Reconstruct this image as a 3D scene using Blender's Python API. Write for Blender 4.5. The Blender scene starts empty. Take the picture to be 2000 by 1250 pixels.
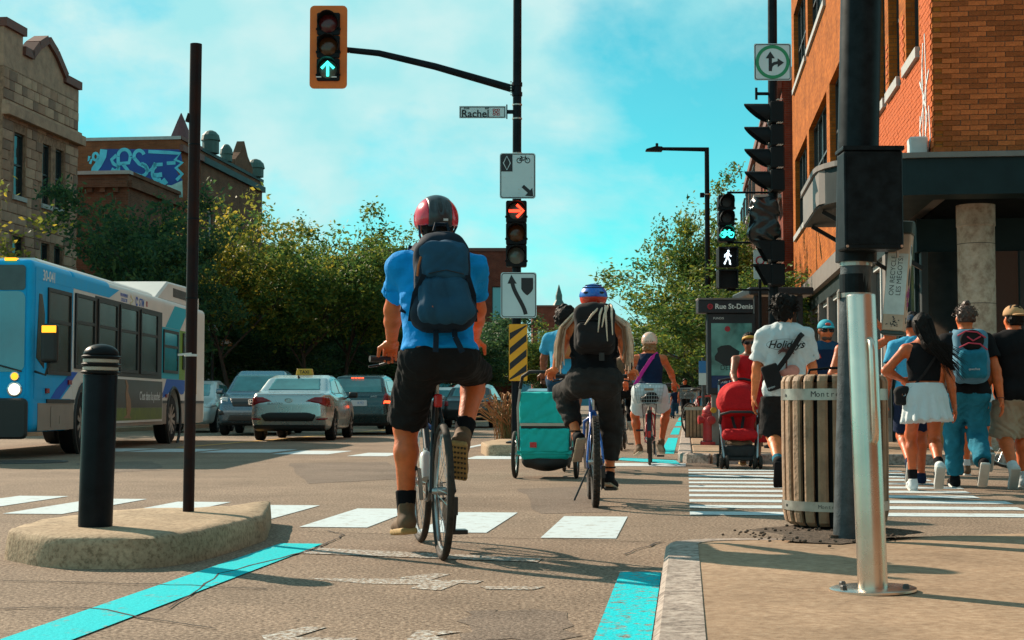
import bpy, bmesh, math, random
import numpy as np
from mathutils import Vector, Matrix
random.seed(7); np.random.seed(7)
R = math.radians
SC = bpy.context.scene
COL = SC.collection

# ---------------------------------------------------------------- camera
FPX = 3000.0; CH = 0.78; TH = math.atan(165 / FPX)
cam = bpy.data.cameras.new('camera'); CAM = bpy.data.objects.new('camera', cam); COL.objects.link(CAM)
cam.sensor_width = 36; cam.lens = 36 * FPX / 2000; cam.clip_start = 0.05; cam.clip_end = 3000
CAM.location = (0, 0, CH); CAM.rotation_euler = (math.pi / 2 + TH, 0, 0)
SC.camera = CAM

# ---------------------------------------------------------------- sky and sun
SUN_EL = 31.0; SUN_AZ = -46.0          # azimuth measured from +Y (view direction), negative = left
W = bpy.data.worlds.new('World'); SC.world = W; W.use_nodes = True
nt = W.node_tree; nt.nodes.clear()
def wn(t, **k):
    n = nt.nodes.new(t)
    for a, b in k.items(): setattr(n, a, b)
    return n
sky = wn('ShaderNodeTexSky', sky_type='NISHITA'); sky.sun_disc = False
sky.sun_elevation = R(SUN_EL); sky.sun_rotation = R(SUN_AZ); sky.air_density = 1.0; sky.dust_density = 0.0; sky.ozone_density = 3.5; sky.altitude = 1500
tint = wn('ShaderNodeMix', data_type='RGBA', blend_type='MULTIPLY'); tint.inputs[0].default_value = 1.0
tint.inputs[7].default_value = (0.42, 1.90, 1.36, 1)
nt.links.new(sky.outputs[0], tint.inputs[6])
tc = wn('ShaderNodeTexCoord'); mp = wn('ShaderNodeMapping'); mp.inputs['Scale'].default_value = (1.0, 1.0, 1.5); mp.inputs['Location'].default_value = (1.274, 2.039, -1.904)
nt.links.new(tc.outputs['Generated'], mp.inputs[0])
nz = wn('ShaderNodeTexNoise'); nz.inputs['Scale'].default_value = 4.2; nz.inputs['Detail'].default_value = 9; nz.inputs['Roughness'].default_value = 0.56; nz.inputs['Distortion'].default_value = 0.15
nt.links.new(mp.outputs[0], nz.inputs['Vector'])
rp = wn('ShaderNodeValToRGB'); rp.color_ramp.elements[0].position = 0.41; rp.color_ramp.elements[0].color = (0.08,) * 3 + (1,)
rp.color_ramp.elements[1].position = 0.55; rp.color_ramp.elements[1].color = (0.93,) * 3 + (1,)
nt.links.new(nz.outputs[0], rp.inputs[0])
nz2 = wn('ShaderNodeTexNoise'); nz2.inputs['Scale'].default_value = 14; nz2.inputs['Detail'].default_value = 7
nt.links.new(mp.outputs[0], nz2.inputs['Vector'])
rp2 = wn('ShaderNodeValToRGB'); rp2.color_ramp.elements[0].position = 0.35; rp2.color_ramp.elements[0].color = (4.6, 9.3, 9.5, 1)
rp2.color_ramp.elements[1].position = 0.68; rp2.color_ramp.elements[1].color = (7.8, 10.2, 9.9, 1)
nt.links.new(nz2.outputs[0], rp2.inputs[0])
sep = wn('ShaderNodeSeparateXYZ'); nt.links.new(tc.outputs['Generated'], sep.inputs[0])
hgt = wn('ShaderNodeMapRange', interpolation_type='SMOOTHSTEP'); hgt.inputs[1].default_value = 0.2; hgt.inputs[2].default_value = 0.75; hgt.inputs[3].default_value = 1.0; hgt.inputs[4].default_value = 0.75
nt.links.new(sep.outputs[2], hgt.inputs[0]); cov = wn('ShaderNodeMath', operation='MULTIPLY'); nt.links.new(rp.outputs[0], cov.inputs[0]); nt.links.new(hgt.outputs[0], cov.inputs[1])
cl = wn('ShaderNodeMix', data_type='RGBA'); nt.links.new(cov.outputs[0], cl.inputs[0]); nt.links.new(tint.outputs[2], cl.inputs[6]); nt.links.new(rp2.outputs[0], cl.inputs[7])
bg = wn('ShaderNodeBackground'); bg.inputs[1].default_value = 0.05
nt.links.new(cl.outputs[2], bg.inputs[0])
wo = wn('ShaderNodeOutputWorld'); nt.links.new(bg.outputs[0], wo.inputs[0])
sl = bpy.data.lights.new('sun', 'SUN'); SUN = bpy.data.objects.new('sun', sl); COL.objects.link(SUN)
sl.energy = 4.4; sl.angle = R(0.5); sl.color = (1.0, 0.83, 0.64)
sd = Vector((math.sin(R(SUN_AZ)) * math.cos(R(SUN_EL)), math.cos(R(SUN_AZ)) * math.cos(R(SUN_EL)), math.sin(R(SUN_EL))))
SUN.rotation_euler = sd.to_track_quat('Z', 'Y').to_euler(); SUN.location = (-30, 30, 40)
vs = SC.view_settings; vs.view_transform = 'Standard'; vs.look = 'None'; vs.exposure = 0.85; vs.gamma = 1; vs.use_curve_mapping = False

# ---------------------------------------------------------------- measuring helpers
def ray(px, py):
    u = (px - 1000) / FPX; v = (625 - py) / FPX
    return Vector((u, math.cos(TH) - v * math.sin(TH), math.sin(TH) + v * math.cos(TH)))
def at(px, py, Y):
    d = ray(px, py); t = Y / d.y
    return Vector((d.x * t, Y, CH + d.z * t))
def gnd(px, py, z=0.0):
    d = ray(px, py); t = (z - CH) / d.z
    return Vector((d.x * t, d.y * t, z))
A = math.atan(340 / FPX)                      # the street runs this far right of the view axis
DV = Vector((math.sin(A), math.cos(A), 0)); PV = Vector((math.cos(A), -math.sin(A), 0))
def st(s, t, z=0.0): return PV * s + DV * t + Vector((0, 0, z))

# ---------------------------------------------------------------- materials
MATS = {}; KA = 0.81
def mat(name, col, rough=0.6, metal=0.0, var=0.0, vscale=6.0, bump=0.0, bscale=60.0, spec=0.5, emit=0.0, coat=0.0, trans=0.0, col2=None, detail=5, alpha=None, dirt=0.0):
    if name in MATS: return MATS[name]
    if not emit: col = tuple(c * KA for c in col); col2 = tuple(c * KA for c in col2) if col2 else None
    m = bpy.data.materials.new(name); m.use_nodes = True; n = m.node_tree; b = n.nodes['Principled BSDF']
    b.inputs['Base Color'].default_value = (*col, 1); b.inputs['Roughness'].default_value = rough; b.inputs['Metallic'].default_value = metal
    b.inputs['Specular IOR Level'].default_value = spec
    if coat: b.inputs['Coat Weight'].default_value = coat; b.inputs['Coat Roughness'].default_value = 0.06
    if emit: b.inputs['Emission Color'].default_value = (*col, 1); b.inputs['Emission Strength'].default_value = emit * 0.65
    if trans: b.inputs['Transmission Weight'].default_value = trans
    if var or bump:
        t = n.nodes.new('ShaderNodeTexCoord')
    if var:
        z = n.nodes.new('ShaderNodeTexNoise'); z.inputs['Scale'].default_value = vscale; z.inputs['Detail'].default_value = detail; z.inputs['Roughness'].default_value = 0.62
        n.links.new(t.outputs['Object'], z.inputs['Vector'])
        mr = n.nodes.new('ShaderNodeMapRange'); mr.inputs[1].default_value = 0.28; mr.inputs[2].default_value = 0.72
        n.links.new(z.outputs[0], mr.inputs[0])
        mx = n.nodes.new('ShaderNodeMix'); mx.data_type = 'RGBA'
        c2 = col2 if col2 else tuple(min(1, c * (1 + var)) for c in col); c1 = tuple(c * (1 - var) for c in col) if not col2 else col
        mx.inputs[6].default_value = (*c1, 1); mx.inputs[7].default_value = (*c2, 1)
        n.links.new(mr.outputs[0], mx.inputs[0]); n.links.new(mx.outputs[2], b.inputs['Base Color'])
        mr2 = n.nodes.new('ShaderNodeMapRange'); mr2.inputs[3].default_value = max(0.02, rough - 0.12); mr2.inputs[4].default_value = min(1, rough + 0.12)
        n.links.new(z.outputs[0], mr2.inputs[0]); n.links.new(mr2.outputs[0], b.inputs['Roughness'])
    if bump:
        z2 = n.nodes.new('ShaderNodeTexNoise'); z2.inputs['Scale'].default_value = bscale; z2.inputs['Detail'].default_value = 4
        n.links.new(t.outputs['Object'], z2.inputs['Vector'])
        bp = n.nodes.new('ShaderNodeBump'); bp.inputs['Strength'].default_value = bump; bp.inputs['Distance'].default_value = 0.02
        n.links.new(z2.outputs[0], bp.inputs['Height']); n.links.new(bp.outputs[0], b.inputs['Normal'])
    MATS[name] = m
    return m
def hexl(h, k=1.0):
    v = [int(h[i:i + 2], 16) / 255 for i in (0, 2, 4)]
    return tuple((c / 12.92 if c <= 0.04045 else ((c + 0.055) / 1.055) ** 2.4) * k for c in v)

# ---------------------------------------------------------------- mesh builder
class MB:
    def __init__(self): self.v = []; self.f = []
    def add(self, vs, fs):
        o = len(self.v); self.v += [tuple(x) for x in vs]; self.f += [tuple(i + o for i in f) for f in fs]; return self
    def box(self, lo, hi, M=None):
        x0, y0, z0 = lo; x1, y1, z1 = hi
        vs = [Vector(p) for p in ((x0, y0, z0), (x1, y0, z0), (x1, y1, z0), (x0, y1, z0), (x0, y0, z1), (x1, y0, z1), (x1, y1, z1), (x0, y1, z1))]
        if M: vs = [M @ p for p in vs]
        return self.add(vs, ((0, 3, 2, 1), (4, 5, 6, 7), (0, 1, 5, 4), (1, 2, 6, 5), (2, 3, 7, 6), (3, 0, 4, 7)))
    def bar(self, a, b, w, h, up=(0, 0, 1)):
        a = Vector(a); b = Vector(b); d = (b - a); L = d.length; d.normalize(); up = Vector(up)
        if abs(d.dot(up)) > 0.98: up = Vector((0, 1, 0))
        x = d.cross(up).normalized(); z = x.cross(d)
        M = Matrix((x, d, z)).transposed().to_4x4(); M.translation = a
        return self.box((-w / 2, 0, -h / 2), (w / 2, L, h / 2), M)
    def tube(self, pts, r, n=8, cap=True, closed=False):
        pts = [Vector(p) for p in pts]; k = len(pts); rs = r if isinstance(r, (list, tuple)) else [r] * k
        rings = []; ref = None
        for i in range(k):
            if closed: d = pts[(i + 1) % k] - pts[i - 1]
            elif i == 0: d = pts[1] - pts[0]
            elif i == k - 1: d = pts[-1] - pts[-2]
            else: d = (pts[i + 1] - pts[i]).normalized() + (pts[i] - pts[i - 1]).normalized()
            d.normalize()
            if ref is None: ref = d.orthogonal().normalized()
            ref = (ref - d * ref.dot(d))
            if ref.length < 1e-5: ref = d.orthogonal()
            ref.normalize(); y = d.cross(ref)
            rings.append([pts[i] + (ref * math.cos(2 * math.pi * j / n) + y * math.sin(2 * math.pi * j / n)) * rs[i] for j in range(n)])
        vs = [p for q in rings for p in q]; fs = []
        for i in range(k if closed else k - 1):
            i2 = (i + 1) % k
            for j in range(n): fs.append((i * n + j, i * n + (j + 1) % n, i2 * n + (j + 1) % n, i2 * n + j))
        if cap and not closed: fs.append(tuple(range(n))[::-1]); fs.append(tuple(range((k - 1) * n, k * n)))
        return self.add(vs, fs)
    def lathe(self, prof, n=24, M=None, cap=True):
        vs = []; fs = []
        for (r, z) in prof:
            for j in range(n):
                p = Vector((r * math.cos(2 * math.pi * j / n), r * math.sin(2 * math.pi * j / n), z)); vs.append(M @ p if M else p)
        k = len(prof)
        for i in range(k - 1):
            for j in range(n): fs.append((i * n + j, i * n + (j + 1) % n, (i + 1) * n + (j + 1) % n, (i + 1) * n + j))
        if cap: fs.append(tuple(range(n))[::-1]); fs.append(tuple(range((k - 1) * n, k * n)))
        return self.add(vs, fs)
    def torus(self, c, R_, r, axis='x', n=40, m=8, sx=1.0):
        pts = []
        vs = []; fs = []
        for i in range(n):
            a = 2 * math.pi * i / n
            for j in range(m):
                b = 2 * math.pi * j / m; q = R_ + r * math.cos(b); h = r * sx * math.sin(b)
                p = (h, q * math.cos(a), q * math.sin(a)) if axis == 'x' else ((q * math.cos(a), h, q * math.sin(a)) if axis == 'y' else (q * math.cos(a), q * math.sin(a), h))
                vs.append((p[0] + c[0], p[1] + c[1], p[2] + c[2]))
        for i in range(n):
            for j in range(m): fs.append((i * m + j, ((i + 1) % n) * m + j, ((i + 1) % n) * m + (j + 1) % m, i * m + (j + 1) % m))
        return self.add(vs, fs)
    def prism(self, poly, fm, d0, d1):
        """poly: 2-D points (u, v); fm(u, v, d) -> point; a slab between depths d0 and d1"""
        n = len(poly)
        vs = [fm(u, v, d0) for u, v in poly] + [fm(u, v, d1) for u, v in poly]
        fs = [tuple(range(n))[::-1], tuple(range(n, 2 * n))] + [(i, (i + 1) % n, n + (i + 1) % n, n + i) for i in range(n)]
        return self.add(vs, fs)
    def ribbon(self, pts, w, fm, d0, d1, closed=False):
        """a flat stroke of width w following 2-D points"""
        pts = [Vector(p) for p in pts]; k = len(pts); L = []; Rr = []
        ws = w if isinstance(w, (list, tuple)) else [w] * k
        for i in range(k):
            a = pts[i - 1] if (i or closed) else pts[0]; b = pts[(i + 1) % k] if (i < k - 1 or closed) else pts[i]
            d = (b - a); d = d.normalized() if d.length > 1e-9 else Vector((1, 0)); nn = Vector((-d.y, d.x)) * ws[i] / 2
            L.append(pts[i] + nn); Rr.append(pts[i] - nn)
        for i in range(k if closed else k - 1):
            j = (i + 1) % k
            q = [L[i], Rr[i], Rr[j], L[j]]
            self.prism([(p.x, p.y) for p in q], fm, d0, d1)
        return self
    def build(self, name, m, parent=None, smooth=False, bevel=0.0, ang=40, seg=1, fix=False):
        me = bpy.data.meshes.new(name); me.from_pydata(self.v, [], self.f); me.update()
        if bevel or fix:
            bm = bmesh.new(); bm.from_mesh(me)
            if fix: bmesh.ops.recalc_face_normals(bm, faces=bm.faces)
            if bevel:
                es = [e for e in bm.edges if len(e.link_faces) == 2 and e.calc_face_angle(0) > R(30)]
                bmesh.ops.bevel(bm, geom=es, offset=bevel, segments=seg, affect='EDGES', clamp_overlap=True)
            bm.to_mesh(me); bm.free()
        return mobj(name, me, m, parent, smooth, ang)
def mobj(name, me, m, parent=None, smooth=False, ang=40):
    o = bpy.data.objects.new(name, me); COL.objects.link(o)
    if m is not None: me.materials.append(m if not isinstance(m, str) else MATS[m])
    if parent is not None: o.parent = parent
    if smooth:
        me.shade_smooth()
        if ang < 180: me.set_sharp_from_angle(angle=R(ang))
    return o
def tag(o, label, cat=None, group=None, kind=None):
    o['label'] = label
    if cat: o['category'] = cat
    if group: o['group'] = group
    if kind: o['kind'] = kind
    return o
def thing(name, label, cat, loc=(0, 0, 0), rz=0.0, group=None):
    o = bpy.data.objects.new(name, None); COL.objects.link(o); o.location = loc; o.rotation_euler = (0, 0, rz); o.empty_display_size = 0.1
    return tag(o, label, cat, group)
def copy_tree(o, parent=None):
    c = o.copy(); COL.objects.link(c); c.parent = parent
    for ch in list(o.children): copy_tree(ch, c)
    return c
def struct(o): o['kind'] = 'structure'; return o
def text(name, s, size, m, parent, M, extrude=0.002, align='CENTER', sx=1.0, shear=0.0, bold=0.0):
    cu = bpy.data.curves.new(name, 'FONT'); cu.body = s; cu.size = size; cu.align_x = align; cu.align_y = 'CENTER'; cu.extrude = extrude; cu.resolution_u = 3; cu.shear = shear; cu.offset = bold
    o = bpy.data.objects.new(name, cu); COL.objects.link(o)
    bpy.context.view_layer.update()
    me = bpy.data.meshes.new_from_object(o.evaluated_get(bpy.context.evaluated_depsgraph_get()))
    bpy.data.objects.remove(o); me.materials.clear()
    me.transform(M @ Matrix.Diagonal((sx, 1, 1, 1)))
    return mobj(name, me, m, parent)
def frame(o, x, y, z=None):
    """4x4 with columns x, y, x*y at o"""
    x = Vector(x).normalized(); y = Vector(y).normalized(); z = x.cross(y).normalized() if z is None else Vector(z)
    M = Matrix((x, y, z)).transposed().to_4x4(); M.translation = Vector(o); return M
# facing the viewer: u to the right, v up, the print stands out towards -y
FRONT = lambda x, y, z: (lambda u, v, d: (x + u, y - d, z + v))

# ---------------------------------------------------------------- signed-distance mesher (bodies, clothes, cars)
def V3(p): return np.array(p, float)
def capsule(a, b, ra, rb=None, k=0.03, flat=False, flata=False):
    a = V3(a); b = V3(b); rb = ra if rb is None else rb; ab = b - a; L2 = max(ab @ ab, 1e-9); L = math.sqrt(L2); n = ab / L
    def fn(X, Y, Z):
        px, py, pz = X - a[0], Y - a[1], Z - a[2]
        h = np.clip((px * ab[0] + py * ab[1] + pz * ab[2]) / L2, 0, 1)
        d = np.sqrt((px - ab[0] * h) ** 2 + (py - ab[1] * h) ** 2 + (pz - ab[2] * h) ** 2) - (ra + (rb - ra) * h)
        if flat: d = np.maximum(d, px * n[0] + py * n[1] + pz * n[2] - L)
        if flata: d = np.maximum(d, -(px * n[0] + py * n[1] + pz * n[2]))
        return d
    m = max(ra, rb); return dict(fn=fn, lo=np.minimum(a, b) - m, hi=np.maximum(a, b) + m, k=k)
def ellip(c, r, M=None, k=0.03):
    c = V3(c); r = V3(r); M = np.eye(3) if M is None else np.array(M, float)      # rows of M: local axes
    def fn(X, Y, Z):
        p = [X - c[0], Y - c[1], Z - c[2]]
        q = [sum(M[i][j] * p[j] for j in range(3)) for i in range(3)]
        k0 = np.sqrt(sum((q[i] / r[i]) ** 2 for i in range(3))); k1 = np.sqrt(sum((q[i] / r[i] ** 2) ** 2 for i in range(3))) + 1e-9
        return k0 * (k0 - 1) / k1
    e = np.sqrt(((M.T * r) ** 2).sum(1)); return dict(fn=fn, lo=c - e, hi=c + e, k=k)
def rbox(c, h, rad, M=None, k=0.03, taper=0.0):
    c = V3(c); h = V3(h); M = np.eye(3) if M is None else np.array(M, float)
    def fn(X, Y, Z):
        p = [X - c[0], Y - c[1], Z - c[2]]
        q = [sum(M[i][j] * p[j] for j in range(3)) for i in range(3)]
        s = 1 - taper * q[2] / h[2] if taper else 1.0
        g = [np.abs(q[0] / s) - h[0] + rad, np.abs(q[1]) - h[1] + rad, np.abs(q[2]) - h[2] + rad]
        return np.sqrt(sum(np.maximum(t, 0) ** 2 for t in g)) + np.minimum(np.maximum(np.maximum(g[0], g[1]), g[2]), 0) - rad
    e = (np.abs(M.T) * h).sum(1) * (1 + abs(taper)); return dict(fn=fn, lo=c - e, hi=c + e, k=k)
def raw(fn, lo, hi, k=0.03): return dict(fn=fn, lo=V3(lo), hi=V3(hi), k=k)
def neg(p): q = dict(p); q['neg'] = True; return q
def smin(a, b, k):
    if k <= 0: return np.minimum(a, b)
    h = np.maximum(k - np.abs(a - b), 0) / k
    return np.minimum(a, b) - h * h * k * 0.25
def sdf_grid(prims, res, off=0.0, cuts=(), disp=None):
    pos = [p for p in prims if not p.get('neg')]
    lo = np.min([p['lo'] for p in pos], 0) - off - 3 * res; hi = np.max([p['hi'] for p in pos], 0) + off + 3 * res
    for (pt, n) in cuts:              # shrink the grid to axis-aligned cuts
        for a in range(3):
            if abs(abs(n[a]) - 1) < 1e-6:
                if n[a] > 0: hi[a] = min(hi[a], pt[a] + 3 * res)
                else: lo[a] = max(lo[a], pt[a] - 3 * res)
    N = np.maximum(np.ceil((hi - lo) / res).astype(int) + 1, 4)
    ax = [lo[i] + np.arange(N[i]) * res for i in range(3)]
    D = np.full(tuple(N), 0.2)
    for p in prims:
        pad = p['k'] + 4 * res + off
        i0 = np.clip(np.floor((p['lo'] - pad - lo) / res).astype(int), 0, N - 1); i1 = np.clip(np.ceil((p['hi'] + pad - lo) / res).astype(int) + 1, 1, N)
        if (i1 <= i0).any(): continue
        s = tuple(slice(a, b) for a, b in zip(i0, i1))
        X = ax[0][s[0]][:, None, None]; Y = ax[1][s[1]][None, :, None]; Z = ax[2][s[2]][None, None, :]
        d = p['fn'](X, Y, Z)
        if p.get('neg'): D[s] = np.maximum(D[s], -d)
        else: D[s] = smin(D[s], d, p['k'])
    X = ax[0][:, None, None]; Y = ax[1][None, :, None]; Z = ax[2][None, None, :]
    if disp is not None: D = D + disp(X, Y, Z)
    D = D - off
    for (pt, n) in cuts: D = np.maximum(D, (X - pt[0]) * n[0] + (Y - pt[1]) * n[1] + (Z - pt[2]) * n[2])
    return D, lo
def surf_nets(D, lo, res):
    D = np.where(np.abs(D) < 1e-6, 1e-6, D)
    S = D < 0
    nx, ny, nz = D.shape
    cnt = np.zeros((nx - 1, ny - 1, nz - 1), np.int8)
    for i in (0, 1):
        for j in (0, 1):
            for k in (0, 1): cnt += S[i:nx - 1 + i, j:ny - 1 + j, k:nz - 1 + k]
    act = np.argwhere((cnt > 0) & (cnt < 8))
    if len(act) == 0: return np.zeros((0, 3)), np.zeros((0, 4), int)
    idx = -np.ones(cnt.shape, np.int64); idx[tuple(act.T)] = np.arange(len(act))
    acc = np.zeros((len(act), 3)); num = np.zeros(len(act))
    cor = [(i, j, k) for i in (0, 1) for j in (0, 1) for k in (0, 1)]
    val = {c: D[act[:, 0] + c[0], act[:, 1] + c[1], act[:, 2] + c[2]] for c in cor}
    for c in cor:
        for a in range(3):
            if c[a] == 0:
                e = list(c); e[a] = 1; e = tuple(e); va, vb = val[c], val[e]; m = (va < 0) != (vb < 0)
                t = np.where(m, va / np.where(m, va - vb, 1), 0)
                p = np.tile(np.array(c, float), (len(act), 1)); p[:, a] += t
                acc += p * m[:, None]; num += m
    V = (act + acc / num[:, None]) * res + lo
    F = []
    for a in range(3):
        sl0 = [slice(None)] * 3; sl1 = [slice(None)] * 3; sl0[a] = slice(0, -1); sl1[a] = slice(1, None)
        s0 = S[tuple(sl0)]; s1 = S[tuple(sl1)]; ed = np.argwhere(s0 != s1)
        b, c = (a + 1) % 3, (a + 2) % 3
        ok = (ed[:, b] > 0) & (ed[:, c] > 0) & (ed[:, b] < D.shape[b] - 1) & (ed[:, c] < D.shape[c] - 1); ed = ed[ok]
        if not len(ed): continue
        q = []
        for db, dc in ((1, 1), (0, 1), (0, 0), (1, 0)):
            e = ed.copy(); e[:, b] -= db; e[:, c] -= dc; q.append(idx[e[:, 0], e[:, 1], e[:, 2]])
        q = np.stack(q, 1); fl = ~s0[ed[:, 0], ed[:, 1], ed[:, 2]]
        q[fl] = q[fl][:, ::-1]; F.append(q)
    return V, np.concatenate(F)
def npmesh(name, V, F, m, parent=None, smooth=True, ang=180):
    me = bpy.data.meshes.new(name); me.vertices.add(len(V)); me.vertices.foreach_set('co', np.asarray(V, np.float32).ravel())
    k = F.shape[1]; me.loops.add(F.size); me.loops.foreach_set('vertex_index', F.ravel().astype(np.int32)); me.polygons.add(len(F))
    me.polygons.foreach_set('loop_start', np.arange(0, F.size, k, dtype=np.int32)); me.update(calc_edges=True); me.validate()
    return mobj(name, me, m, parent, smooth, ang)
def blob(name, prims, res, m, parent=None, off=0.0, cuts=(), disp=None, extra=None, ang=180):
    D, lo = sdf_grid(prims, res, off, cuts, disp); V, F = surf_nets(D, lo, res)
    if extra:
        for (v2, f2) in extra:
            F = np.concatenate([F, f2 + len(V)]); V = np.concatenate([V, v2])
    return npmesh(name, V, F, m, parent, True, ang)
def geo(prims, res, **k):
    D, lo = sdf_grid(prims, res, **k); return surf_nets(D, lo, res)
def poly_sdf(pts):
    P = np.array(pts, float)
    def fn(U, Vv):
        U, Vv = np.broadcast_arrays(U, Vv); d = np.full(U.shape, 1e9); s = np.ones(U.shape)
        n = len(P)
        for i in range(n):
            a = P[i]; b = P[i - 1]; e = b - a; wx = U - a[0]; wy = Vv - a[1]
            t = np.clip((wx * e[0] + wy * e[1]) / (e @ e), 0, 1); bx = wx - e[0] * t; by = wy - e[1] * t
            d = np.minimum(d, bx * bx + by * by)
            c1 = Vv >= a[1]; c2 = Vv < b[1]; c3 = e[0] * wy > e[1] * wx
            s = np.where((c1 & c2 & c3) | (~c1 & ~c2 & ~c3), -s, s)
        return s * np.sqrt(d)
    return fn
# ================================================================= SETTING
def speckle(name, base, dark, light, fine=150, big=0.7, bump=0.5, over=None, wear=0.5, bscale=170, rough=0.85, soft=0.10, wsc=9):
    """aggregate surface; over = paint colour laid on it with worn holes"""
    base, dark, light = (tuple(c * KA for c in q) for q in (base, dark, light))
    if over is not None: over = tuple(c * KA for c in over)
    m = bpy.data.materials.new(name); m.use_nodes = True; n = m.node_tree; b = n.nodes['Principled BSDF']; L = n.links.new
    t = n.nodes.new('ShaderNodeTexCoord')
    def noise(sc, det=5, ro=0.6):
        z = n.nodes.new('ShaderNodeTexNoise'); z.inputs['Scale'].default_value = sc; z.inputs['Detail'].default_value = det; z.inputs['Roughness'].default_value = ro
        L(t.outputs['Object'], z.inputs['Vector']); return z
    def ramp(src, *st):
        r = n.nodes.new('ShaderNodeValToRGB'); e = r.color_ramp.elements
        while len(e) < len(st): e.new(0.5)
        for q, (p, c) in zip(e, st): q.position = p; q.color = (*c, 1)
        L(src.outputs[0], r.inputs[0]); return r
    def mix(a, bb, f, mode='MIX', fac=1.0):
        x = n.nodes.new('ShaderNodeMix'); x.data_type = 'RGBA'; x.blend_type = mode; x.inputs[0].default_value = fac
        if f is not None: L(f.outputs[0], x.inputs[0])
        for s, i in ((a, 6), (bb, 7)):
            if isinstance(s, tuple): x.inputs[i].default_value = (*s, 1)
            else: L(s, x.inputs[i])
        return x.outputs[2]
    f1 = ramp(noise(fine, 3, 0.7), (0.33, dark), (0.5, base), (0.68, light))
    g = ramp(noise(big, 6, 0.65), (0.3, (0.74,) * 3), (0.7, (1.18,) * 3))
    g2 = ramp(noise(big * 9, 5, 0.6), (0.3, (0.9, 0.9, 0.9)), (0.7, (1.1, 1.1, 1.1)))
    c = mix(mix(f1.outputs[0], g.outputs[0], None, 'MULTIPLY'), g2.outputs[0], None, 'MULTIPLY')
    if over is not None:
        w1 = noise(wsc, 8, 0.72); w = ramp(w1, (wear - soft, (0, 0, 0)), (wear + soft, (1, 1, 1)))
        pv = ramp(noise(40, 4), (0.3, tuple(o * 0.86 for o in over)), (0.7, over))
        c = mix(c, pv.outputs[0], w)
    L(c, b.inputs['Base Color']); b.inputs['Roughness'].default_value = rough; b.inputs['Specular IOR Level'].default_value = 0.12
    bp = n.nodes.new('ShaderNodeBump'); bp.inputs['Strength'].default_value = bump; bp.inputs['Distance'].default_value = 0.006
    L(noise(bscale, 3).outputs[0], bp.inputs['Height']); L(bp.outputs[0], b.inputs['Normal'])
    MATS[name] = m; return m
ASP = ((0.285, 0.205, 0.15), (0.10, 0.07, 0.05), (0.55, 0.42, 0.32))
speckle('asphalt', *ASP, fine=55, bscale=62, bump=1.0)
speckle('asphalt_dark', (0.12, 0.09, 0.07), (0.05, 0.038, 0.03), (0.24, 0.18, 0.14), fine=50, bump=1.0)
speckle('paint_white', *ASP, over=(0.70, 0.80, 0.84), wear=0.35, fine=62, soft=0.12, bump=0.4)
speckle('paint_worn', *ASP, over=(0.74, 0.74, 0.71), wear=0.535, fine=55, bscale=62, bump=1.0, soft=0.07, wsc=44)
speckle('paint_cyan', *ASP, over=(0.0, 0.68, 0.76), wear=0.37, fine=55, bscale=62, soft=0.06, bump=0.8)
speckle('paint_cyan_worn', *ASP, over=(0.0, 0.70, 0.80), wear=0.43, fine=55, bscale=62, bump=1.0, soft=0.06, wsc=20)
speckle('concrete', (0.42, 0.285, 0.19), (0.33, 0.22, 0.145), (0.50, 0.36, 0.25), fine=30, bump=0.25, bscale=60, big=0.9)
speckle('kerb', (0.46, 0.38, 0.33), (0.22, 0.18, 0.16), (0.62, 0.54, 0.48), fine=26, bump=0.5, bscale=50, big=2.0)
speckle('kerb_rough', (0.50, 0.37, 0.25), (0.28, 0.20, 0.13), (0.60, 0.45, 0.31), fine=42, bump=0.6, bscale=45, big=1.2)
speckle('stone', (0.34, 0.195, 0.13), (0.20, 0.12, 0.085), (0.43, 0.27, 0.18), fine=5, bump=0.6, bscale=14, big=0.5)
speckle('column', (0.62, 0.45, 0.34), (0.40, 0.26, 0.19), (0.70, 0.54, 0.43), fine=7, bump=0.3, bscale=30, big=1.2)

G = lambda u, v, d: (u, v, d)
road = MB(); road.add([(-600, -60, 0), (600, -60, 0), (600, 900, 0), (-600, 900, 0)], [(0, 1, 2, 3)])
ROAD = struct(road.build('road', 'asphalt'))
ROAD['label'] = 'worn grey-brown asphalt roadway of the wide crossing'
def strip(name, m, poly, z=0.004, parent=ROAD):
    mb = MB(); mb.add([(p[0], p[1], z) for p in poly], [tuple(range(len(poly)))])
    o = mb.build(name, m, parent, fix=True)
    if o.data.polygons[0].normal.z < 0: o.data.flip_normals()
    return o
def sstrip(name, m, s0, s1, t0, t1, z=0.004): return strip(name, m, [st(s0, t0), st(s1, t0), st(s1, t1), st(s0, t1)], z)
# block crossing in front of the camera: each block lies along the street, the row runs askew
for i in range(12):
    s = -0.63 - 0.80 * i; t0 = 8.98 + 0.31 * i
    sstrip('crossing_block', 'paint_white', s - 0.22, s + 0.22, t0, t0 + 1.75)
for (px, py, w, l) in ((1267, 908, .95, 1.0), (972, 894, .8, 1.3), (737, 888, .62, 1.6), (612, 884, .9, 1.8), (487, 881, 1.2, 1.8), (345, 880, 1.1, 1.8), (215, 879, 1.1, 1.8)):
    g = gnd(px, py); s = g.dot(PV); t = g.dot(DV); sstrip('crossing_block', 'paint_white', s - w / 2, s + w / 2, t - l / 2, t + l / 2)
for i in range(11):                                     # zebra bars over the side street
    t0 = 11.15 + 0.725 * i; sstrip('zebra_bar', 'paint_white', 0.02, 2.42 + 0.06 * (i % 3), t0 - 0.17, t0 + 0.17)
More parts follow.
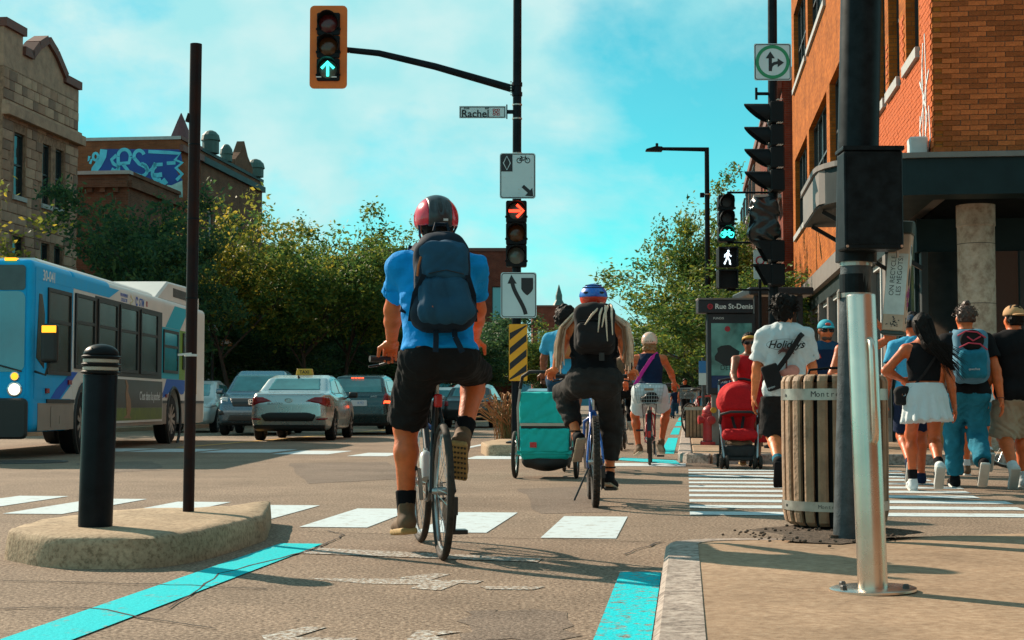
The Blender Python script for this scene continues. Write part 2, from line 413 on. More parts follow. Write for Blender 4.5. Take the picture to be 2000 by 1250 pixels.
# bicycle lane lines, stop line and the worn bicycle stencil
sstrip('lane_line', 'paint_cyan', -2.26, -2.02, 2.0, 8.45, 0.005)
sstrip('lane_line', 'paint_cyan_worn', -0.31, -0.12, 2.0, 7.2, 0.005)
for t0, t1 in ((24.5, 36), (40, 52), (56, 70), (74, 95)): sstrip('lane_line', 'paint_cyan', -0.42, -0.2, t0, t1, 0.005)
strip('cyan_patch', 'paint_cyan_worn', [gnd(1205, 899), gnd(1330, 908), gnd(1320, 900), gnd(1215, 894)], 0.006)
strip('stop_line', 'paint_worn', [gnd(598, 1070), gnd(1060, 1092), gnd(1050, 1099), gnd(590, 1082)], 0.004)
for poly in ([(595, 1130), (790, 1131), (900, 1136), (880, 1143), (720, 1141)], [(775, 1129), (850, 1120), (880, 1122), (838, 1134)], [(800, 1150), (845, 1133), (905, 1137), (860, 1154)],
             [(880, 1134), (945, 1135), (930, 1141), (890, 1140)], [(935, 1146), (1065, 1147), (1040, 1153), (950, 1152)],
             [(510, 1243), (600, 1225), (640, 1226), (575, 1246), (700, 1248), (690, 1254), (520, 1254)], [(815, 1233), (905, 1235), (850, 1243), (880, 1254), (790, 1254)]):
    ZS = globals().get('ZS', .0016) + .0003; strip('stencil_mark', 'paint_worn', [gnd(*p) for p in poly], ZS)
for t0, t1 in ((27, 30), (33, 36), (39, 42), (45, 48)): sstrip('lane_dash', 'paint_white', -4.0, -3.86, t0, t1)
mat('line_yellow', (0.72, 0.42, 0.08), 0.8, var=0.2)
sstrip('centre_line', 'line_yellow', -9.2, -9.05, 27, 90)
# cracks and sealed joints in the asphalt
mat('crack', (0.025, 0.02, 0.02), 0.95)
def crack(pts, w):
    pts = [gnd(*p) for p in pts]; q = []
    for a, b in zip(pts, pts[1:]):
        for k in range(6):
            f = k / 6; q.append(((a.x + (b.x - a.x) * f) + random.uniform(-.012, .012), (a.y + (b.y - a.y) * f) + random.uniform(-.02, .02)))
    q.append((pts[-1].x, pts[-1].y)); mb = MB(); mb.ribbon(q, [w * random.uniform(.4, 1.3) for _ in q], lambda u, v, d: (u, v, d), 0.0055, 0.0065); mb.build('road_crack', 'crack', ROAD)
crack([(0, 1135), (300, 1143), (520, 1152)], 0.012); crack([(640, 1038), (672, 1046), (640, 1062), (600, 1078), (430, 1122), (330, 1190)], 0.012)
crack([(0, 1190), (160, 1188), (420, 1230)], 0.010); crack([(600, 1040), (830, 1048), (1300, 1062)], 0.006); crack([(1215, 1085), (1290, 1060)], 0.012)
speckle('asphalt_patch_mat', (0.22, 0.165, 0.13), (0.09, 0.065, 0.05), (0.40, 0.31, 0.25), fine=70, bscale=80, bump=0.9)
for pts in ([(560, 905), (760, 902), (800, 935), (600, 945)], [(150, 905), (300, 900), (320, 918), (180, 925)], [(900, 1195), (1080, 1190), (1120, 1250), (930, 1250)], [(1010, 955), (1130, 950), (1190, 1000), (1060, 1003)]):
    g4 = [gnd(*p) for p in pts]; q = []
    for a, b in zip(g4, g4[1:] + g4[:1]):
        for k in range(7): f = k / 7; q.append((a.x + (b.x - a.x) * f + random.uniform(-.05, .05), a.y + (b.y - a.y) * f + random.uniform(-.05, .05)))
    strip('asphalt_repair', 'asphalt_patch_mat', q, .002)
# manhole grate at the left
mat('iron', (0.10, 0.10, 0.10), 0.6, 0.4, var=0.3, vscale=20)
gr = thing('drain_grate', 'iron drain grate set flush in the asphalt at the left edge', 'grate', gnd(40, 903))
mb = MB(); mb.lathe([(0.62, 0.0), (0.62, 0.012), (0.55, 0.012), (0.55, 0.004)], 40, cap=False); mb.build('rim', 'iron', gr)
for i in range(-8, 9):
    h = math.sqrt(max(0.02, 0.55 ** 2 - (i * 0.062) ** 2)); mb = MB(); mb.box((i * 0.062 - 0.016, -h, 0.003), (i * 0.062 + 0.016, h, 0.011)); mb.build('bar', 'iron', gr)

# --- near pavement at the right: raised corner that falls to a flush ramp
KW = 0.15
path = [(st(-0.10, t), 0.13) for t in np.linspace(1.2, 7.3, 14)]
for ang in np.linspace(0, 1, 9)[1:]:
    a = ang * math.pi / 2; c = st(-0.10 + 1.15, 7.3)
    path.append((c + PV * (-1.15 * math.cos(a)) + DV * (1.35 * math.sin(a)), 0.13 - 0.095 * min(1, ang * 1.15)))
for k in range(1, 12): path.append((path[-1][0] + PV * 0.45 + DV * (0.02 + 0.035 * k), 0.035))
outer = [p for p, z in path]; zz = [z for p, z in path]; inner = []
for i, p in enumerate(outer):
    d = (outer[min(i + 1, len(outer) - 1)] - outer[max(i - 1, 0)]).normalized(); nrm = Vector((d.y, -d.x, 0)); inner.append(p + nrm * KW)
KERB = struct(MB().add([(outer[0].x, outer[0].y, -.05), (inner[0].x, inner[0].y, -.05), (inner[0].x, inner[0].y, -.04)], [(0, 1, 2)]).build('kerb', 'kerb'))
KERB['label'] = 'concrete kerb round the near pavement corner'
n = len(outer); seg = 3
i = 0
while i < n - 1:                                        # kerb stones, each its own piece
    j = min(i + seg, n - 1); mb = MB(); vs = []; fs = []
    for k in range(i, j + 1):
        f = (k - i) / (j - i); g = 0.004 * (1 if k == i else (-1 if k == j else 0))
        d = (outer[min(k + 1, n - 1)] - outer[max(k - 1, 0)]).normalized() * g
        o_, n_, z = outer[k] + d, inner[k] + d, zz[k]
        up = o_ * 0.86 + n_ * 0.14
        vs += [(o_.x, o_.y, -0.05), (o_.x, o_.y, z - 0.018), (up.x, up.y, z), (n_.x, n_.y, z), (n_.x, n_.y, -0.05)]
    for k in range(j - i):
        for q in range(4): fs.append((k * 5 + q, k * 5 + q + 1, k * 5 + q + 6, k * 5 + q + 5))
    fs.append((4, 3, 2, 1, 0)); e = (j - i) * 5; fs.append((e, e + 1, e + 2, e + 3, e + 4))
    mb.add(vs, fs).build('kerb_stone', 'kerb', KERB, fix=True); i = j
# slab sheet as a grid between the inner kerb line and a line far to the right
mb = MB(); far = []; NC = 14
for p in inner: far.append(Vector((11.0, p.y + 0.2, 0)) if True else p)
vs = []; fs = []
for i in range(n):
    zi = zz[i] - 0.004
    for k in range(NC + 1):
        f = (k / NC) ** 1.6; q = inner[i].lerp(far[i], f)
        edge = min(1.0, f * 4.0) if i > 13 else 1.0
        z = zi + (0.126 - zi) * (edge if i <= 22 else min(1.0, 0.0)) if i <= 22 else zi
        vs.append((q.x, q.y, z))
for i in range(n - 1):
    for k in range(NC): a = i * (NC + 1) + k; fs.append((a, a + 1, a + NC + 2, a + NC + 1))
PAV = struct(mb.add(vs, fs).build('pavement', 'concrete', fix=True))
if PAV.data.polygons[0].normal.z < 0: PAV.data.flip_normals()
PAV['label'] = 'tan concrete pavement with the bollard and bin'
# --- far pavement beyond the side street
def slab(name, m, pts, z0, z1, bevel=0.02):
    mb = MB(); mb.prism([(p[0], p[1]) for p in pts], G, z0, z1); return mb.build(name, m, None, bevel=bevel, fix=True)
PAV2 = struct(slab('pavement', 'concrete', [st(.08, 20.75), st(0.35, 20.55), st(20, 20.55), st(20, 140), st(.08, 140)], -.05, .13)); PAV2['label'] = 'tan pavement on the far side of the side street'
K2 = struct(slab('kerb', 'kerb', [st(-.12, 21.4), st(-.12, 21.0), st(.0, 20.7), st(.3, 20.42), st(.33, 20.53), st(.07, 20.74), st(.07, 21.4)], -.05, .135)); K2['label'] = 'kerb at the far pavement corner'
for k in range(16):
    mb = MB(); p = [st(-.12, 21.41 + k * 3), st(.075, 21.41 + k * 3), st(.075, 24.39 + k * 3), st(-.12, 24.39 + k * 3)]; mb.prism([(q.x, q.y) for q in p], G, -.05, .135); mb.build('kerb_stone', 'kerb', K2, bevel=.015, fix=True)
for k in range(8):
    mb = MB(); p = [st(.34 + k * 1.8, 20.40), st(2.13 + k * 1.8, 20.40), st(2.13 + k * 1.8, 20.54), st(.34 + k * 1.8, 20.54)]; mb.prism([(q.x, q.y) for q in p], G, -.05, .135); mb.build('kerb_stone', 'kerb', K2, bevel=.015, fix=True)
PAV3 = struct(slab('pavement', 'concrete', [st(-30, 36), st(-16.5, 36), st(-16.0, 37), st(-16.0, 160), st(-30, 160)], -.05, .13)); PAV3['label'] = 'pavement under the trees on the far left side'
# --- traffic islands
def island(name, label, pts, h, m='kerb_rough', jit=0.012):
    P = []
    for a, b in zip(pts, pts[1:] + pts[:1]):
        L_ = (b - a).length; k = max(2, int(L_ / 0.09))
        for i in range(k): P.append(a.lerp(b, i / k))
    cx = sum((p for p in P), Vector((0, 0, 0))) / len(P)
    for _ in range(3): P = [P[i] * .5 + (P[i - 1] + P[(i + 1) % len(P)]) * .25 for i in range(len(P))]
    vs = []; fs = []; n = len(P)
    for lvl, (z, sh) in enumerate(((-.03, 0), (h * .35, .005), (h * .72, .012), (h * .92, .018), (h, .045), (h + .004, .2))):
        for p in P:
            q = p + (cx - p).normalized() * (sh + random.uniform(0, jit) * (1 if lvl < 4 else .2)); vs.append((q.x, q.y, z + (random.uniform(-.004, .004) if 0 < lvl < 5 else 0)))
    for l in range(5):
        for i in range(n): fs.append((l * n + i, l * n + (i + 1) % n, (l + 1) * n + (i + 1) % n, (l + 1) * n + i))
    fs.append(tuple(range(5 * n, 6 * n)))
    o = MB().add(vs, fs).build(name, m, None, True, ang=50, fix=True); return tag(o, label, 'island')
ISL_Z = 0.154
island('traffic_island', 'chipped tan concrete island under the black bollard and thin black pole', [gnd(8, 1094), gnd(100, 1112), gnd(300, 1112), gnd(400, 1095), gnd(523, 1056), gnd(532, 1020), Vector((-1.72, 9.6, 0)), Vector((-2.3, 9.45, 0)), Vector((-2.62, 8.6, 0)), Vector((-2.58, 7.8, 0))], .15)
island('traffic_island', 'short concrete median island at the foot of the street-name pole', [gnd(938, 884), gnd(950, 891), gnd(1035, 891), gnd(1040, 880), st(-2.4, 32), st(-3.2, 32)], .17)

# ================================================================= BUILDINGS
def brickmat(name, c1, c2, mortar, sc=1.0, bw=0.24, bh=0.072):
    c1, c2, mortar = (tuple(c * KA for c in q) for q in (c1, c2, mortar))
    m = bpy.data.materials.new(name); m.use_nodes = True; n = m.node_tree; b = n.nodes['Principled BSDF']; L = n.links.new
    t = n.nodes.new('ShaderNodeTexCoord'); sp = n.nodes.new('ShaderNodeSeparateXYZ'); L(t.outputs['Object'], sp.inputs[0])
    ad = n.nodes.new('ShaderNodeMath'); L(sp.outputs[0], ad.inputs[0]); L(sp.outputs[1], ad.inputs[1])
    cb = n.nodes.new('ShaderNodeCombineXYZ'); L(ad.outputs[0], cb.inputs[0]); L(sp.outputs[2], cb.inputs[1])
    br = n.nodes.new('ShaderNodeTexBrick'); br.inputs['Scale'].default_value = 1.0; br.inputs['Brick Width'].default_value = bw; br.inputs['Row Height'].default_value = bh; br.inputs['Mortar Size'].default_value = 0.007
    br.inputs['Color1'].default_value = (*c1, 1); br.inputs['Color2'].default_value = (*c2, 1); br.inputs['Mortar'].default_value = (*mortar, 1); L(cb.outputs[0], br.inputs['Vector'])
    z = n.nodes.new('ShaderNodeTexNoise'); z.inputs['Scale'].default_value = 1.3; z.inputs['Detail'].default_value = 7; L(t.outputs['Object'], z.inputs['Vector'])
    r = n.nodes.new('ShaderNodeValToRGB'); r.color_ramp.elements[0].position = .3; r.color_ramp.elements[0].color = (.7, .7, .7, 1); r.color_ramp.elements[1].position = .7; r.color_ramp.elements[1].color = (1.15, 1.15, 1.15, 1); L(z.outputs[0], r.inputs[0])
    x = n.nodes.new('ShaderNodeMix'); x.data_type = 'RGBA'; x.blend_type = 'MULTIPLY'; x.inputs[0].default_value = 1; L(br.outputs[0], x.inputs[6]); L(r.outputs[0], x.inputs[7]); L(x.outputs[2], b.inputs['Base Color'])
    b.inputs['Roughness'].default_value = .9; b.inputs['Specular IOR Level'].default_value = .1; bp = n.nodes.new('ShaderNodeBump'); bp.inputs['Strength'].default_value = .6; bp.inputs['Distance'].default_value = .01; L(br.outputs['Fac'], bp.inputs['Height']); bp.invert = True; L(bp.outputs[0], b.inputs['Normal'])
    MATS[name] = m
brickmat('brick_orange', (0.58, 0.17, 0.030), (0.40, 0.105, 0.018), (0.30, 0.12, 0.04))
brickmat('brick_rust', (0.30, 0.10, 0.045), (0.22, 0.07, 0.035), (0.24, 0.12, 0.07))
brickmat('brick_brown', (0.21, 0.10, 0.06), (0.15, 0.075, 0.048), (0.20, 0.13, 0.10), bw=.22)
brickmat('brick_red', (0.26, 0.06, 0.035), (0.19, 0.045, 0.03), (0.2, 0.1, 0.08), bw=.22)
mat('mortar', (0.26, 0.12, 0.07), .95, var=.25, vscale=3)
for k in range(5): mat('brick_%d' % k, tuple(c * (0.72 + .15 * k) for c in (0.56, 0.130, 0.038)), .85, spec=.15, var=.22, vscale=14, bump=.4, bscale=40)
mat('glass_dark', (0.012, 0.022, 0.026), .06, spec=.9, var=.3, vscale=.6)
mat('frame_dark', (0.02, 0.024, 0.026), .5); mat('frame_white', (.62, .66, .66), .6, var=.1); mat('frame_red', (.30, .045, .025), .6)
mat('sill_grey', (.42, .43, .42), .7, var=.15); mat('fascia_teal', (.016, .032, .036), .5, spec=.12, var=.25, vscale=2); mat('canopy_grey', (.24, .215, .20), .5, spec=.2, var=.12, vscale=3); mat('cornice', (.16, .05, .035), .7, var=.2)
mat('dark_metal', (.012, .016, .019), .42, .3, var=.3, vscale=9); mat('plinth', (.46, .22, .07), .8, var=.3, vscale=3, bump=.4, bscale=18)
mat('interior', (.03, .035, .035), .9, var=.4, vscale=1)
def facade(mb, fm, u0, u1, z0, z1, rows, th=.3):
    z = z0
    for (a, b, ops) in sorted(rows):
        if a > z + 1e-4: mb.prism([(u0, z), (u1, z), (u1, a), (u0, a)], fm, 0, th)
        u = u0
        for (p, q) in sorted(ops):
            if p > u + 1e-4: mb.prism([(u, a), (p, a), (p, b), (u, b)], fm, 0, th)
            u = q
        if u < u1 - 1e-4: mb.prism([(u, a), (u1, a), (u1, b), (u, b)], fm, 0, th)
        z = b
    if z1 > z + 1e-4: mb.prism([(u0, z), (u1, z), (u1, z1), (u0, z1)], fm, 0, th)
def rect(u0, u1, z0, z1): return [(u0, z0), (u1, z0), (u1, z1), (u0, z1)]
def window(root, fm, u0, u1, z0, z1, fmat='frame_dark', sill='sill_grey', mull=(1, 1), glass='glass_dark', fw=.06, inset=.1):
    mb = MB(); I = inset
    for r in (rect(u0, u0 + fw, z0, z1), rect(u1 - fw, u1, z0, z1), rect(u0 + fw, u1 - fw, z0, z0 + fw), rect(u0 + fw, u1 - fw, z1 - fw, z1)): mb.prism(r, fm, I, I + .1)
    w = mb.build('window', fmat, root, fix=True)
    nu, nz = mull
    for i in range(1, nu): u = u0 + (u1 - u0) * i / nu; MB().prism(rect(u - fw / 2, u + fw / 2, z0 + fw, z1 - fw), fm, I + .005, I + .09).build('mullion', fmat, w, fix=True)
    for i in range(1, nz): z = z0 + (z1 - z0) * i / nz; MB().prism(rect(u0 + fw, u1 - fw, z - fw / 2, z + fw / 2), fm, I + .01, I + .085).build('mullion', fmat, w, fix=True)
    MB().prism(rect(u0 + fw * .5, u1 - fw * .5, z0 + fw * .5, z1 - fw * .5), fm, I + .06, I + .07).build('pane', glass, w, fix=True)
    if sill: MB().prism(rect(u0 - .08, u1 + .08, z0 - .16, z0 - .002), fm, -.07, I + .05).build('sill', sill, w, fix=True)
    return w
# --- right: brick corner building with a canopy over the pavement
B1 = thing('brick_building', 'orange-red brick corner building with dark windows and rounded dark canopy at right', 'building', st(3.45, 21.75), -A)
FS = lambda u, v, d: (d, u, v)                # street side: u along the street, d into the house
FF = lambda u, v, d: (u, d, v)                # end wall towards the viewer
wins = [(1.24, 2.55), (3.3, 4.6), (5.05, 6.35), (7.1, 9.3), (10.0, 15.3), (16.1, 21.5), (22.2, 27.0)]
rows = [(6.05, 8.45, wins), (10.7, 13.1, wins)]
mb = MB(); facade(mb, FS, 0.0, 28, 4.2, 15.5, rows); mb.build('wall', 'brick_orange', B1, fix=True)
mb = MB(); facade(mb, FF, .301, 14, 4.2, 15.5, [(7.6, 9.6, [(3, 5)])]); mb.build('wall', 'mortar', B1, fix=True)
for zr in ((6.05, 8.45), (10.7, 13.1)):
    for (a, b) in wins: window(B1, FS, a, b, *zr, mull=((1, 2) if b - a < 2 else (4, 2)), inset=.14)
    for (a, b) in wins[4:]:
        MB().prism(rect(a + .02, a + .3, zr[0] + .02, zr[1] - .02), FS, .1, .139).build('shutter', 'frame_red', B1, fix=True)
# bricks one by one on the end wall and the near end of the street wall
def bricks(fm, u0, u1, z0, z1, skip, name, cap=None):
    L_, H_ = .235, .064; data = []; z = z0; r = 0
    meshes = []
    for k in range(5):
        m = bpy.data.meshes.new('brick'); q = MB(); q.prism(rect(0, L_, 0, H_), fm, -.012, .02); m.from_pydata(q.v, [], q.f); m.materials.append(MATS['brick_%d' % k]); bb = bmesh.new(); bb.from_mesh(m); bmesh.ops.recalc_face_normals(bb, faces=bb.faces); bb.to_mesh(m); bb.free(); meshes.append(m)
    cnt = 0; rest = MB()
    while z < z1:
        u = u0 - (L_ / 2 if r % 2 else 0)
        while u < u1:
            if not skip(u, z):
                if cap is None or cnt < cap:
                    o = bpy.data.objects.new('brick', random.choice(meshes)); COL.objects.link(o); o.parent = B1
                    p = fm(u + random.uniform(-.004, .004), z + random.uniform(-.002, .002), random.uniform(-.003, .002)); o.location = p; cnt += 1
                else: rest.prism(rect(u, u + L_, z, z + H_), fm, -.012 + random.uniform(-.003, .002), .02)
            u += L_ + .011
        z += H_ + .009; r += 1
    return rest
bricks(FF, .12, 1.45, 4.22, 6.60, lambda u, z: u < .0, 'brick')
rest = bricks(FF, .12, 7.0, 4.22, 9.6, lambda u, z: u < .0 or (u < 1.47 and z < 6.60) or (2.76 < u < 5.02 and 7.5 < z < 9.6), 'brick', cap=0)
o = rest.build('brickwork', 'brick_2', B1, fix=True); o['kind'] = 'stuff'
FSb = lambda u, v, d: (d, u, v)
rest = bricks(FSb, .0, 6.9, 4.22, 6.9, lambda u, z: u < -.01 or (z > 5.83 and any(a - .28 < u < b + .04 for a, b in wins)), 'brick', cap=0)
o = rest.build('brickwork', 'brick_2', B1, fix=True); o['kind'] = 'stuff'
for zc in (4.2,):
    MB().prism(rect(-.02, 28, 3.75, 4.198), FS, -.12, .3).build('fascia', 'canopy_grey', B1, fix=True)
# canopy with its rounded nose over the pavement
def canopy_outline(r):
    pts = [(9, -.55 - r), (1.2, -.55 - r)]
    for k in range(0, 9): a = math.pi / 2 * k / 8; pts.append((-.2 - (1.35 + r) * math.sin(a), .8 - (1.35 + r) * math.cos(a)))
    pts += [(-1.55 - r, 3.2), (-.02, 3.2), (-.02, -.02), (9, -.02)]
    return pts
CZ = lambda u, v, d: (u, v, d)
mb = MB(); mb.prism(canopy_outline(0), CZ, 3.62, 4.12); mb.build('canopy', 'fascia_teal', B1, fix=True)
mb = MB(); mb.prism(canopy_outline(.05), CZ, 4.122, 4.195); mb.build('canopy_trim', 'canopy_grey', B1, fix=True)
mb = MB(); mb.ribbon([(-.55, -.5), (-1.2, -.12), (-1.53, .5), (-1.55, .8), (-1.55, 3.19)], .03, CZ, 3.64, 4.118); mb.build('canopy_sunlit_nose', 'canopy_grey', B1, fix=True)  # grey skin over the teal nose, painting its sunlit side
MB().box((-.3, .2, 4.21), (-.05, .5, 4.55)).build('roof_unit', 'frame_white', B1, bevel=.02)
for yy in (1.0, 2.9):
    MB().bar((-1.45, yy, 3.6), (-.03, yy, 2.75), .06, .06).build('canopy_brace', 'dark_metal', B1)
# storefront under the overhang
MB().box((.31, .31, 0.13), (13.9, 13.9, .14)).build('floor', 'concrete', B1)
mb = MB(); mb.lathe([(.26, .13), (.26, 3.3), (.27, 3.31), (.27, 3.61)], 28, Matrix.Translation((.66, .62, 0))); mb.build('column', 'column', B1, True, ang=30)
for z in (1.2, 2.2, 3.05): MB().lathe([(.262, z), (.262, z + .008)], 28, Matrix.Translation((.66, .62, 0)), cap=False).build('column_joint', 'crack', B1)
MB().box((.05, 1.9, .13), (13.5, 2.1, .62)).build('plinth', 'plinth', B1, bevel=.02)
MB().box((.05, 1.86, .622), (13.5, 2.12, .69)).build('plinth_cap', 'sill_grey', B1, bevel=.01)
MB().box((.05, 2.1, 3.1), (13.5, 2.3, 3.6)).build('storefront_header', 'fascia_teal', B1)
for i in range(9):
    x = .1 + i * 1.45; w_ = MB().box((x, 2.0, .692), (x + .1, 2.2, 3.098)).build('mullion', 'frame_dark', B1, bevel=.008)
    p = MB().box((x + .1, 2.07, .695), (x + 1.45, 2.09, 3.095)).build('storefront_pane', 'glass_dark', B1)
MB().box((2.55, 2.0, 2.35), (3.9, 2.06, 2.5)).build('door_rail', 'sill_grey', B1)
mat('lamp_white', (1, .92, .8), emit=5.0)
MB().box((2.2, .2, 3.585), (2.6, .32, 3.615)).build('ceiling_lamp', 'lamp_white', B1)
# street-side shop windows
for i in range(2, 10):
    u = .5 + i * 2.7; window(B1, FS, u, u + 2.45, .55, 3.4, 'frame_white', None, mull=(2, 1), fw=.1, inset=.12)
MB().prism(rect(5.6, 28, .13, .549), FS, .02, .3).build('base', 'sill_grey', B1, fix=True); MB().prism(rect(5.6, 28, 3.401, 3.749), FS, .02, .3).build('shop_fascia', 'fascia_teal', B1, fix=True)
MB().box((.1, 2.3, .13), (.2, 5.6, 3.6)).build('side_glazing', 'glass_dark', B1)
for k in range(4): MB().box((.06, 2.4 + k * .95, .14), (.24, 2.5 + k * .95, 3.59)).build('mullion', 'fascia_teal', B1)
for i in range(2, 11):
    u = .22 + i * 2.7; MB().prism(rect(u - .12, u + .27, .55, 3.4), FS, .01, .3).build('pier', 'canopy_grey', B1, fix=True)
MB().box((.4, 2.6, .14), (13.8, 13.8, 4.19)).build('inside_wall', 'interior', B1)
MB().box((0, 0, 15.5), (14, 28, 15.9)).build('parapet', 'sill_grey', B1)
MB().box((.32, 6, 4.25), (13.9, 27.9, 15.4)).build('rear_wall', 'interior', B1)
# graffiti on the bright wall
mat('spray_white', (.72, .80, .82), .8, var=.15, vscale=20); mat('spray_blue', (.012, .07, .32), .7, var=.3, vscale=.6); mat('spray_cyan', (.12, .62, .78), .7, var=.2, vscale=2); mat('spray_pale', (.45, .66, .62), .8, var=.3, vscale=1.2); mat('spray_magenta', (.4, .06, .28), .7)
mb = MB()
for s in ([(.75, 6.0), (.95, 5.4), (.45, 4.9), (.8, 4.35), (1.15, 4.8), (.55, 5.3)], [(.3, 5.0), (.2, 4.5), (.6, 4.25), (1.0, 4.3)], [(.6, 6.1), (.5, 5.4), (.62, 4.7), (.5, 4.3)], [(.85, 5.8), (.8, 5.0), (.9, 4.4)], [(.25, 5.5), (.7, 5.2), (1.1, 5.5)], [(1.1, 5.0), (1.25, 4.3)]):
    q = []
    for a, b in zip(s, s[1:]):
        for k in range(5): q.append((a[0] + (b[0] - a[0]) * k / 5, a[1] + (b[1] - a[1]) * k / 5))
    q.append(s[-1]); mb.ribbon(q, .045, FS, -.022, -.0165)
mb.build('graffiti', 'spray_white', B1, fix=True)

# --- houses further along the right side
def simple_house(name, label, s, t0, t1, depth, h, wallm, rows, side=1, fmat='frame_white', mull=(1, 2), cornice=True, endwins=(), capm='cornice'):
    """side=1: stands right of the street and faces left; side=-1: left of the street, faces right"""
    root = thing(name, label, 'building', st(s, t0), -A)
    L_ = t1 - t0
    fs = (lambda u, v, d: (d, u, v)) if side == 1 else (lambda u, v, d: (-d, u, v))
    fe = (lambda u, v, d: (u, d, v)) if side == 1 else (lambda u, v, d: (-u, d, v))
    mb = MB(); facade(mb, fs, .0, L_, 0, h, rows); facade(mb, fe, .301, depth, 0, h, endwins); mb.prism(rect(.301, depth, 0, h), lambda u, v, d: fe(u, v, L_ - .3 + d), 0, .3)
    mb.build('wall', wallm, root, fix=True)
    for (a, b, ops) in rows:
        for (p, q) in ops: window(root, fs, p, q, a, b, fmat, 'sill_grey', mull)
    for (a, b, ops) in endwins:
        for (p, q) in ops: window(root, fe, p, q, a, b, fmat, 'sill_grey', mull)
    MB().prism([(0.05, .05), (depth, .05), (depth, L_ - .05), (.05, L_ - .05)], (lambda u, v, d: (u * side, v, d)), h - .25, h - .05).build('roof', 'sill_grey', root, fix=True)
    MB().prism(rect(.45, depth - .1, 0.1, h - .3), lambda u, v, d: fe(u, v, d), .45, L_ - .4).build('inside_wall', 'interior', root, fix=True)
    if cornice:
        MB().prism(rect(-.05, L_ + .05, h - .55, h - .25), fs, -.18, -.001).build('cornice', capm, root, fix=True)
        MB().prism(rect(-.02, L_ + .02, h + .002, h + .16), fs, -.08, .35).build('coping', capm, root, fix=True)
    return root, fs, fe
def wr(z0, z1, *us): return (z0, z1, list(us))
us = [(.9 + i * 2.4, 2.2 + i * 2.4) for i in range(6)]
h1, f1, _ = simple_house('brick_house', 'narrow dark red brick house with white bay trim beyond the corner building', 3.15, 50.2, 65, 12, 11.6, 'brick_red', [wr(1, 3, *us), wr(4.6, 6.6, *us), wr(8, 10, *us)], 1)
for i in range(5):
    u = 1.6 + i * 2.8
    for z in (4.2, 7.7): MB().prism(rect(u - .9, u + .9, z - .12, z), f1, -.9, -.001).build('balcony', 'sill_grey', h1, fix=True)
    for z in (4.2, 7.7):
        mb = MB()
        for k in range(7): mb.prism(rect(u - .88 + k * .29, u - .85 + k * .29, z, z + .95), f1, -.88, -.85)
        mb.prism(rect(u - .9, u + .9, z + .95, z + 1.0), f1, -.9, -.84)
        mb.build('balcony_rail', 'frame_dark', h1, fix=True)
simple_house('brick_house', 'pale brick house far along the right side of the street', 3.3, 66, 84, 12, 12.8, 'brick_brown', [wr(1, 3, *us), wr(4.6, 6.6, *us), wr(8, 10, *us)], 1)
simple_house('brick_house', 'last brick house at the far end of the right pavement', 3.4, 85, 120, 12, 10.5, 'brick_red', [wr(4.6, 6.6, *us), wr(1, 3, *us)], 1)

us2 = [(1 + i * 3.2, 2.8 + i * 3.2) for i in range(9)]
simple_house('brick_house', 'brick house beside the near pavement, unseen right of the camera, added to cut sky light', 5.2, -32, 3.6, 12, 11, 'brick_brown', [wr(1, 3, *us2), wr(4.6, 6.6, *us2), wr(8, 10, *us2)], 1)  # unseen house, added to block sky light and darken steel reflections
# --- left: greystone house with stepped parapet
SX = -23.0
stw = [(.95, 1.85), (3.3, 4.05), (4.45, 5.2)]
rowsS = [wr(1.2, 3.2, (1, 2), (3.4, 5)), wr(4.4, 6.6, *[(.95, 1.85)], (3.3, 4.05), (4.45, 5.2)), wr(8.0, 10.2, *stw)]
H0, FH, FE = simple_house('greystone_house', 'brown-grey stone house with red stepped parapet at the left edge', SX, 49.4, 55.9, 14, 12.3, 'stone', rowsS, -1, cornice=False, fmat='frame_dark')
stones = []
for k in range(4): mat('ashlar_%d' % k, [(.34, .19, .125), (.40, .24, .165), (.23, .135, .095), (.45, .28, .19)][k], .9, var=.3, vscale=2.5, bump=.7, bscale=9)
sm = []
for k in range(4):
    for L_ in (.42, .6, .78):
        q = MB(); q.prism(rect(.006, L_ - .006, .006, .342), FH, -.035, .02); o = q.build('stone', 'ashlar_%d' % k, H0, bevel=.014, fix=True); sm.append((L_, o.data)); bpy.data.objects.remove(o)
z = 5.6; cnt = 0
while z < 12.2:
    u = 0.0
    while u < 6.4:
        L_, me = random.choice(sm)
        if u + L_ > 6.5: L_, me = random.choice(sm[::3])
        hit = any(zs - .36 < z < ze and p - L_ < u < q for zs, ze, ops in rowsS for p, q in ops) or 10.5 < z < 10.95
        if not hit and u + L_ < 6.52:
            o = bpy.data.objects.new('stone', me); COL.objects.link(o); o.parent = H0; o.location = FH(u, z, random.uniform(-.012, .008)); cnt += 1
        u += L_ if not hit else .14
    z += .35
MB().prism(rect(-.1, 6.6, 10.62, 10.98), FH, -.28, -.001).build('cornice', 'ashlar_1', H0, fix=True)
MB().prism(rect(-.05, 6.55, 10.98, 11.12), FH, -.14, -.001).build('cornice_cap', 'ashlar_3', H0, fix=True)
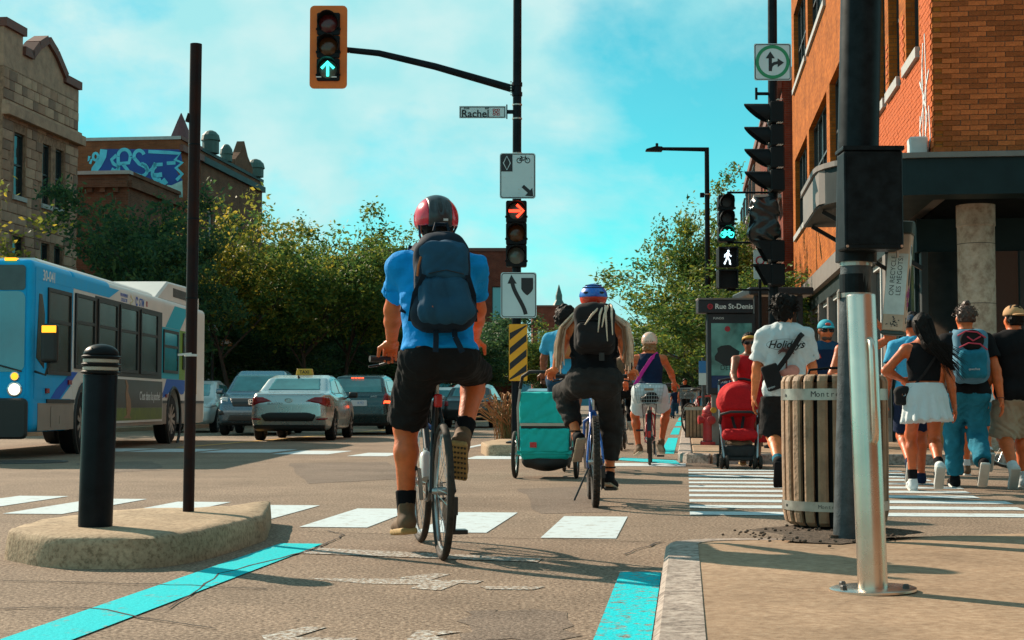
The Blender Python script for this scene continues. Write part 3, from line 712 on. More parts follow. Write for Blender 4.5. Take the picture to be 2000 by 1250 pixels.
# stepped parapet with a gable
par = [(0, 12.31), (6.5, 12.31), (6.5, 12.75), (5.1, 12.75), (5.1, 12.9), (4.2, 13.55), (3.5, 13.85), (2.8, 13.5), (2.2, 13.0), (1.5, 13.0), (1.5, 13.65), (0, 13.65)]
MB().prism(par, FH, 0, .35).build('parapet', 'ashlar_1', H0, fix=True)
mb = MB()
for a, b in (((-.06, 13.65), (1.58, 13.65)), ((1.5, 13.0), (2.25, 13.0)), ((2.2, 13.0), (2.8, 13.5)), ((2.8, 13.5), (3.5, 13.86)), ((3.5, 13.86), (4.2, 13.55)), ((4.2, 13.55), (5.1, 12.9)), ((5.05, 12.78), (6.56, 12.78))):
    d = Vector((b[0] - a[0], b[1] - a[1])).normalized(); n_ = Vector((-d.y, d.x)) * .3; mb.prism([a, b, (b[0] + n_.x, b[1] + n_.y), (a[0] + n_.x, a[1] + n_.y)], FH, -.12, .42)
mb.build('coping', 'cornice', H0, fix=True)
# low brown brick house, the tagged wall behind it and the turreted house
B3, F3, E3 = simple_house('brick_house', 'low brown brick house with plain cornice left of the painted wall', SX + .1, 61.0, 67.4, 16, 10.3, 'brick_brown', [wr(1, 3.2, (1, 2.4), (3.6, 5)), wr(5, 7, (1, 2.4), (3.6, 5))], -1, capm='brick_brown')
mb = MB()
for k in range(22): mb.prism(rect(.4 + k * .55, .62 + k * .55, 9.55, 9.75), E3, -.14, -.001)
mb.build('dentil_course', 'brick_brown', B3, fix=True); MB().prism(rect(0, 15, 9.752, 10.05), E3, -.2, -.001).build('cornice', 'brick_brown', B3, fix=True); MB().prism(rect(-.1, 15, 10.302, 10.45), E3, -.15, .3).build('coping', 'sill_grey', B3, fix=True)
B4, F4, E4 = simple_house('painted_wall_house', 'brick house end wall covered with large blue graffiti lettering', SX + .05, 67.6, 70.6, 20, 12.9, 'brick_rust', [], -1)
MB().prism(rect(-.05, 19, 12.902, 13.05), E4, -.06, .3).build('coping', 'sill_grey', B4, fix=True)
def gp(px, py):                                # picture point -> (u, z) on that end wall
    d = ray(px, py); o = st(SX + .05, 67.6); nrm = DV; t = o.dot(nrm) / d.dot(nrm); p = d * t; return (-(p.dot(PV) - (SX + .05)), CH + p.z)
def gpoly(name, m, pts, d0, d1): MB().prism([gp(*p) for p in pts], E4, d0, d1).build(name, m, B4, fix=True)
def gline(mb, pts, w, d0=-.022, d1=-.018): mb.ribbon([gp(*p) for p in pts], w, E4, d0, d1)
gpoly('graffiti', 'spray_blue', [(200, 291), (352, 292), (356, 315), (345, 335), (357, 352), (335, 362), (318, 360), (300, 357), (250, 343), (186, 340), (184, 328), (194, 318), (196, 305)], -.006, -.001)
gpoly('graffiti', 'spray_pale', [(330, 356), (356, 350), (357, 385), (340, 388), (322, 368)], -.005, -.0005)
mb = MB()
def arc(cx, cy, rx, ry, a0, a1, k=12): return [(cx + rx * math.cos(R(a0 + (a1 - a0) * i / k)), cy + ry * math.sin(R(a0 + (a1 - a0) * i / k))) for i in range(k + 1)]
gline(mb, [(203, 292), (201, 305), (192, 322), (186, 330), (184, 341)], .34)
gline(mb, [(185, 341), (215, 341), (246, 344), (268, 350), (290, 360), (312, 363), (325, 352)], .30)
for p in ([(228, 303), (218, 312), (222, 320), (232, 326), (226, 334), (218, 330)], arc(243, 305, 12, 13, 180, 360), [(231, 306), (232, 340)], [(255, 306), (252, 318), (234, 320)], [(240, 320), (256, 341)], arc(272, 306, 10, 12, 160, 340), [(262, 308), (272, 320), (284, 326)], arc(276, 332, 12, 12, 270, 450),
          [(264, 340), (278, 345)], [(284, 324), (288, 335), (298, 330), (304, 318)], arc(309, 338, 11, 14, 60, 250), [(290, 296), (330, 298), (352, 300), (342, 312), (356, 318), (344, 328), (356, 340), (345, 352)], [(300, 322), (318, 321)], [(326, 319), (343, 318)], [(302, 338), (302, 347)], [(307, 338), (307, 347)], [(313, 337), (314, 346)]):
    gline(mb, p, .16)
for p in ([(175, 305), (173, 314), (180, 310), (176, 320)], arc(187, 306, 5, 7, 0, 360)): gline(mb, p, .12)
mb.build('graffiti_outline', 'spray_cyan', B4, fix=True)
B5, F5, E5 = simple_house('turreted_house', 'dark victorian house with small green turrets above the trees', SX, 70.8, 81.5, 14, 12.9, 'brick_brown', [wr(1, 3, (1, 2), (3.5, 4.5), (6, 7), (8.5, 9.5)), wr(5, 7.2, (1, 1.9), (3.3, 4.2), (5.6, 6.5), (7.9, 8.8)), wr(8.6, 10.2, (1, 1.9), (3.3, 4.2), (5.6, 6.5), (7.9, 8.8))], -1, capm='fascia_teal')
mat('copper', (.05, .11, .10), .6, var=.3, vscale=2); mat('slate', (.13, .045, .05), .7, var=.25)
for (u, hh, r) in ((1.8, .35, .42), (4.4, .1, .3), (9.7, .2, .45)):
    q = FH(u, 0, .1); MB().lathe([(r, 13.07), (r, 13.3 + hh), (r * 1.15, 13.35 + hh), (r * 1.0, 13.6 + hh), (r * .6, 13.78 + hh), (.1, 13.85 + hh)], 12, Matrix.Translation((q[0], q[1], 0))).build('turret', 'copper', B5)
MB().prism([(5.6, 13.07), (8.8, 13.07), (8.8, 13.4), (7.9, 13.9), (7.2, 14.6), (6.5, 13.9), (5.6, 13.4)], FH, 0, .4).build('gable', 'brick_brown', B5, fix=True)
q = FH(.3, 0, .5); MB().lathe([(.8, 13.07), (.75, 13.1), (.45, 13.8), (.2, 14.4), (.02, 14.8)], 8, Matrix.Translation((q[0] - .6, q[1], 0))).build('spire', 'slate', B5)
# houses further left, mostly behind foliage
us = [(1 + i * 2.6, 2.2 + i * 2.6) for i in range(6)]
simple_house('brick_house', 'brown shop house half hidden behind the left trees', SX - .1, 82, 98, 14, 9.5, 'brick_brown', [wr(.6, 3.2, *us), wr(5, 7, *us)], -1)
simple_house('brick_house', 'red-brown row house behind the trees at centre left', SX - .1, 99, 116, 14, 9, 'brick_red', [wr(.6, 3.2, *us), wr(5, 7, *us)], -1)
def far_block(label, px0, px1, pytop, Y, m, wins, depth=14):
    a = at(px0, pytop, Y); b = at(px1, pytop, Y); root = thing('apartment_block', label, 'building', (a.x, Y, 0)); w = b.x - a.x; h = a.z
    fm = lambda u, v, d: (u, d, v); rows = []
    for (z0, z1, ops) in wins: rows.append((z0, z1, ops))
    mb = MB(); facade(mb, fm, 0, w, 0, h, rows); mb.box((0, .301, 0), (.3, depth, h)); mb.box((w - .3, .301, 0), (w, depth, h)); mb.box((.301, .301, h - .3), (w - .301, depth, h - .05)); mb.box((.301, depth - .3, 0), (w - .301, depth, h - .301)); mb.build('wall', m, root, fix=True)
    for (z0, z1, ops) in wins:
        for (p, q) in ops: window(root, fm, p, q, z0, z1, 'frame_dark', None, (1, 1), 'glass_sky')
    MB().box((-.1, -.1, h + .002), (w + .1, .4, h + .25)).build('coping', 'cornice', root)
    return root
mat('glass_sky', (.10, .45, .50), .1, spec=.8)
far_block('red brick block with flat roof behind the blue-shirted cyclist', 722, 1004, 491, 112, 'brick_red', [wr(6.8, 9.4, (.8, 1.9), (3, 4.1), (5.2, 6.3), (7.4, 8.2), (8.95, 9.75)), wr(2, 4.5, (1, 2.4), (5, 6.5))])
far_block('distant low red brick block with painted parapet behind the curly-haired rider', 1040, 1105, 600, 190, 'brick_red', [wr(8, 10, (.6, 1.6), (2.4, 3.3))])
bc = thing('church_tower', 'tiny dark church tower on the skyline by the curly-haired rider', 'tower', (at(1092, 600, 230).x, 230, 0))
MB().box((-.8, 0, 0), (.8, 1.6, 15)).build('shaft', 'brick_red', bc); MB().lathe([(1.2, 15), (1.0, 15.6), (.5, 16.5), (.5, 17.2), (.05, 18.8)], 8, Matrix.Translation((0, .8, 0))).build('belfry', 'copper', bc)
# far wooded hill closing the street, distance haze painted into its colour
mat('hill_haze', (.07, .20, .26), .95, var=.3, vscale=.01)
vs = []; fs = []
for i in range(61):
    x = -900 + i * 30
    for j, (yy, f) in enumerate(((880, 0), (885, .55), (905, 1.0), (990, 1.05))):
        vs.append((x, yy, -2 + f * (36 + 9 * math.sin(i * .21) + 4 * math.sin(i * .67 + 1) + random.uniform(-1, 1))))
for i in range(60):
    for j in range(3): a = i * 4 + j; fs.append((a, a + 4, a + 5, a + 1))
HILL = struct(MB().add(vs, fs).build('hill', 'hill_haze', None, True, fix=True)); HILL['label'] = 'haze-tinted blue-green hill at the end of the street'
# ================================================================= STREET FURNITURE
mat('black_paint', (.010, .013, .017), spec=.09, rough=.35, var=.4, vscale=7, bump=.05); mat('black_rust', (.012, .014, .018), spec=.09, rough=.45, var=.5, vscale=5, col2=(.05, .018, .012))
mat('black_plastic', (.012, .014, .016), spec=.09, rough=.4); mat('reflector', (.50, .44, .36), .35, var=.15); mat('white_plastic', (.75, .78, .78), .5)
mat('pole_grey', (.085, .10, .11), spec=.09, rough=.5, metal=.4, var=.4, vscale=14, bump=.15, bscale=90); mat('box_dark', (.012, .018, .022), spec=.09, rough=.42, metal=.1, var=.5, vscale=16)
mat('steel', (.80, .68, .58), .28, 1.0, var=.2, vscale=3); mat('steel_band', (.52, .47, .42), .38, .85, var=.25, vscale=12); mat('wood_slat', (.36, .225, .135), .7, var=.35, vscale=9, bump=.3, bscale=40)
mat('sign_white', (.62, .80, .84), .45, var=.05, vscale=3); mat('sign_black', (.012, .014, .018), .5); mat('sign_yellow', (1.0, .44, .012), .45, var=.12, vscale=4); mat('sign_green', (.015, .30, .13), .5); mat('sign_red', (.45, .03, .05), .5); mat('sign_back', (.3, .31, .31), .5, .6)
mat('signal_orange', (.90, .17, .004), .5, var=.1); mat('signal_body', (.014, .016, .018), spec=.09, rough=.45)
mat('lens_red_off', (.10, .012, .014), .2); mat('lens_amber_off', (.09, .03, .008), .2); mat('lens_grey_off', (.10, .115, .10), .15)
mat('led_green', (.05, .95, .75), emit=2.2); mat('led_red', (1.0, .05, .02), emit=3.0); mat('led_white', (.80, .92, 1.0), emit=1.7); mat('led_bike', (.05, .95, .75), emit=2.0)
def rr(w, h, r, n=4):
    pts = []
    for cx, cy, a0 in ((w / 2 - r, h / 2 - r, 0), (-w / 2 + r, h / 2 - r, 90), (-w / 2 + r, -h / 2 + r, 180), (w / 2 - r, -h / 2 + r, 270)):
        for k in range(n + 1): a = R(a0 + 90 * k / n); pts.append((cx + r * math.cos(a), cy + r * math.sin(a)))
    return pts
# black bollard with two reflective rings
g = gnd(186, 1028, ISL_Z)
b = thing('bollard', 'thick black bollard with domed cap and two pale rings on the near island', 'bollard', g)
b.rotation_euler = (0, R(1.2), 0); r = .087; Hh = .93
MB().lathe([(r * .99, 0), (r, .02), (r, .775), (r * .98, .78)], 36).build('post', 'black_paint', b, True, ang=30)
for k, z in enumerate((.782, .822, .862)):
    MB().lathe([(r * .95, z), (r * 1.14, z + .004), (r * 1.16, z + .012), (r * 1.05, z + .018), (r * .95, z + .018)], 36).build('fin', 'black_plastic', b, True, ang=30)
for z in (.800, .840): MB().lathe([(r * 1.02, z + .001), (r * 1.05, z + .004), (r * 1.05, z + .018), (r * 1.02, z + .021)], 36).build('reflective_ring', 'reflector', b, True, ang=30)
MB().lathe([(r * 1.0, .88)] + [(r * 1.04 * math.cos(a), .884 + .055 * math.sin(a)) for a in np.linspace(0, 1.5, 9)], 36).build('cap', 'black_plastic', b, True, ang=50)
for a in (.6, 2.2, 4.2): MB().lathe([(.006, 0), (.006, .004), (.002, .006)], 8, Matrix.Translation((r * .8 * math.cos(a), r * .8 * math.sin(a), .915))).build('cap_screw', 'steel', b)
# thin black pole on the island
g = gnd(368, 999, ISL_Z)
p = thing('post', 'tall thin rusty black pole with a white tie standing on the near island', 'pole', g); top = at(383, 86, g.y)
d = top - g
MB().tube([(0, 0, 0), d * .5, d], [.033, .034, .035], 20).build('shaft', 'black_rust', p, True, ang=60)
q = d * .838; MB().bar(q + Vector((-.045, 0, -.02)), q + Vector((-.03, 0, .03)), .03, .02).build('clip', 'black_rust', p)
q = d * .33; MB().lathe([(.037, -.006), (.039, 0), (.037, .008)], 20, Matrix.Translation(q)).build('tie', 'white_plastic', p, True); MB().bar(q + Vector((.01, -.03, .01)), q + Vector((-.07, -.03, .003)), .012, .012).build('tie_tail', 'white_plastic', p)
for z in (.45, .62, .78): q = d * z; MB().lathe([(.0355, 0), (.0365, .004), (.0355, .010)], 20, Matrix.Translation(q)).build('band', 'black_paint', p)
# stainless bollard
g = gnd(1705, 1153, .128)
b = thing('bollard', 'brushed stainless steel bollard with side handle and round base plate on the pavement', 'bollard', g); b.rotation_euler = (0, R(-1.6), 0)
MB().lathe([(.150, 0), (.150, .008), (.144, .011), (.05, .011)], 48).build('base_plate', 'steel', b, True, ang=30)
MB().lathe([(.052, .010), (.052, 1.035), (.050, 1.041), (.044, 1.043)], 40).build('post', 'steel', b, True, ang=30)
pts = [(.012, -.045, .52), (.012, -.075, .53), (.012, -.085, .56)] + [(.012, -.085, z) for z in (.65, .75, .84)] + [(.012, -.075, .87), (.012, -.045, .88)]
MB().tube(pts, .012, 12).build('handle', 'steel', b, True, ang=60)
for a in (R(200), R(330), R(70), R(140)): MB().lathe([(.012, .011), (.012, .022), (.008, .026)], 6, Matrix.Translation((.118 * math.cos(a), .118 * math.sin(a), 0))).build('bolt', 'iron', b)
# dark pole with cabinet (foreground right)
g = gnd(1657, 1052, .126); YP = g.y
P = thing('utility_pole', 'thick dark metal pole with a black cabinet in front of the brick building', 'pole', g)
lo = Vector((0, 0, -.02)); mid = at(1672, 505, YP) - g; top = at(1686, -220, YP) - g
MB().tube([lo, mid], .075, 28).build('lower_shaft', 'pole_grey', P, True, ang=60)
MB().tube([mid - (mid - lo).normalized() * .02, top], .100, 32).build('upper_shaft', 'box_dark', P, True, ang=60)
c = at(1685, 402, YP) - g; w, h = .282, .475
MB().prism(rr(w, h, .012), lambda u, v, dd: (c.x + u, c.y - .115 + dd, c.z + v), -.12, .04).build('cabinet', 'box_dark', P, fix=True, bevel=.006)
MB().prism(rr(w + .012, .02, .004), lambda u, v, dd: (c.x + u, c.y - .115 + dd, c.z + h / 2 + .011 + v), -.13, .05).build('cabinet_lid', 'box_dark', P, fix=True)
MB().prism(rr(w - .03, h - .05, .008), lambda u, v, dd: (c.x + u, c.y - .115 + dd, c.z + v), -.124, -.1205).build('cabinet_door', 'box_dark', P, fix=True)
for dx, dz in ((-.13, -.225), (.13, -.225)): MB().lathe([(.007, 0), (.007, .006)], 8, frame((c.x + dx, c.y - .236, c.z + dz), (1, 0, 0), (0, 0, 1))).build('cabinet_screw', 'steel', P)
MB().box((c.x + .118, c.y - .19, c.z - .275), (c.x + .128, c.y - .17, c.z - .24)).build('padlock', 'steel_band', P)
def ringat(pyy, m, hh=.016, tail=True):
    f = (pyy - 505) / (1052 - 505); q = mid.lerp(lo, f)
    MB().lathe([(.0765, -hh / 2), (.079, -hh / 2), (.079, hh / 2), (.0765, hh / 2)], 28, Matrix.Translation(q)).build('strap', m, P)
    if tail: MB().box((q.x - .088, q.y - .02, q.z - hh * .8), (q.x - .078, q.y + .012, q.z + hh * .9)).build('strap_buckle', m, P, bevel=.002)
ringat(516, 'steel_band', .022, False); ringat(577, 'steel_band', .022)
MB().lathe([(.0758, 0), (.0762, .002), (.0762, .10), (.0758, .102)], 28, Matrix.Translation(mid.lerp(lo, .13))).build('sticker_wrap', 'box_dark', P)
MB().prism(rr(.20, .09, .02), lambda u, v, dd: (u, v, dd), 0, .02).build('foot', 'asphalt_dark', P)
# asphalt patch round the pole and bin
mb = MB(); pts = []
for k in range(28):
    a = 2 * math.pi * k / 28; pts.append((g.x - .02 + (.38 + .07 * math.sin(3 * a + 1) + random.uniform(-.04, .04)) * math.cos(a), g.y + .28 + (.55 + .1 * math.sin(2 * a) + random.uniform(-.04, .04)) * math.sin(a)))
PATCH = strip('asphalt_patch', 'asphalt_dark', pts, .131, PAV)
mb = MB()
for k in range(120):
    a = random.uniform(0, 6.28); rr_ = random.gauss(.34, .07); s = random.uniform(.004, .012); x = g.x - .1 + rr_ * math.cos(a); y = g.y + .15 + rr_ * math.sin(a) * 1.1
    mb.lathe([(s * .6, 0), (s, s * .5), (s * .5, s)], 5, Matrix.Translation((x, y, .131)))
o = mb.build('gravel', 'asphalt_dark', PAV); o['kind'] = 'stuff'
# cigarette-end recycling box strapped to the pole
mat('tin_white', (.60, .66, .66), .45, .2, var=.2, vscale=10); mat('tin_tan', (.58, .44, .33), .55, var=.25, vscale=9); mat('tin_green', (.03, .055, .05), .5)
RB = thing('recycling_box', 'tall white sticker-covered cigarette-end recycling box strapped to the dark pole', 'bin', at(1745, 655, YP - .02)); RB.rotation_euler = (R(-2), R(5), R(-24))
w2, d2, h2 = .105, .085, .50
MB().box((-w2 / 2, -d2 / 2, .02), (w2 / 2, d2 / 2, h2)).build('body', 'tin_tan', RB, bevel=.005)
MB().box((-w2 / 2 - .003, -d2 / 2 - .003, 0), (w2 / 2 + .003, d2 / 2 + .003, .0195)).build('base', 'tin_green', RB, bevel=.004)
MB().prism([(-d2 / 2 - .004, 0), (d2 / 2 + .004, 0), (d2 / 2 + .004, .055), (d2 / 2 - .025, .07), (-d2 / 2 - .004, .06)], lambda u, v, dd: (dd, u, h2 + .0005 + v), -w2 / 2 - .004, w2 / 2 + .004).build('hood', 'tin_green', RB, fix=True, bevel=.004)
FB = lambda u, v, dd: (u, -d2 / 2 - dd, v)
MB().prism(rect(-w2 / 2 + .003, w2 / 2 - .003, .10, .40), FB, .0002, .002).build('front_label', 'tin_white', RB, fix=True)
text('lettering', 'ON RECYCLE\nLES MÉGOTS!', .033, 'sign_black', RB, frame((-.002, -d2 / 2 - .0022, .29), (0, 0, 1), (-1, 0, 0)), .0006)
FR = lambda u, v, dd: (w2 / 2 + dd, u, v)
def sticker(fm, pts, m, dd=.0016, name='sticker'): MB().prism(pts, fm, .0003, dd).build(name, m, RB, fix=True)
sticker(FR, [(x, y + .40) for x, y in ((-.03, 0), (-.02, -.05), (.02, -.055), (.03, -.01), (.01, .045), (-.012, .05))], 'sign_white')
sticker(FR, [(x, y + .39) for x, y in ((-.012, .02), (.015, .005), (.008, .05), (-.01, .052))], 'sign_black', .0026)
sticker(FR, [(.022 * math.cos(a), .29 + .045 * math.sin(a)) for a in np.linspace(0, 6.1, 14)], 'sign_black')
mb = MB()
for k in range(16): a = random.uniform(-.03, .02); zz_ = random.uniform(.14, .235); mb.ribbon([(a, zz_), (a + random.uniform(-.02, .025), zz_ + random.uniform(-.03, .03)), (a + random.uniform(-.01, .02), zz_ + .02)], .005, FR, .0003, .0016)
mb.build('tag_scrawl', 'spray_magenta', RB, fix=True)
sticker(FR, [(.012 * math.cos(a), .075 + .016 * math.sin(a)) for a in np.linspace(0, 6.1, 12)], 'sign_black'); sticker(FR, [(.006 * math.cos(a), .075 + .008 * math.sin(a)) for a in np.linspace(0, 6.1, 10)], 'tin_white', .0026)
mb = MB()
for k in range(22): a = random.uniform(0, 6.28); q = random.uniform(0, .03); mb.ribbon([(q * math.cos(a), .06 + q * math.sin(a)), (q * math.cos(a) + random.uniform(-.012, .012), .06 + q * math.sin(a) + random.uniform(-.012, .012))], .004, FB, .0003, .0016)
mb.build('tag_scrawl', 'sign_black', RB, fix=True)
# slatted litter bin
g = gnd(1636, 1030, .128); LB = thing('litter_bin', 'round wooden-slatted litter bin with steel bands in front of the zebra crossing', 'bin', (g.x, g.y + .05, g.z))
n = 22; rb = .272
MB().lathe([(.20, 0), (.245, .02), (.245, .70), (.23, .71)], 40).build('liner', 'black_plastic', LB, True, ang=40)
MB().lathe([(.17, -.02), (.22, -.02), (.20, .0)], 30).build('foot', 'iron', LB)
for k in range(n):
    a = 2 * math.pi * k / n; prof = [(.235, .015), (.262, .035), (rb, .08), (rb + .004, .40), (rb + .004, .775), (rb - .008, .80), (.240, .81)]; mb = MB(); hw = .027
    M = Matrix.Rotation(a, 4, 'Z'); vs = []; fs = []
    for (rad, z) in prof:
        for (rx, sy) in ((-.018, -hw * .9), (0, -hw), (.005, -hw * .55), (.005, hw * .55), (0, hw), (-.018, hw * .9)): vs.append(M @ Vector((rad + rx, sy, z)))
    for i in range(len(prof) - 1):
        for j in range(5): fs.append((i * 6 + j, i * 6 + j + 1, i * 6 + j + 7, i * 6 + j + 6))
        fs.append((i * 6 + 5, i * 6, i * 6 + 6, i * 6 + 11))
    fs.append(tuple(range(6))[::-1]); e = (len(prof) - 1) * 6; fs.append(tuple(range(e, e + 6)))
    mb.add(vs, fs).build('slat', 'wood_slat', LB, fix=True)
for z0, z1 in ((.675, .735), (.095, .145)):
    MB().lathe([(rb + .0065, z0), (rb + .010, z0), (rb + .010, z1), (rb + .0065, z1)], 66, cap=False).build('band', 'steel_band', LB, True, ang=30)
def wrap_text(s, z, size, a0, m, rad=rb + .0105):
    for i, ch in enumerate(s):
        if ch == ' ': continue
        a = a0 + i * size * .60 / rad; pos = (rad * math.cos(a), rad * math.sin(a), z); text('lettering', ch, size, m, LB, frame(pos, (-math.sin(a), math.cos(a), 0), (0, 0, 1)), .0005)
wrap_text('Montréal', .705, .042, R(-124), 'sign_black')
for k in range(4):
    a = R(-124) + 8.6 * .042 * .6 / rb; cx, cz = .011 * math.cos(R(45 + 90 * k)), .011 * math.sin(R(45 + 90 * k)); MB().torus((0, 0, 0), .009, .002, 'z', 16, 5).build('rosette', 'sign_black', LB).matrix_local = frame(((rb + .011) * math.cos(a), (rb + .011) * math.sin(a), .705), (-math.sin(a), math.cos(a), 0), (0, 0, 1)) @ Matrix.Translation((cx, cz, 0))
wrap_text('Montréal', .12, .028, R(-118), 'iron')
for a in (R(-165), R(-150 + 180)):
    for z in (.70, .12): MB().lathe([(.009, 0), (.006, .005)], 8, frame(((rb + .0095) * math.cos(a), (rb + .0095) * math.sin(a), z), (-math.sin(a), math.cos(a), 0), (0, 0, 1))).build('bolt', 'iron', LB)
MB().tube([(-.16, -.1, .80), (-.15, -.1, .835), (-.05, -.12, .845), (.05, -.12, .845), (.10, -.1, .835), (.11, -.1, .80)], .007, 8).build('lid_handle', 'black_plastic', LB, True)
MB().lathe([(.235, .775), (.238, .80), (.22, .806), (.15, .79)], 36, cap=False).build('top_ring', 'black_plastic', LB, True)

# ---------------------------------------------------------------- centre pole with signals and signs (depth about 24 m)
YC = 24.0; base = gnd(1008, 864, .17); base.y = YC; base.x = at(1008, 864, YC).x; base.z = .17
TP = thing('traffic_pole', 'tall black traffic pole with long signal arm rising from the median island', 'pole', base)
def L_(px, py, dy=0.0): return at(px, py, YC + dy) - base
MB().tube([(0, 0, -.02), L_(1009, 520), L_(1011, -130)], [.075, .072, .066], 20).build('shaft', 'black_paint', TP, True, ang=60)
MB().lathe([(.16, 0), (.16, .03), (.09, .05)], 20).build('base_flange', 'black_paint', TP)
MB().tube([L_(1003, 174), L_(850, 130), L_(740, 104), L_(672, 97)], [.062, .055, .05, .046], 14).build('arm', 'black_paint', TP, True, ang=60)
for py in (165, 184): q = L_(1010, py); MB().lathe([(.072, -.03), (.083, -.03), (.083, .03), (.072, .03)], 16, Matrix.Translation(q)).build('arm_clamp', 'black_paint', TP)
for k in range(6): q = L_(998, 160 + k * 5, -.05); MB().lathe([(.012, 0), (.012, .03)], 6, frame(q, (1, 0, 0), (0, 0, 1))).build('bolt', 'steel', TP)
def signal(name, label, px0, px1, py0, py1, Y, lens, board=None, cat='traffic light', hood=True, n=3):
    a = at(px0, py1, Y); b_ = at(px1, py0, Y); w = b_.x - a.x; h = b_.z - a.z
    root = thing(name, label, cat, ((a.x + b_.x) / 2, Y, a.z)); ch = h / n
    if board: MB().prism([(x, y + h / 2) for x, y in rr(w * board[0], h * board[1], .07)], FRONT(0, 0, 0), -.05, -.03).build('backboard', board[2], root, fix=True)
    for i in range(n):
        z = h - ch * (i + .5); hs = MB().prism([(x, y + z) for x, y in rr(w, ch - .008, .03)], FRONT(0, 0, 0), -.20, .0).build('housing', 'signal_body', root, fix=True, bevel=.008)
        r_ = min(w, ch) * .40
        if lens[i] is not None:
            M = frame((0, -.001, z), (1, 0, 0), (0, 0, 1))
            MB().lathe([(r_ * 1.0, 0), (r_ * .99, .012), (r_ * .7, .03), (r_ * .3, .038)], 24, M).build('lens', lens[i], hs, True)
        if hood:
            vs = []; fs = []
            for k in range(19):
                aa = R(-35 + 250 * k / 18); ln = .22 * (.35 + .65 * max(0, math.sin(aa)) ** .6) if math.sin(aa) > 0 else .08
                for rr2, yy in ((r_ * 1.1, 0), (r_ * 1.1, -ln), (r_ * 1.16, -ln), (r_ * 1.16, 0)): vs.append((rr2 * math.cos(aa), yy, z + rr2 * math.sin(aa)))
            for k in range(18):
                for j in range(4): fs.append((k * 4 + j, k * 4 + (j + 1) % 4, k * 4 + 4 + (j + 1) % 4, k * 4 + 4 + j))
            MB().add(vs, fs).build('visor', 'signal_body', hs, fix=True)
        for sx in (-1, 1): MB().box((sx * w * .5 - .012, -.012, z - .10), (sx * w * .5 + .012, .02, z - .07)).build('latch', 'signal_body', hs)
    return root, w, h, ch
def arrow(root, x, z, s, ang, m, d=.05, name='lit_arrow', w=.17):
    c, sn = math.cos(ang), math.sin(ang); rot = lambda p: (p[0] * c - p[1] * sn, p[0] * sn + p[1] * c)
    mb = MB(); F = FRONT(x, 0, z)
    mb.ribbon([rot((-s * .95, 0)), rot((s * .55, 0))], s * w * 2, F, d, d + .006); mb.ribbon([rot((0.05 * s, s * .78)), rot((s * .86, 0.02 * s)), rot((.05 * s, -s * .78))], s * w * 2, F, d + .001, d + .007); return mb.build(name, m, root, fix=True)
sg, w, h, ch = signal('traffic_light', 'overhead traffic light with orange backboard and lit green up arrow', 618, 664, 24, 158, YC - .15, ['lens_red_off', 'lens_amber_off', 'lens_grey_off'], (1.62, 1.21, 'signal_orange'))
arrow(sg, 0, ch * .5, .125, math.pi / 2, 'led_green')
for sx in (-1, 1): MB().box((sx * w * .33 - .04, -.22, .01), (sx * w * .33 + .04, -.20, .025)).build('visor_edge', 'white_plastic', sg)
sg, w, h, ch = signal('traffic_light', 'black three-lamp light with red right arrow between two white signs', 988, 1029, 391, 521, YC - .15, ['lens_grey_off', 'lens_amber_off', 'lens_grey_off'])
arrow(sg, 0, ch * 2.5, .125, 0, 'led_red')
def sign(name, label, px0, px1, py0, py1, Y, face='sign_white', rad=.04, border=True, cat='sign', group=None):
    a = at(px0, py1, Y); b_ = at(px1, py0, Y); w = b_.x - a.x; h = b_.z - a.z
    root = thing(name, label, cat, ((a.x + b_.x) / 2, Y, (a.z + b_.z) / 2))
    MB().prism(rr(w, h, rad), FRONT(0, 0, 0), -.004, 0).build('plate', face, root, fix=True)
    if border: MB().ribbon([(x * (1 - .035 / w * 1), y * (1 - .035 / h)) for x, y in rr(w, h, rad)], .012, FRONT(0, 0, 0), .0005, .002, True).build('border', 'sign_black', root, fix=True)
    return root, w, h
def bike_icon(mb, F, s, d0, d1, t=.1):
    for cx in (-.55, .55): mb.ribbon([(s * (cx + .33 * math.cos(a)), s * (-.15 + .33 * math.sin(a))) for a in np.linspace(0, 2 * math.pi, 19)[:-1]], s * t, F, d0, d1, True)
    for l in ([(-.55, -.15), (-.25, .28), (.3, .28), (.0, -.15), (-.55, -.15)], [(-.25, .28), (0, -.15)], [(.3, .28), (.55, -.15)], [(.3, .28), (.24, .48), (.38, .5)], [(-.25, .28), (-.3, .4)], [(-.42, .41), (-.18, .41)]): mb.ribbon([(s * x, s * y) for x, y in l], s * t, F, d0, d1)
s1, w, h = sign('road_sign', 'white reserved bicycle lane sign with diamond and corner arrow on the black pole', 976, 1046, 299, 388, YC - .1)
MB().prism(rect(-w / 2 + .025, -w / 2 + .20, h / 2 - .29, h / 2 - .025), FRONT(0, 0, 0), .001, .003).build('dark_panel', 'sign_black', s1, fix=True)
cx, cz = -w / 2 + .112, h / 2 - .157
MB().ribbon([(cx, cz + .11), (cx + .055, cz), (cx, cz - .11), (cx - .055, cz)], .014, FRONT(0, 0, 0), .0035, .005, True).build('diamond', 'sign_white', s1, fix=True)
mb = MB(); bike_icon(mb, FRONT(.09, 0, h / 2 - .10), .115, .001, .003, .11); mb.build('bicycle_symbol', 'sign_black', s1, fix=True)
mb = MB(); mb.ribbon([(.08, -.16), (.19, -.26)], .055, FRONT(0, 0, 0), .001, .003); mb.prism([(.245, -.325), (.23, -.19), (.115, -.315)], FRONT(0, 0, 0), .001, .0035); mb.build('arrow', 'sign_black', s1, fix=True)
for x, z in ((-.21, -.03), (.22, -.03), (.02, -.21), (.02, -.27)): MB().lathe([(.008, 0), (.005, .004)], 8, frame((x, -.001, z), (1, 0, 0), (0, 0, 1))).build('rivet', 'steel', s1)
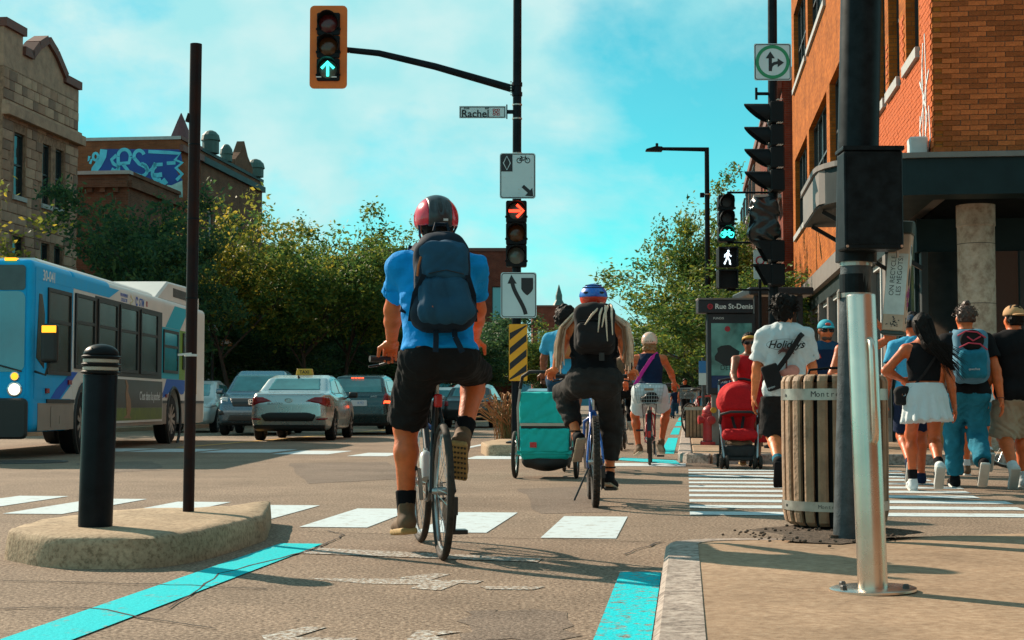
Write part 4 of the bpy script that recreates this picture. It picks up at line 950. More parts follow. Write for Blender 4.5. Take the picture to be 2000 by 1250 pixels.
s2, w, h = sign('road_sign', 'white keep-left sign with curved black arrow beside a black shield', 978, 1048, 532, 621, YC - .1)
mb = MB(); cur = [(-.10 + .21 * (3 * (1 - f) ** 2 * f * .10 + 3 * (1 - f) * f * f * .85 + f ** 3), .20 - .50 * f) for f in np.linspace(0, 1, 14)]; mb.ribbon(cur, .062, FRONT(0, 0, 0), .001, .003); mb.prism([(-.175, .18), (-.03, .18), (-.115, .32)], FRONT(0, 0, 0), .001, .0035); mb.build('arrow', 'sign_black', s2, fix=True)
MB().prism([(.04, .27), (.225, .27), (.225, .10), (.20, .055), (.165, .02), (.133, -.005), (.10, .02), (.065, .055), (.04, .10)], FRONT(0, 0, 0), .001, .003).build('shield', 'sign_black', s2, fix=True)
s3, w, h = sign('hazard_board', 'yellow and black diagonally striped hazard board low on the black pole', 994, 1030, 633, 744, YC - .1, 'sign_yellow', .02, False)
for k in range(4):
    z = h / 2 - .14 - k * .235 + .02; q = [(-w / 2 + .012, z - .13), (w / 2 - .012, z + .09), (w / 2 - .012, z + .20), (-w / 2 + .012, z - .02)]
    q = [(x, min(h / 2 - .012, max(-h / 2 + .012, y))) for x, y in q]; MB().prism(q, FRONT(0, 0, 0), .001, .003).build('stripe', 'sign_black', s3, fix=True)
s4, w, h = sign('street_name_sign', 'white street name plate reading Rachel hung left of the black pole', 897, 988, 207, 231, YC - .05, 'sign_white', .008)
text('lettering', 'Rachel', .165, 'sign_black', s4, frame((-.115, -.002, -.03), (1, 0, 0), (0, 0, 1)), .001, bold=.0035)
text('lettering', 'Rue', .055, 'sign_black', s4, frame((-.25, -.002, .062), (1, 0, 0), (0, 0, 1)), .001, bold=.001); text('lettering', 'est', .055, 'sign_black', s4, frame((.07, -.002, .062), (1, 0, 0), (0, 0, 1)), .001, bold=.001)
for k in range(4):
    o = MB().torus((.215 + .026 * math.cos(R(90 * k)), -.003, .0 + .026 * math.sin(R(90 * k))), .02, .005, 'y', 16, 5).build('rosette', 'sign_red', s4)
for k in range(4): MB().torus((.215 + .05 * math.cos(R(45 + 90 * k)), -.003, .05 * math.sin(R(45 + 90 * k))), .017, .005, 'y', 16, 5).build('rosette', 'sign_red', s4)
q = L_(998, 219); MB().box((q.x - .06, q.y - .04, q.z - .03), (q.x + .08, q.y + .0, q.z + .03)).build('sign_bracket', 'black_paint', TP, bevel=.005); MB().box((q.x - .075, q.y - .06, q.z - .11), (q.x - .055, q.y, q.z + .11)).build('sign_bracket', 'black_paint', TP)
for py in (205, 232, 300, 385, 545, 612): q = L_(1010, py); MB().lathe([(.071, -.012), (.078, -.012), (.078, .012), (.071, .012)], 16, Matrix.Translation(q)).build('band', 'steel_band', TP)

# ---------------------------------------------------------------- right-hand signal pole (depth about 23 m)
YR = 23.0; bx = at(1511, 800, YR).x
SP = thing('traffic_pole', 'black traffic pole at the far right corner carrying many signal heads', 'pole', (bx, YR, .13))
top = at(1508, -120, YR)
MB().tube([(0, 0, -.02), (top.x - bx, 0, top.z - .13)], [.078, .068], 20).build('shaft', 'black_paint', SP, True, ang=60); MB().lathe([(.15, 0), (.15, .03), (.09, .06)], 20).build('base_flange', 'black_paint', SP)
s5, w, h = sign('road_sign', 'white sign with green ring and straight-or-right arrows high on the right pole', 1473, 1545, 85, 157, YR - .09, 'sign_white', .03)
MB().ribbon([(.232 * math.cos(a), .232 * math.sin(a)) for a in np.linspace(0, 2 * math.pi, 41)[:-1]], .05, FRONT(0, 0, 0), .001, .003, True).build('green_ring', 'sign_green', s5, fix=True)
mb = MB(); F = FRONT(0, 0, 0); mb.ribbon([(-.035, -.14), (-.035, .08)], .05, F, .001, .003); mb.prism([(-.105, .055), (.035, .055), (-.035, .16)], F, .001, .0035); mb.ribbon([(-.03, -.10), (-.02, -.06), (.02, -.025), (.08, -.01)], .045, F, .0012, .0032); mb.prism([(.075, -.08), (.075, .055), (.17, -.01)], F, .001, .0036); mb.build('arrows', 'sign_black', s5, fix=True)
q = at(1490, 183, YR) - Vector((bx, YR, .13)); MB().tube([q + Vector((-.1, 0, .09)), q + Vector((-.1, 0, -.09))], .02, 8).build('empty_bracket', 'black_paint', SP); MB().tube([q + Vector((-.1, 0, 0)), q + Vector((.1, 0, 0))], .025, 8).build('empty_bracket', 'black_paint', SP)
# signal head seen side-on: four hoods pointing left
def side_signal(name, label, px, pys, Y, hlen, kind='round', m='signal_body'):
    a = at(px, pys[-1], Y); root = thing(name, label, 'traffic light', (a.x, Y, a.z - .2))
    for py in pys:
        z = at(px, py, Y).z - root.location.z
        hs = MB().box((-.02, -.17, z - .165), (.19, .17, z + .165)).build('housing', m, root, bevel=.02)
        vs = []; fs = []; n_ = 19
        for k in range(n_):
            if kind == 'round': aa = R(-50 + 280 * k / (n_ - 1)); f = (math.sin(aa) + .77) / 1.77; ln = .05 + hlen * (f ** .8); yy, zz2 = .15 * math.cos(aa), .15 * math.sin(aa)
            else: aa = R(180 * k / (n_ - 1)); f = math.sin(aa); ln = hlen * (.25 + .75 * f); yy = .16 * max(-1, min(1, 1.6 * math.cos(aa))); zz2 = -.13 + .29 * min(1, 1.5 * f)
            for sc, xx in ((1, -.02), (1, -ln), (.93, -ln), (.93, -.02)): vs.append((xx, yy * sc, z + zz2 * sc))
        for k in range(n_ - 1):
            for j in range(4): fs.append((k * 4 + j, k * 4 + (j + 1) % 4, k * 4 + 4 + (j + 1) % 4, k * 4 + 4 + j))
        MB().add(vs, fs).build('visor', m, hs, True, fix=True)
        MB().lathe([(.14, 0), (.1, .03), (.02, .04)], 18, frame((-.021, 0, z), (0, 1, 0), (0, 0, -1))).build('lens', 'lens_grey_off', hs, True)
        for k in range(3): MB().bar((.06 + .03 * k, -.19, z + .165), (.10 + .03 * k, -.19, z + .19), .012, .012).build('bracket', 'steel', hs)
    return root
side_signal('traffic_light', 'four-lamp light seen side-on with black hoods pointing left', 1505, (222, 267, 310, 354), YR - .1, .34)
side_signal('pedestrian_light', 'two-lamp pedestrian light seen side-on low on the right pole', 1505, (492, 538), YR - .1, .30, 'square')
# light wrapped in a black bag
cB = at(1494, 428, YR - .1); bag = [rbox((0, 0, .35), (.20, .17, .30), .08), ellip((-.02, 0, .1), (.24, .19, .2), k=.1), capsule((.02, 0, .0), (.06, 0, -.12), .08, .04), ellip((-.1, -.02, .45), (.14, .15, .16), k=.08)]
mat('bag_black', (.010, .012, .014), .28, spec=.6)
wav = lambda X, Y_, Z: .016 * np.sin(24 * X + 9 * Z + 3 * np.sin(14 * Z)) * np.sin(17 * Z + 13 * Y_) + .009 * np.sin(40 * Y_ + 22 * Z)
o = blob('covered_signal', bag, .02, 'bag_black', disp=wav); o.location = (cB.x, cB.y, cB.z - .33); tag(o, 'signal head wrapped in a wrinkled black plastic bag on the right pole', 'traffic light')
# bicycle signal and walking man on brackets
for py in (376, 474, 566): a = at(1420, py, YR) - Vector((bx, YR, .13)); MB().tube([(0, 0, a.z), (a.x, 0, a.z)], .016, 8).build('bracket_arm', 'black_paint', SP)
sg, w, h, ch = signal('bicycle_light', 'black bicycle signal with lit green bicycle symbol', 1404, 1435, 380, 472, YR - .1, [None, None, None])
for i in (1, 2): MB().lathe([(.075, 0), (.07, .01), (.02, .015)], 20, frame((0, -.002, ch * (i + .5)), (1, 0, 0), (0, 0, 1))).build('lens', 'sign_black', sg, True)
mb = MB(); bike_icon(mb, FRONT(0, 0, ch * .5), .115, .03, .036, .17); mb.build('lit_bicycle', 'led_bike', sg, fix=True)
def ped_box(label, px0, px1, py0, py1):
    a = at(px0, py1, YR - .1); b_ = at(px1, py0, YR - .1); w, h = b_.x - a.x, b_.z - a.z; root = thing('pedestrian_light', label, 'traffic light', ((a.x + b_.x) / 2, YR - .1, (a.z + b_.z) / 2))
    MB().prism(rr(w, h, .02), FRONT(0, 0, 0), -.2, 0).build('housing', 'signal_body', root, fix=True, bevel=.01); mb = MB()
    for r_ in (rect(-w / 2, -w / 2 + .02, -h / 2, h / 2), rect(w / 2 - .02, w / 2, -h / 2, h / 2), rect(-w / 2 + .02, w / 2 - .02, h / 2 - .02, h / 2)): mb.prism(r_, FRONT(0, 0, 0), .001, .12)
    mb.build('visor', 'signal_body', root, fix=True); return root, w, h
pb, w, h = ped_box('pedestrian light showing the lit white walking man', 1402, 1440, 483, 521)
mb = MB(); F = FRONT(0, 0, 0)
mb.prism([(.012 + .017 * math.cos(a), .088 + .019 * math.sin(a)) for a in np.linspace(0, 6, 12)], F, .004, .008)
for l, ww in (([(.006, .06), (-.004, -.005)], .042), ([(-.004, 0), (.03, -.05), (.035, -.105), (.05, -.108)], .022), ([(-.008, 0), (-.022, -.05), (-.05, -.1), (-.035, -.106)], .022), ([(.012, .06), (.038, .02), (.058, .012)], .016), ([(-.002, .06), (-.038, .035), (-.045, -.005)], .016)): mb.ribbon(l, ww, F, .004, .008)
mb.build('lit_walking_man', 'led_white', pb, fix=True)
ped_box('unlit dark countdown box below the walking man signal', 1402, 1440, 527, 563)
# small parking sign partly behind the pole
s6, w, h = sign('parking_sign', 'small white no-parking sign partly behind the right signal pole', 1472, 1497, 488, 545, YR + .9, 'sign_white', .02, False); MB().torus((0, -.004, .06), .06, .012, 'y', 20, 5).build('red_ring', 'sign_red', s6); text('lettering', '15h-18h', .05, 'sign_black', s6, frame((0, -.002, -.08), (1, 0, 0), (0, 0, 1)), .001)
MB().tube([(0, .03, .3), (0, .03, -s6.location.z + .13)], .025, 8).build('post', 'black_paint', s6)
# tall street lamp
YL = 43.0; a = at(1384, 800, YL); SLm = thing('street_lamp', 'slim black street lamp with right-angle arm left of the signal pole', 'lamp', (a.x, YL, .13))
t_ = at(1384, 292, YL); e = at(1290, 292, YL); z = t_.z - .13
MB().tube([(0, 0, 0), (0, 0, z * .6), (0, 0, z + .05)], [.10, .075, .065], 12).build('shaft', 'black_paint', SLm, True, ang=60)
MB().tube([(.05, 0, z), (e.x - a.x, 0, z + .02)], [.065, .05], 10).build('arm', 'black_paint', SLm, True, ang=60)
x0 = e.x - a.x; MB().prism([(x0 + .05, z - .06), (x0 + .05, z + .07), (x0 - .15, z + .08), (x0 - .42, z + .0), (x0 - .42, z - .05)], lambda u, v, d: (u, d, v), -.13, .13).build('lamp_head', 'black_paint', SLm, fix=True, bevel=.015); MB().lathe([(.04, z + .07), (.04, z + .17), (.03, z + .18)], 10, Matrix.Translation((x0 - .1, 0, 0))).build('photocell', 'black_paint', SLm)
zz_ = at(1384, 380, YL).z - .13; MB().torus((0, 0, zz_), .09, .02, 'z', 16, 6).build('bracket_ring', 'steel_band', SLm); MB().box((-.2, -.05, zz_ - .08), (-.08, .05, zz_ + .05)).build('camera_bracket', 'black_paint', SLm, bevel=.01)

# ---------------------------------------------------------------- bus stop panel, hydrant
YB = 24.6
mat('panel_dark', (.018, .028, .038), .35, var=.15); mat('sign_bar', (.016, .022, .032), .4); mat('letter_white', (.85, .88, .88), .5)
a = at(1385, 770, YB); b_ = at(1468, 586, YB); BS = thing('advertising_stand', 'dark advertising panel with Rue St-Denis header beyond the zebra crossing', 'sign', (a.x, YB, .13)); w = b_.x - a.x
zt = at(1400, 612, YB).z - .13; zb = at(1400, 770, YB).z - .13
MB().box((-.02, 0, zb), (w + .06, .22, zt)).build('panel_case', 'panel_dark', BS, bevel=.012)
MB().box((.05, .05, 0), (w - .02, .17, zb - .001)).build('panel_foot', 'canopy_grey', BS, bevel=.01)
# poster: soft landscape in teal
def poster_mat():
    m = bpy.data.materials.new('poster'); m.use_nodes = True; n = m.node_tree; b = n.nodes['Principled BSDF']; L = n.links.new
    t = n.nodes.new('ShaderNodeTexCoord'); z = n.nodes.new('ShaderNodeTexNoise'); z.inputs['Scale'].default_value = 1.9; z.inputs['Detail'].default_value = 3; z.inputs['Distortion'].default_value = .6; L(t.outputs['Object'], z.inputs[0])
    r = n.nodes.new('ShaderNodeValToRGB'); r.color_ramp.elements[0].position = .36; r.color_ramp.elements[0].color = (.012, .045, .05, 1); r.color_ramp.elements[1].position = .62; r.color_ramp.elements[1].color = (.16, .42, .40, 1); L(z.outputs[0], r.inputs[0]); L(r.outputs[0], b.inputs['Base Color']); b.inputs['Roughness'].default_value = .12
    MATS['poster'] = m
poster_mat(); mat('poster_blue', (.012, .06, .16), .15); mat('poster_ink', (.015, .045, .055), .15)  # dark print colour of the poster figure and lettering
FP = FRONT(0, -.003, 0)
MB().prism(rect(.04, w + .0, zb + .30, zt - .16), FP, 0, .004).build('poster', 'poster', BS, fix=True); MB().prism(rect(.04, w, zb + .10, zb + .296), FP, 0, .004).build('poster_foot', 'poster_blue', BS, fix=True)
mb = MB(); mb.prism([(.10 + .19 * (1 + math.cos(q)) + .03 * math.sin(5 * q), zb + .62 + .17 * math.sin(q)) for q in np.linspace(0, 6, 16)], FP, .0045, .0055); mb.build('poster_figure', 'poster_ink', BS, fix=True)
text('lettering', 'DEBILE', .11, 'poster_ink', BS, frame((w / 2, -.008, zb + .42), (1, 0, 0), (0, 0, 1)), .0005); text('lettering', 'USE CF ME', .075, 'letter_white', BS, frame((w / 2, -.008, zb + .20), (1, 0, 0), (0, 0, 1)), .0005)
text('lettering', 'FUNDIS', .05, 'letter_white', BS, frame((.16, -.003, zt - .08), (1, 0, 0), (0, 0, 1)), .0005); MB().lathe([(.045, 0), (.04, .004)], 16, frame((.30, -.008, zt - .25), (1, 0, 0), (0, 0, 1))).build('roundel', 'sign_red', BS)
hx0 = at(1363, 600, YB).x - a.x; MB().box((hx0, -.06, zt + .002), (w + .02, .28, zt + .215)).build('header', 'sign_bar', BS, bevel=.01); MB().box((hx0 - .002, -.07, zt + .217), (w + .02, .29, zt + .245)).build('header_cap', 'canopy_grey', BS)
text('lettering', 'Rue St-Denis', .115, 'letter_white', BS, frame((.40, -.063, zt + .105), (1, 0, 0), (0, 0, 1)), .001, bold=.002); MB().torus((hx0 + .19, -.062, zt + .107), .034, .014, 'y', 20, 6).build('roundel', 'sign_red', BS); MB().lathe([(.014, 0), (.012, .003)], 12, frame((hx0 + .19, -.063, zt + .107), (1, 0, 0), (0, 0, 1))).build('roundel_dot', 'sign_red', BS)
# shelter behind it
SHx = at(1470, 700, YB + .2).x; SH = thing('bus_shelter', 'dark bus shelter frame standing right of the advertising panel', 'shelter', (SHx, YB + .3, .13))
for x in (.05, .75): MB().box((x, 0, 0), (x + .09, .09, 2.42)).build('post', 'panel_dark', SH, bevel=.006); MB().box((x, 1.6, 0), (x + .09, 1.69, 2.42)).build('post', 'panel_dark', SH, bevel=.006)
MB().box((-.05, -.1, 2.425), (1.0, 1.8, 2.55)).build('roof', 'panel_dark', SH, bevel=.02); MB().box((.15, .03, .3), (.74, .05, 2.4)).build('glass_panel', 'glass_dark', SH); MB().box((.3, .8, .4), (.74, 1.2, .45)).build('bench', 'dark_metal', SH)
# blue and white bus stop flag behind
a = at(1371, 740, 30); s7, w, h = sign('bus_stop_flag', 'small blue and white bus stop plate left of the advertising panel', 1365, 1382, 705, 752, 30.0, 'sign_white', .01, False); MB().prism(rect(-w / 2, w / 2, 0, h / 2), FRONT(0, 0, 0), .001, .003).build('blue_panel', mat('blue_panel', (.03, .22, .55), .5), s7, fix=True); MB().tube([(0, .03, .3), (0, .03, -s7.location.z + .13)], .03, 8).build('post', 'pole_grey', s7)
# fire hydrant
mat('hydrant_red', (.45, .018, .022), .42, var=.25, vscale=9); mat('hydrant_yellow', (.6, .3, .02), .5)
g = gnd(1387, 869, .13); HY = thing('fire_hydrant', 'red fire hydrant beside the stroller on the far pavement', 'hydrant', g)
MB().lathe([(.16, 0), (.16, .05), (.115, .06), (.115, .46), (.135, .47), (.135, .50), (.12, .505)], 24).build('barrel', 'hydrant_red', HY, True, ang=35)
MB().lathe([(.12, .507), (.125, .55), (.10, .60), (.05, .63), (.03, .64), (.03, .68)], 24).build('bonnet', 'hydrant_red', HY, True, ang=35)
for (x, y) in ((-1, 0), (1, 0), (.3, -1)): MB().lathe([(.055, .09), (.055, .15), (.07, .155), (.07, .19), (.03, .2)], 14, frame((0, 0, .40), (0, 0, 1) if y == 0 else (1, 0, 0), (0, 1, 0) if y == 0 else (0, 0, 1)) if x > -1 else frame((0, 0, .40), (0, 0, -1), (0, 1, 0))).build('nozzle', 'hydrant_red', HY, True, ang=35)
MB().lathe([(.05, 0), (.05, .04)], 8, frame((.04, -.12, .56), (1, 0, 0), (0, 0, 1))).build('cap_marker', 'hydrant_yellow', HY)
for k in range(8): aa = R(45 * k); MB().lathe([(.012, .05), (.012, .07)], 6, Matrix.Translation((.14 * math.cos(aa), .14 * math.sin(aa), 0))).build('bolt', 'iron', HY)
# ornamental grass on the median
mat('straw', (.42, .20, .08), .8, var=.4, vscale=12); mat('straw_green', (.16, .16, .05), .8)
g = at(992, 840, 27.5); OG = thing('ornamental_grass', 'tuft of orange-brown ornamental grass behind the black traffic pole', 'grass', (g.x, 27.5, .15)); mb = MB(); mb2 = MB()
for k in range(170):
    a = random.uniform(0, 6.28); ln = random.uniform(.45, .95); sp = random.uniform(.05, .45); x, y = random.gauss(0, .10), random.gauss(0, .10)
    pts = [(x, y, 0), (x + sp * .3 * math.cos(a), y + sp * .3 * math.sin(a), ln * .55), (x + sp * math.cos(a), y + sp * math.sin(a), ln * .9), (x + sp * 1.35 * math.cos(a), y + sp * 1.35 * math.sin(a), ln * .86)]
    (mb if k % 3 else mb2).tube(pts, [.006, .006, .014, .003] if k % 3 else [.006, .007, .005, .002], 3)
mb.build('seed_heads', 'straw', OG); mb2.build('blades', 'straw_green', OG)
# ================================================================= VEHICLES
mat('tyre', (.016, .016, .017), .8, spec=.2, bump=.2, bscale=80); mat('alloy', (.36, .37, .38), .35, .8, var=.2); mat('car_silver', (.58, .63, .63), .28, .75, coat=.6, var=.06, vscale=2); mat('car_grey', (.10, .17, .23), .28, .7, coat=.6, var=.06); mat('car_teal', (.035, .075, .085), .28, .6, coat=.6, var=.08)
mat('car_white', (.60, .64, .64), .3, .1, coat=.5); mat('car_dark', (.02, .026, .03), .28, .4, coat=.5); mat('car_blue', (.10, .28, .36), .3, .4, coat=.5); mat('trim_black', (.014, .015, .016), .5); mat('chrome', (.7, .7, .7), .12, 1.0)
mat('auto_glass', (.06, .24, .26), .05, spec=1.0, var=.4, vscale=1.6); mat('taillight', (.30, .012, .02), .18, var=.3, vscale=20); mat('brakelight', (1.0, .10, .03), emit=2.5); mat('headlight', (.55, .58, .58), .1, .2); mat('headlamp_on', (1.0, .80, .55), emit=2.5); mat('taxi_yellow', (.80, .50, .06), .5); mat('plate', (.60, .66, .72), .5); mat('amber', (1.0, .38, .02), emit=1.6)  # auto_glass: teal base colour stands for sky reflected in the panes
def smax(a, b, k): return -smin(-a, -b, k)
def wheel(parent, x, y, r, w=.20, rim='alloy', sgn=1, nsp=7):
    T = Matrix.Translation((x, y, r)) @ Matrix.Rotation(math.pi / 2 * sgn, 4, 'Y')
    wh = MB().lathe([(r * .62, -w / 2), (r * .9, -w / 2), (r * .985, -w * .40), (r, -w * .2), (r, w * .2), (r * .985, w * .40), (r * .9, w / 2), (r * .62, w / 2)], 36, T, cap=False).build('wheel', 'tyre', parent, True, ang=40)
    MB().lathe([(r * .625, -w * .48), (r * .64, w * .5), (r * .60, w * .48), (r * .55, w * .30), (.02, w * .26)], 30, T, cap=True).build('rim', 'trim_black', wh, True, ang=40)
    mb = MB()
    for k in range(nsp):
        a = 2 * math.pi * k / nsp; mb.add([T @ Vector(p) for p in [(r * .06 * math.cos(a + 1.57) + r * .08 * math.cos(a), r * .06 * math.sin(a + 1.57) + r * .08 * math.sin(a), w * .42), (-r * .06 * math.cos(a + 1.57) + r * .08 * math.cos(a), -r * .06 * math.sin(a + 1.57) + r * .08 * math.sin(a), w * .42),
               (r * .60 * math.cos(a - .13), r * .60 * math.sin(a - .13), w * .49), (r * .60 * math.cos(a + .13), r * .60 * math.sin(a + .13), w * .49)]], [(0, 1, 2, 3)])
    mb.torus((0, 0, 0), r * .60, r * .03, 'z', 30, 5) if False else None
    mb.build('spokes', rim, wh); MB().lathe([(r * .12, w * .3), (r * .12, w * .45), (r * .08, w * .47)], 12, T).build('hub_cap', rim, wh)
    return wh
def car(name, label, loc, rz, L, Wd, prof, green, belt, paint, wy, wrad, res=.028, parts=(), group=None):
    root = thing(name, label, 'car', loc, rz, group); P1 = poly_sdf(prof); P2 = poly_sdf(green); roof = max(z for _, z in green)
    lo = np.array((-Wd / 2 - .08, -L / 2 - .08, .12)); hi = np.array((Wd / 2 + .08, L / 2 + .08, roof + .08)); N = np.ceil((hi - lo) / res).astype(int) + 1
    X = (lo[0] + np.arange(N[0]) * res)[:, None, None]; Y = (lo[1] + np.arange(N[1]) * res)[None, :, None]; Z = (lo[2] + np.arange(N[2]) * res)[None, None, :]; aX = np.abs(X)
    hw = Wd / 2 - .13 * np.abs(2 * Y / L) ** 5 - .05 * np.clip(.5 - Z, 0, .3) / .3 - .05 * np.clip(Z - .62, 0, 1) / .4
    body = smax(P1(Y, Z), aX - hw, .10)
    hw2 = Wd / 2 - .085 - .36 * np.clip(Z - belt, 0, 1) - .03 * np.abs(2 * Y / L) ** 2; gh = smax(P2(Y, Z), aX - hw2, .10)
    D = smin(body, gh, .06)
    for y in wy: D = np.maximum(D, -np.maximum(np.sqrt((Y - y) ** 2 + (Z - wrad) ** 2) - (wrad + .055), (Wd / 2 - .30) - aX))
    V, F = surf_nets(D, lo, res); npmesh('body', V, F, paint, root)
    def part(nm, mask, m, off=.008, side=None):
        E = np.maximum(D - off, mask(X, Y, Z))
        if side: E = np.maximum(E, -side * X + .0)
        v, f = surf_nets(E, lo, res)
        if len(v): return npmesh(nm, v, f, m, root)
    for y in wy:
        for s in (-1, 1): wheel(root, s * (Wd / 2 - .13), y, wrad, sgn=s)
    for (nm, kind, poly, m, lim, off) in parts:
        Q = poly_sdf(poly)
        if kind == 'side':
            for s in (-1, 1): part(nm, lambda X, Y, Z: np.maximum(Q(Y, Z), lim - s * X), m, off)
        elif kind == 'rear': part(nm, lambda X, Y, Z: np.maximum(Q(X, Z), Y - lim), m, off)
        elif kind == 'front': part(nm, lambda X, Y, Z: np.maximum(Q(X, Z), lim - Y), m, off)
        elif kind == 'rear2':
            for s in (-1, 1): part(nm, lambda X, Y, Z: np.maximum(Q(s * X, Z), Y - lim), m, off)
        elif kind == 'front2':
            for s in (-1, 1): part(nm, lambda X, Y, Z: np.maximum(Q(s * X, Z), lim - Y), m, off)
    def mirror(y, z, m):
        for s in (-1, 1): blob('mirror', [rbox((s * (Wd / 2 + .09), y, z), (.10, .06, .07), .04), capsule((s * (Wd / 2 - .06), y + .03, z - .06), (s * (Wd / 2 + .05), y, z - .03), .022)], .018, m, root)
    return root, mirror
FWH = math.pi                                            # facing the viewer
def off_road(px, py): g = gnd(px, py); return g
# silver taxi, tail towards us
L = 4.6; g = gnd(568, 862); a0 = R(-1.0)
taxi, mir = car('parked_taxi', 'silver sedan taxi with yellow roof light seen from behind', (g.x, g.y + L / 2, 0), -a0 * 0 + R(-1.5), L, 1.80,
    [(-2.2, .26), (-2.29, .5), (-2.28, .80), (-2.24, .97), (-2.12, 1.03), (-1.75, 1.045), (-1.0, .99), (.9, .95), (1.35, .93), (2.05, .76), (2.26, .6), (2.27, .32), (2.1, .22), (-2.0, .22)],
    [(-1.83, .98), (-1.02, 1.36), (-.5, 1.435), (0, 1.44), (.45, 1.38), (1.35, .92), (1.35, .8), (-1.83, .8)], .97, 'car_silver', (-1.32, 1.38), .32, parts=[
    ('rear_window', 'rear', [(-.58, 1.075), (.58, 1.075), (.50, 1.355), (-.50, 1.355)], 'auto_glass', -.55, .008),
    ('windscreen', 'front', [(-.62, 1.0), (.62, 1.0), (.50, 1.36), (-.50, 1.36)], 'auto_glass', .45, .008),
    ('side_window', 'side', [(-1.42, 1.02), (-.98, 1.32), (-.3, 1.375), (-.3, .99)], 'auto_glass', .4, .008), ('side_window', 'side', [(-.22, .99), (-.22, 1.375), (.25, 1.34), (.85, .985)], 'auto_glass', .4, .008),
    ('taillight', 'rear2', [(.88, .70), (.93, .93), (.55, .945), (.36, .855), (.36, .84), (.62, .80)], 'taillight', -1.85, .012),
    ('bumper_panel', 'rear', [(-.52, .42), (.52, .42), (.60, .56), (.40, .62), (-.40, .62), (-.60, .56)], 'trim_black', -1.9, .012), ('diffuser', 'rear', [(-.75, .2), (.75, .2), (.78, .36), (-.78, .36)], 'trim_black', -1.9, .010),
    ('reflector', 'rear2', [(.56, .44), (.84, .46), (.82, .50), (.56, .48)], 'taillight', -1.9, .014), ('boot_line', 'rear', [(-.72, .985), (.72, .985), (.74, 1.005), (-.74, 1.005)], 'trim_black', -1.9, .006)])
mir(.75, 1.0, 'trim_black')
MB().prism([(-.20, 0), (.20, 0), (.17, .15), (-.17, .15)], lambda u, v, d: (u, d - .15, 1.437 + v), -.06, .06).build('roof_sign', 'taxi_yellow', taxi, fix=True, bevel=.012); text('lettering', 'TAXI', .10, 'sign_black', taxi, frame((0, -.212, 1.51), (1, 0, 0), (0, 0, 1)), .001, bold=.002)
blob('antenna', [capsule((0, -.95, 1.36), (0, -1.02, 1.42), .025, .012), capsule((0, -.9, 1.36), (0, -1.0, 1.37), .02)], .012, 'trim_black', taxi)
MB().torus((0, 0, 0), .055, .008, 'y', 24, 6).build('badge', 'chrome', taxi).matrix_local = Matrix.Translation((0, -2.285, .87)) @ Matrix.Diagonal((1.3, 1, .8, 1))
MB().ribbon([(-.03, -.025), (-.012, .03), (-.005, .0), (.008, .0), (.012, -.03), (.03, .025)], .012, lambda u, v, d: (u, -2.285 - d, .87 + v), 0, .008).build('badge_letter', 'chrome', taxi, fix=True)
text('lettering', 'ELANTRA', .06, 'chrome', taxi, frame((-.28, -2.293, .80), (1, 0, 0), (0, 0, 1)), .002, sx=1.3)
# grey SUV coming towards us
L = 4.6; g = gnd(484, 851)
suv, mir = car('sport_utility_car', 'grey-blue SUV with dark grille facing us beside the taxi', (g.x, g.y + L / 2, 0), FWH + R(2), L, 1.85,
    [(-2.2, .3), (-2.28, .6), (-2.25, 1.0), (-1.9, 1.08), (1.0, 1.06), (1.5, 1.03), (2.05, .95), (2.22, .82), (2.28, .6), (2.26, .36), (2.1, .26), (-2.0, .26)],
    [(-2.2, 1.0), (-2.0, 1.4), (-1.7, 1.62), (-.6, 1.69), (.2, 1.66), (.6, 1.52), (1.32, 1.03), (1.3, .85), (-2.2, .85)], 1.06, 'car_grey', (-1.32, 1.34), .36, parts=[
    ('windscreen', 'front', [(-.70, 1.10), (.70, 1.10), (.58, 1.56), (-.58, 1.56)], 'auto_glass', .45, .008), ('side_window', 'side', [(-1.9, 1.12), (-1.75, 1.5), (.1, 1.57), (.85, 1.12)], 'auto_glass', .4, .008),
    ('grille', 'front', [(-.46, .72), (.46, .72), (.58, .94), (-.58, .94)], 'trim_black', 1.8, .012), ('lower_intake', 'front', [(-.62, .36), (.62, .36), (.55, .52), (-.55, .52)], 'trim_black', 1.9, .012),
    ('headlight', 'front2', [(.60, .84), (.90, .90), (.92, .99), (.62, .96)], 'headlight', 1.4, .014), ('fog_recess', 'front2', [(.66, .52), (.86, .50), (.88, .68), (.70, .62)], 'trim_black', 1.8, .012), ('sill', 'front', [(-.9, .2), (.9, .2), (.9, .34), (-.9, .34)], 'trim_black', 1.9, .010)])
mir(.80, 1.12, 'car_grey')
mb = MB(); F = lambda u, v, d: (u, 2.255 + d, .845 + v); mb.ribbon([(-.045, -.05), (-.03, .05)], .018, F, 0, .02); mb.ribbon([(.045, -.05), (.03, .05)], .018, F, 0, .02); mb.ribbon([(-.035, 0), (.035, 0)], .018, F, .001, .019); mb.build('badge', 'chrome', suv, fix=True); MB().ribbon(rr(.15, .13, .03), .012, F, 0, .016, True).build('badge_rim', 'chrome', suv, fix=True)
for s in (-1, 1): MB().tube([(s * .45, 2.24, .42), (s * .70, 2.16, .44), (s * .86, 2.0, .56)], .016, 8).build('bumper_trim', 'chrome', suv, True)
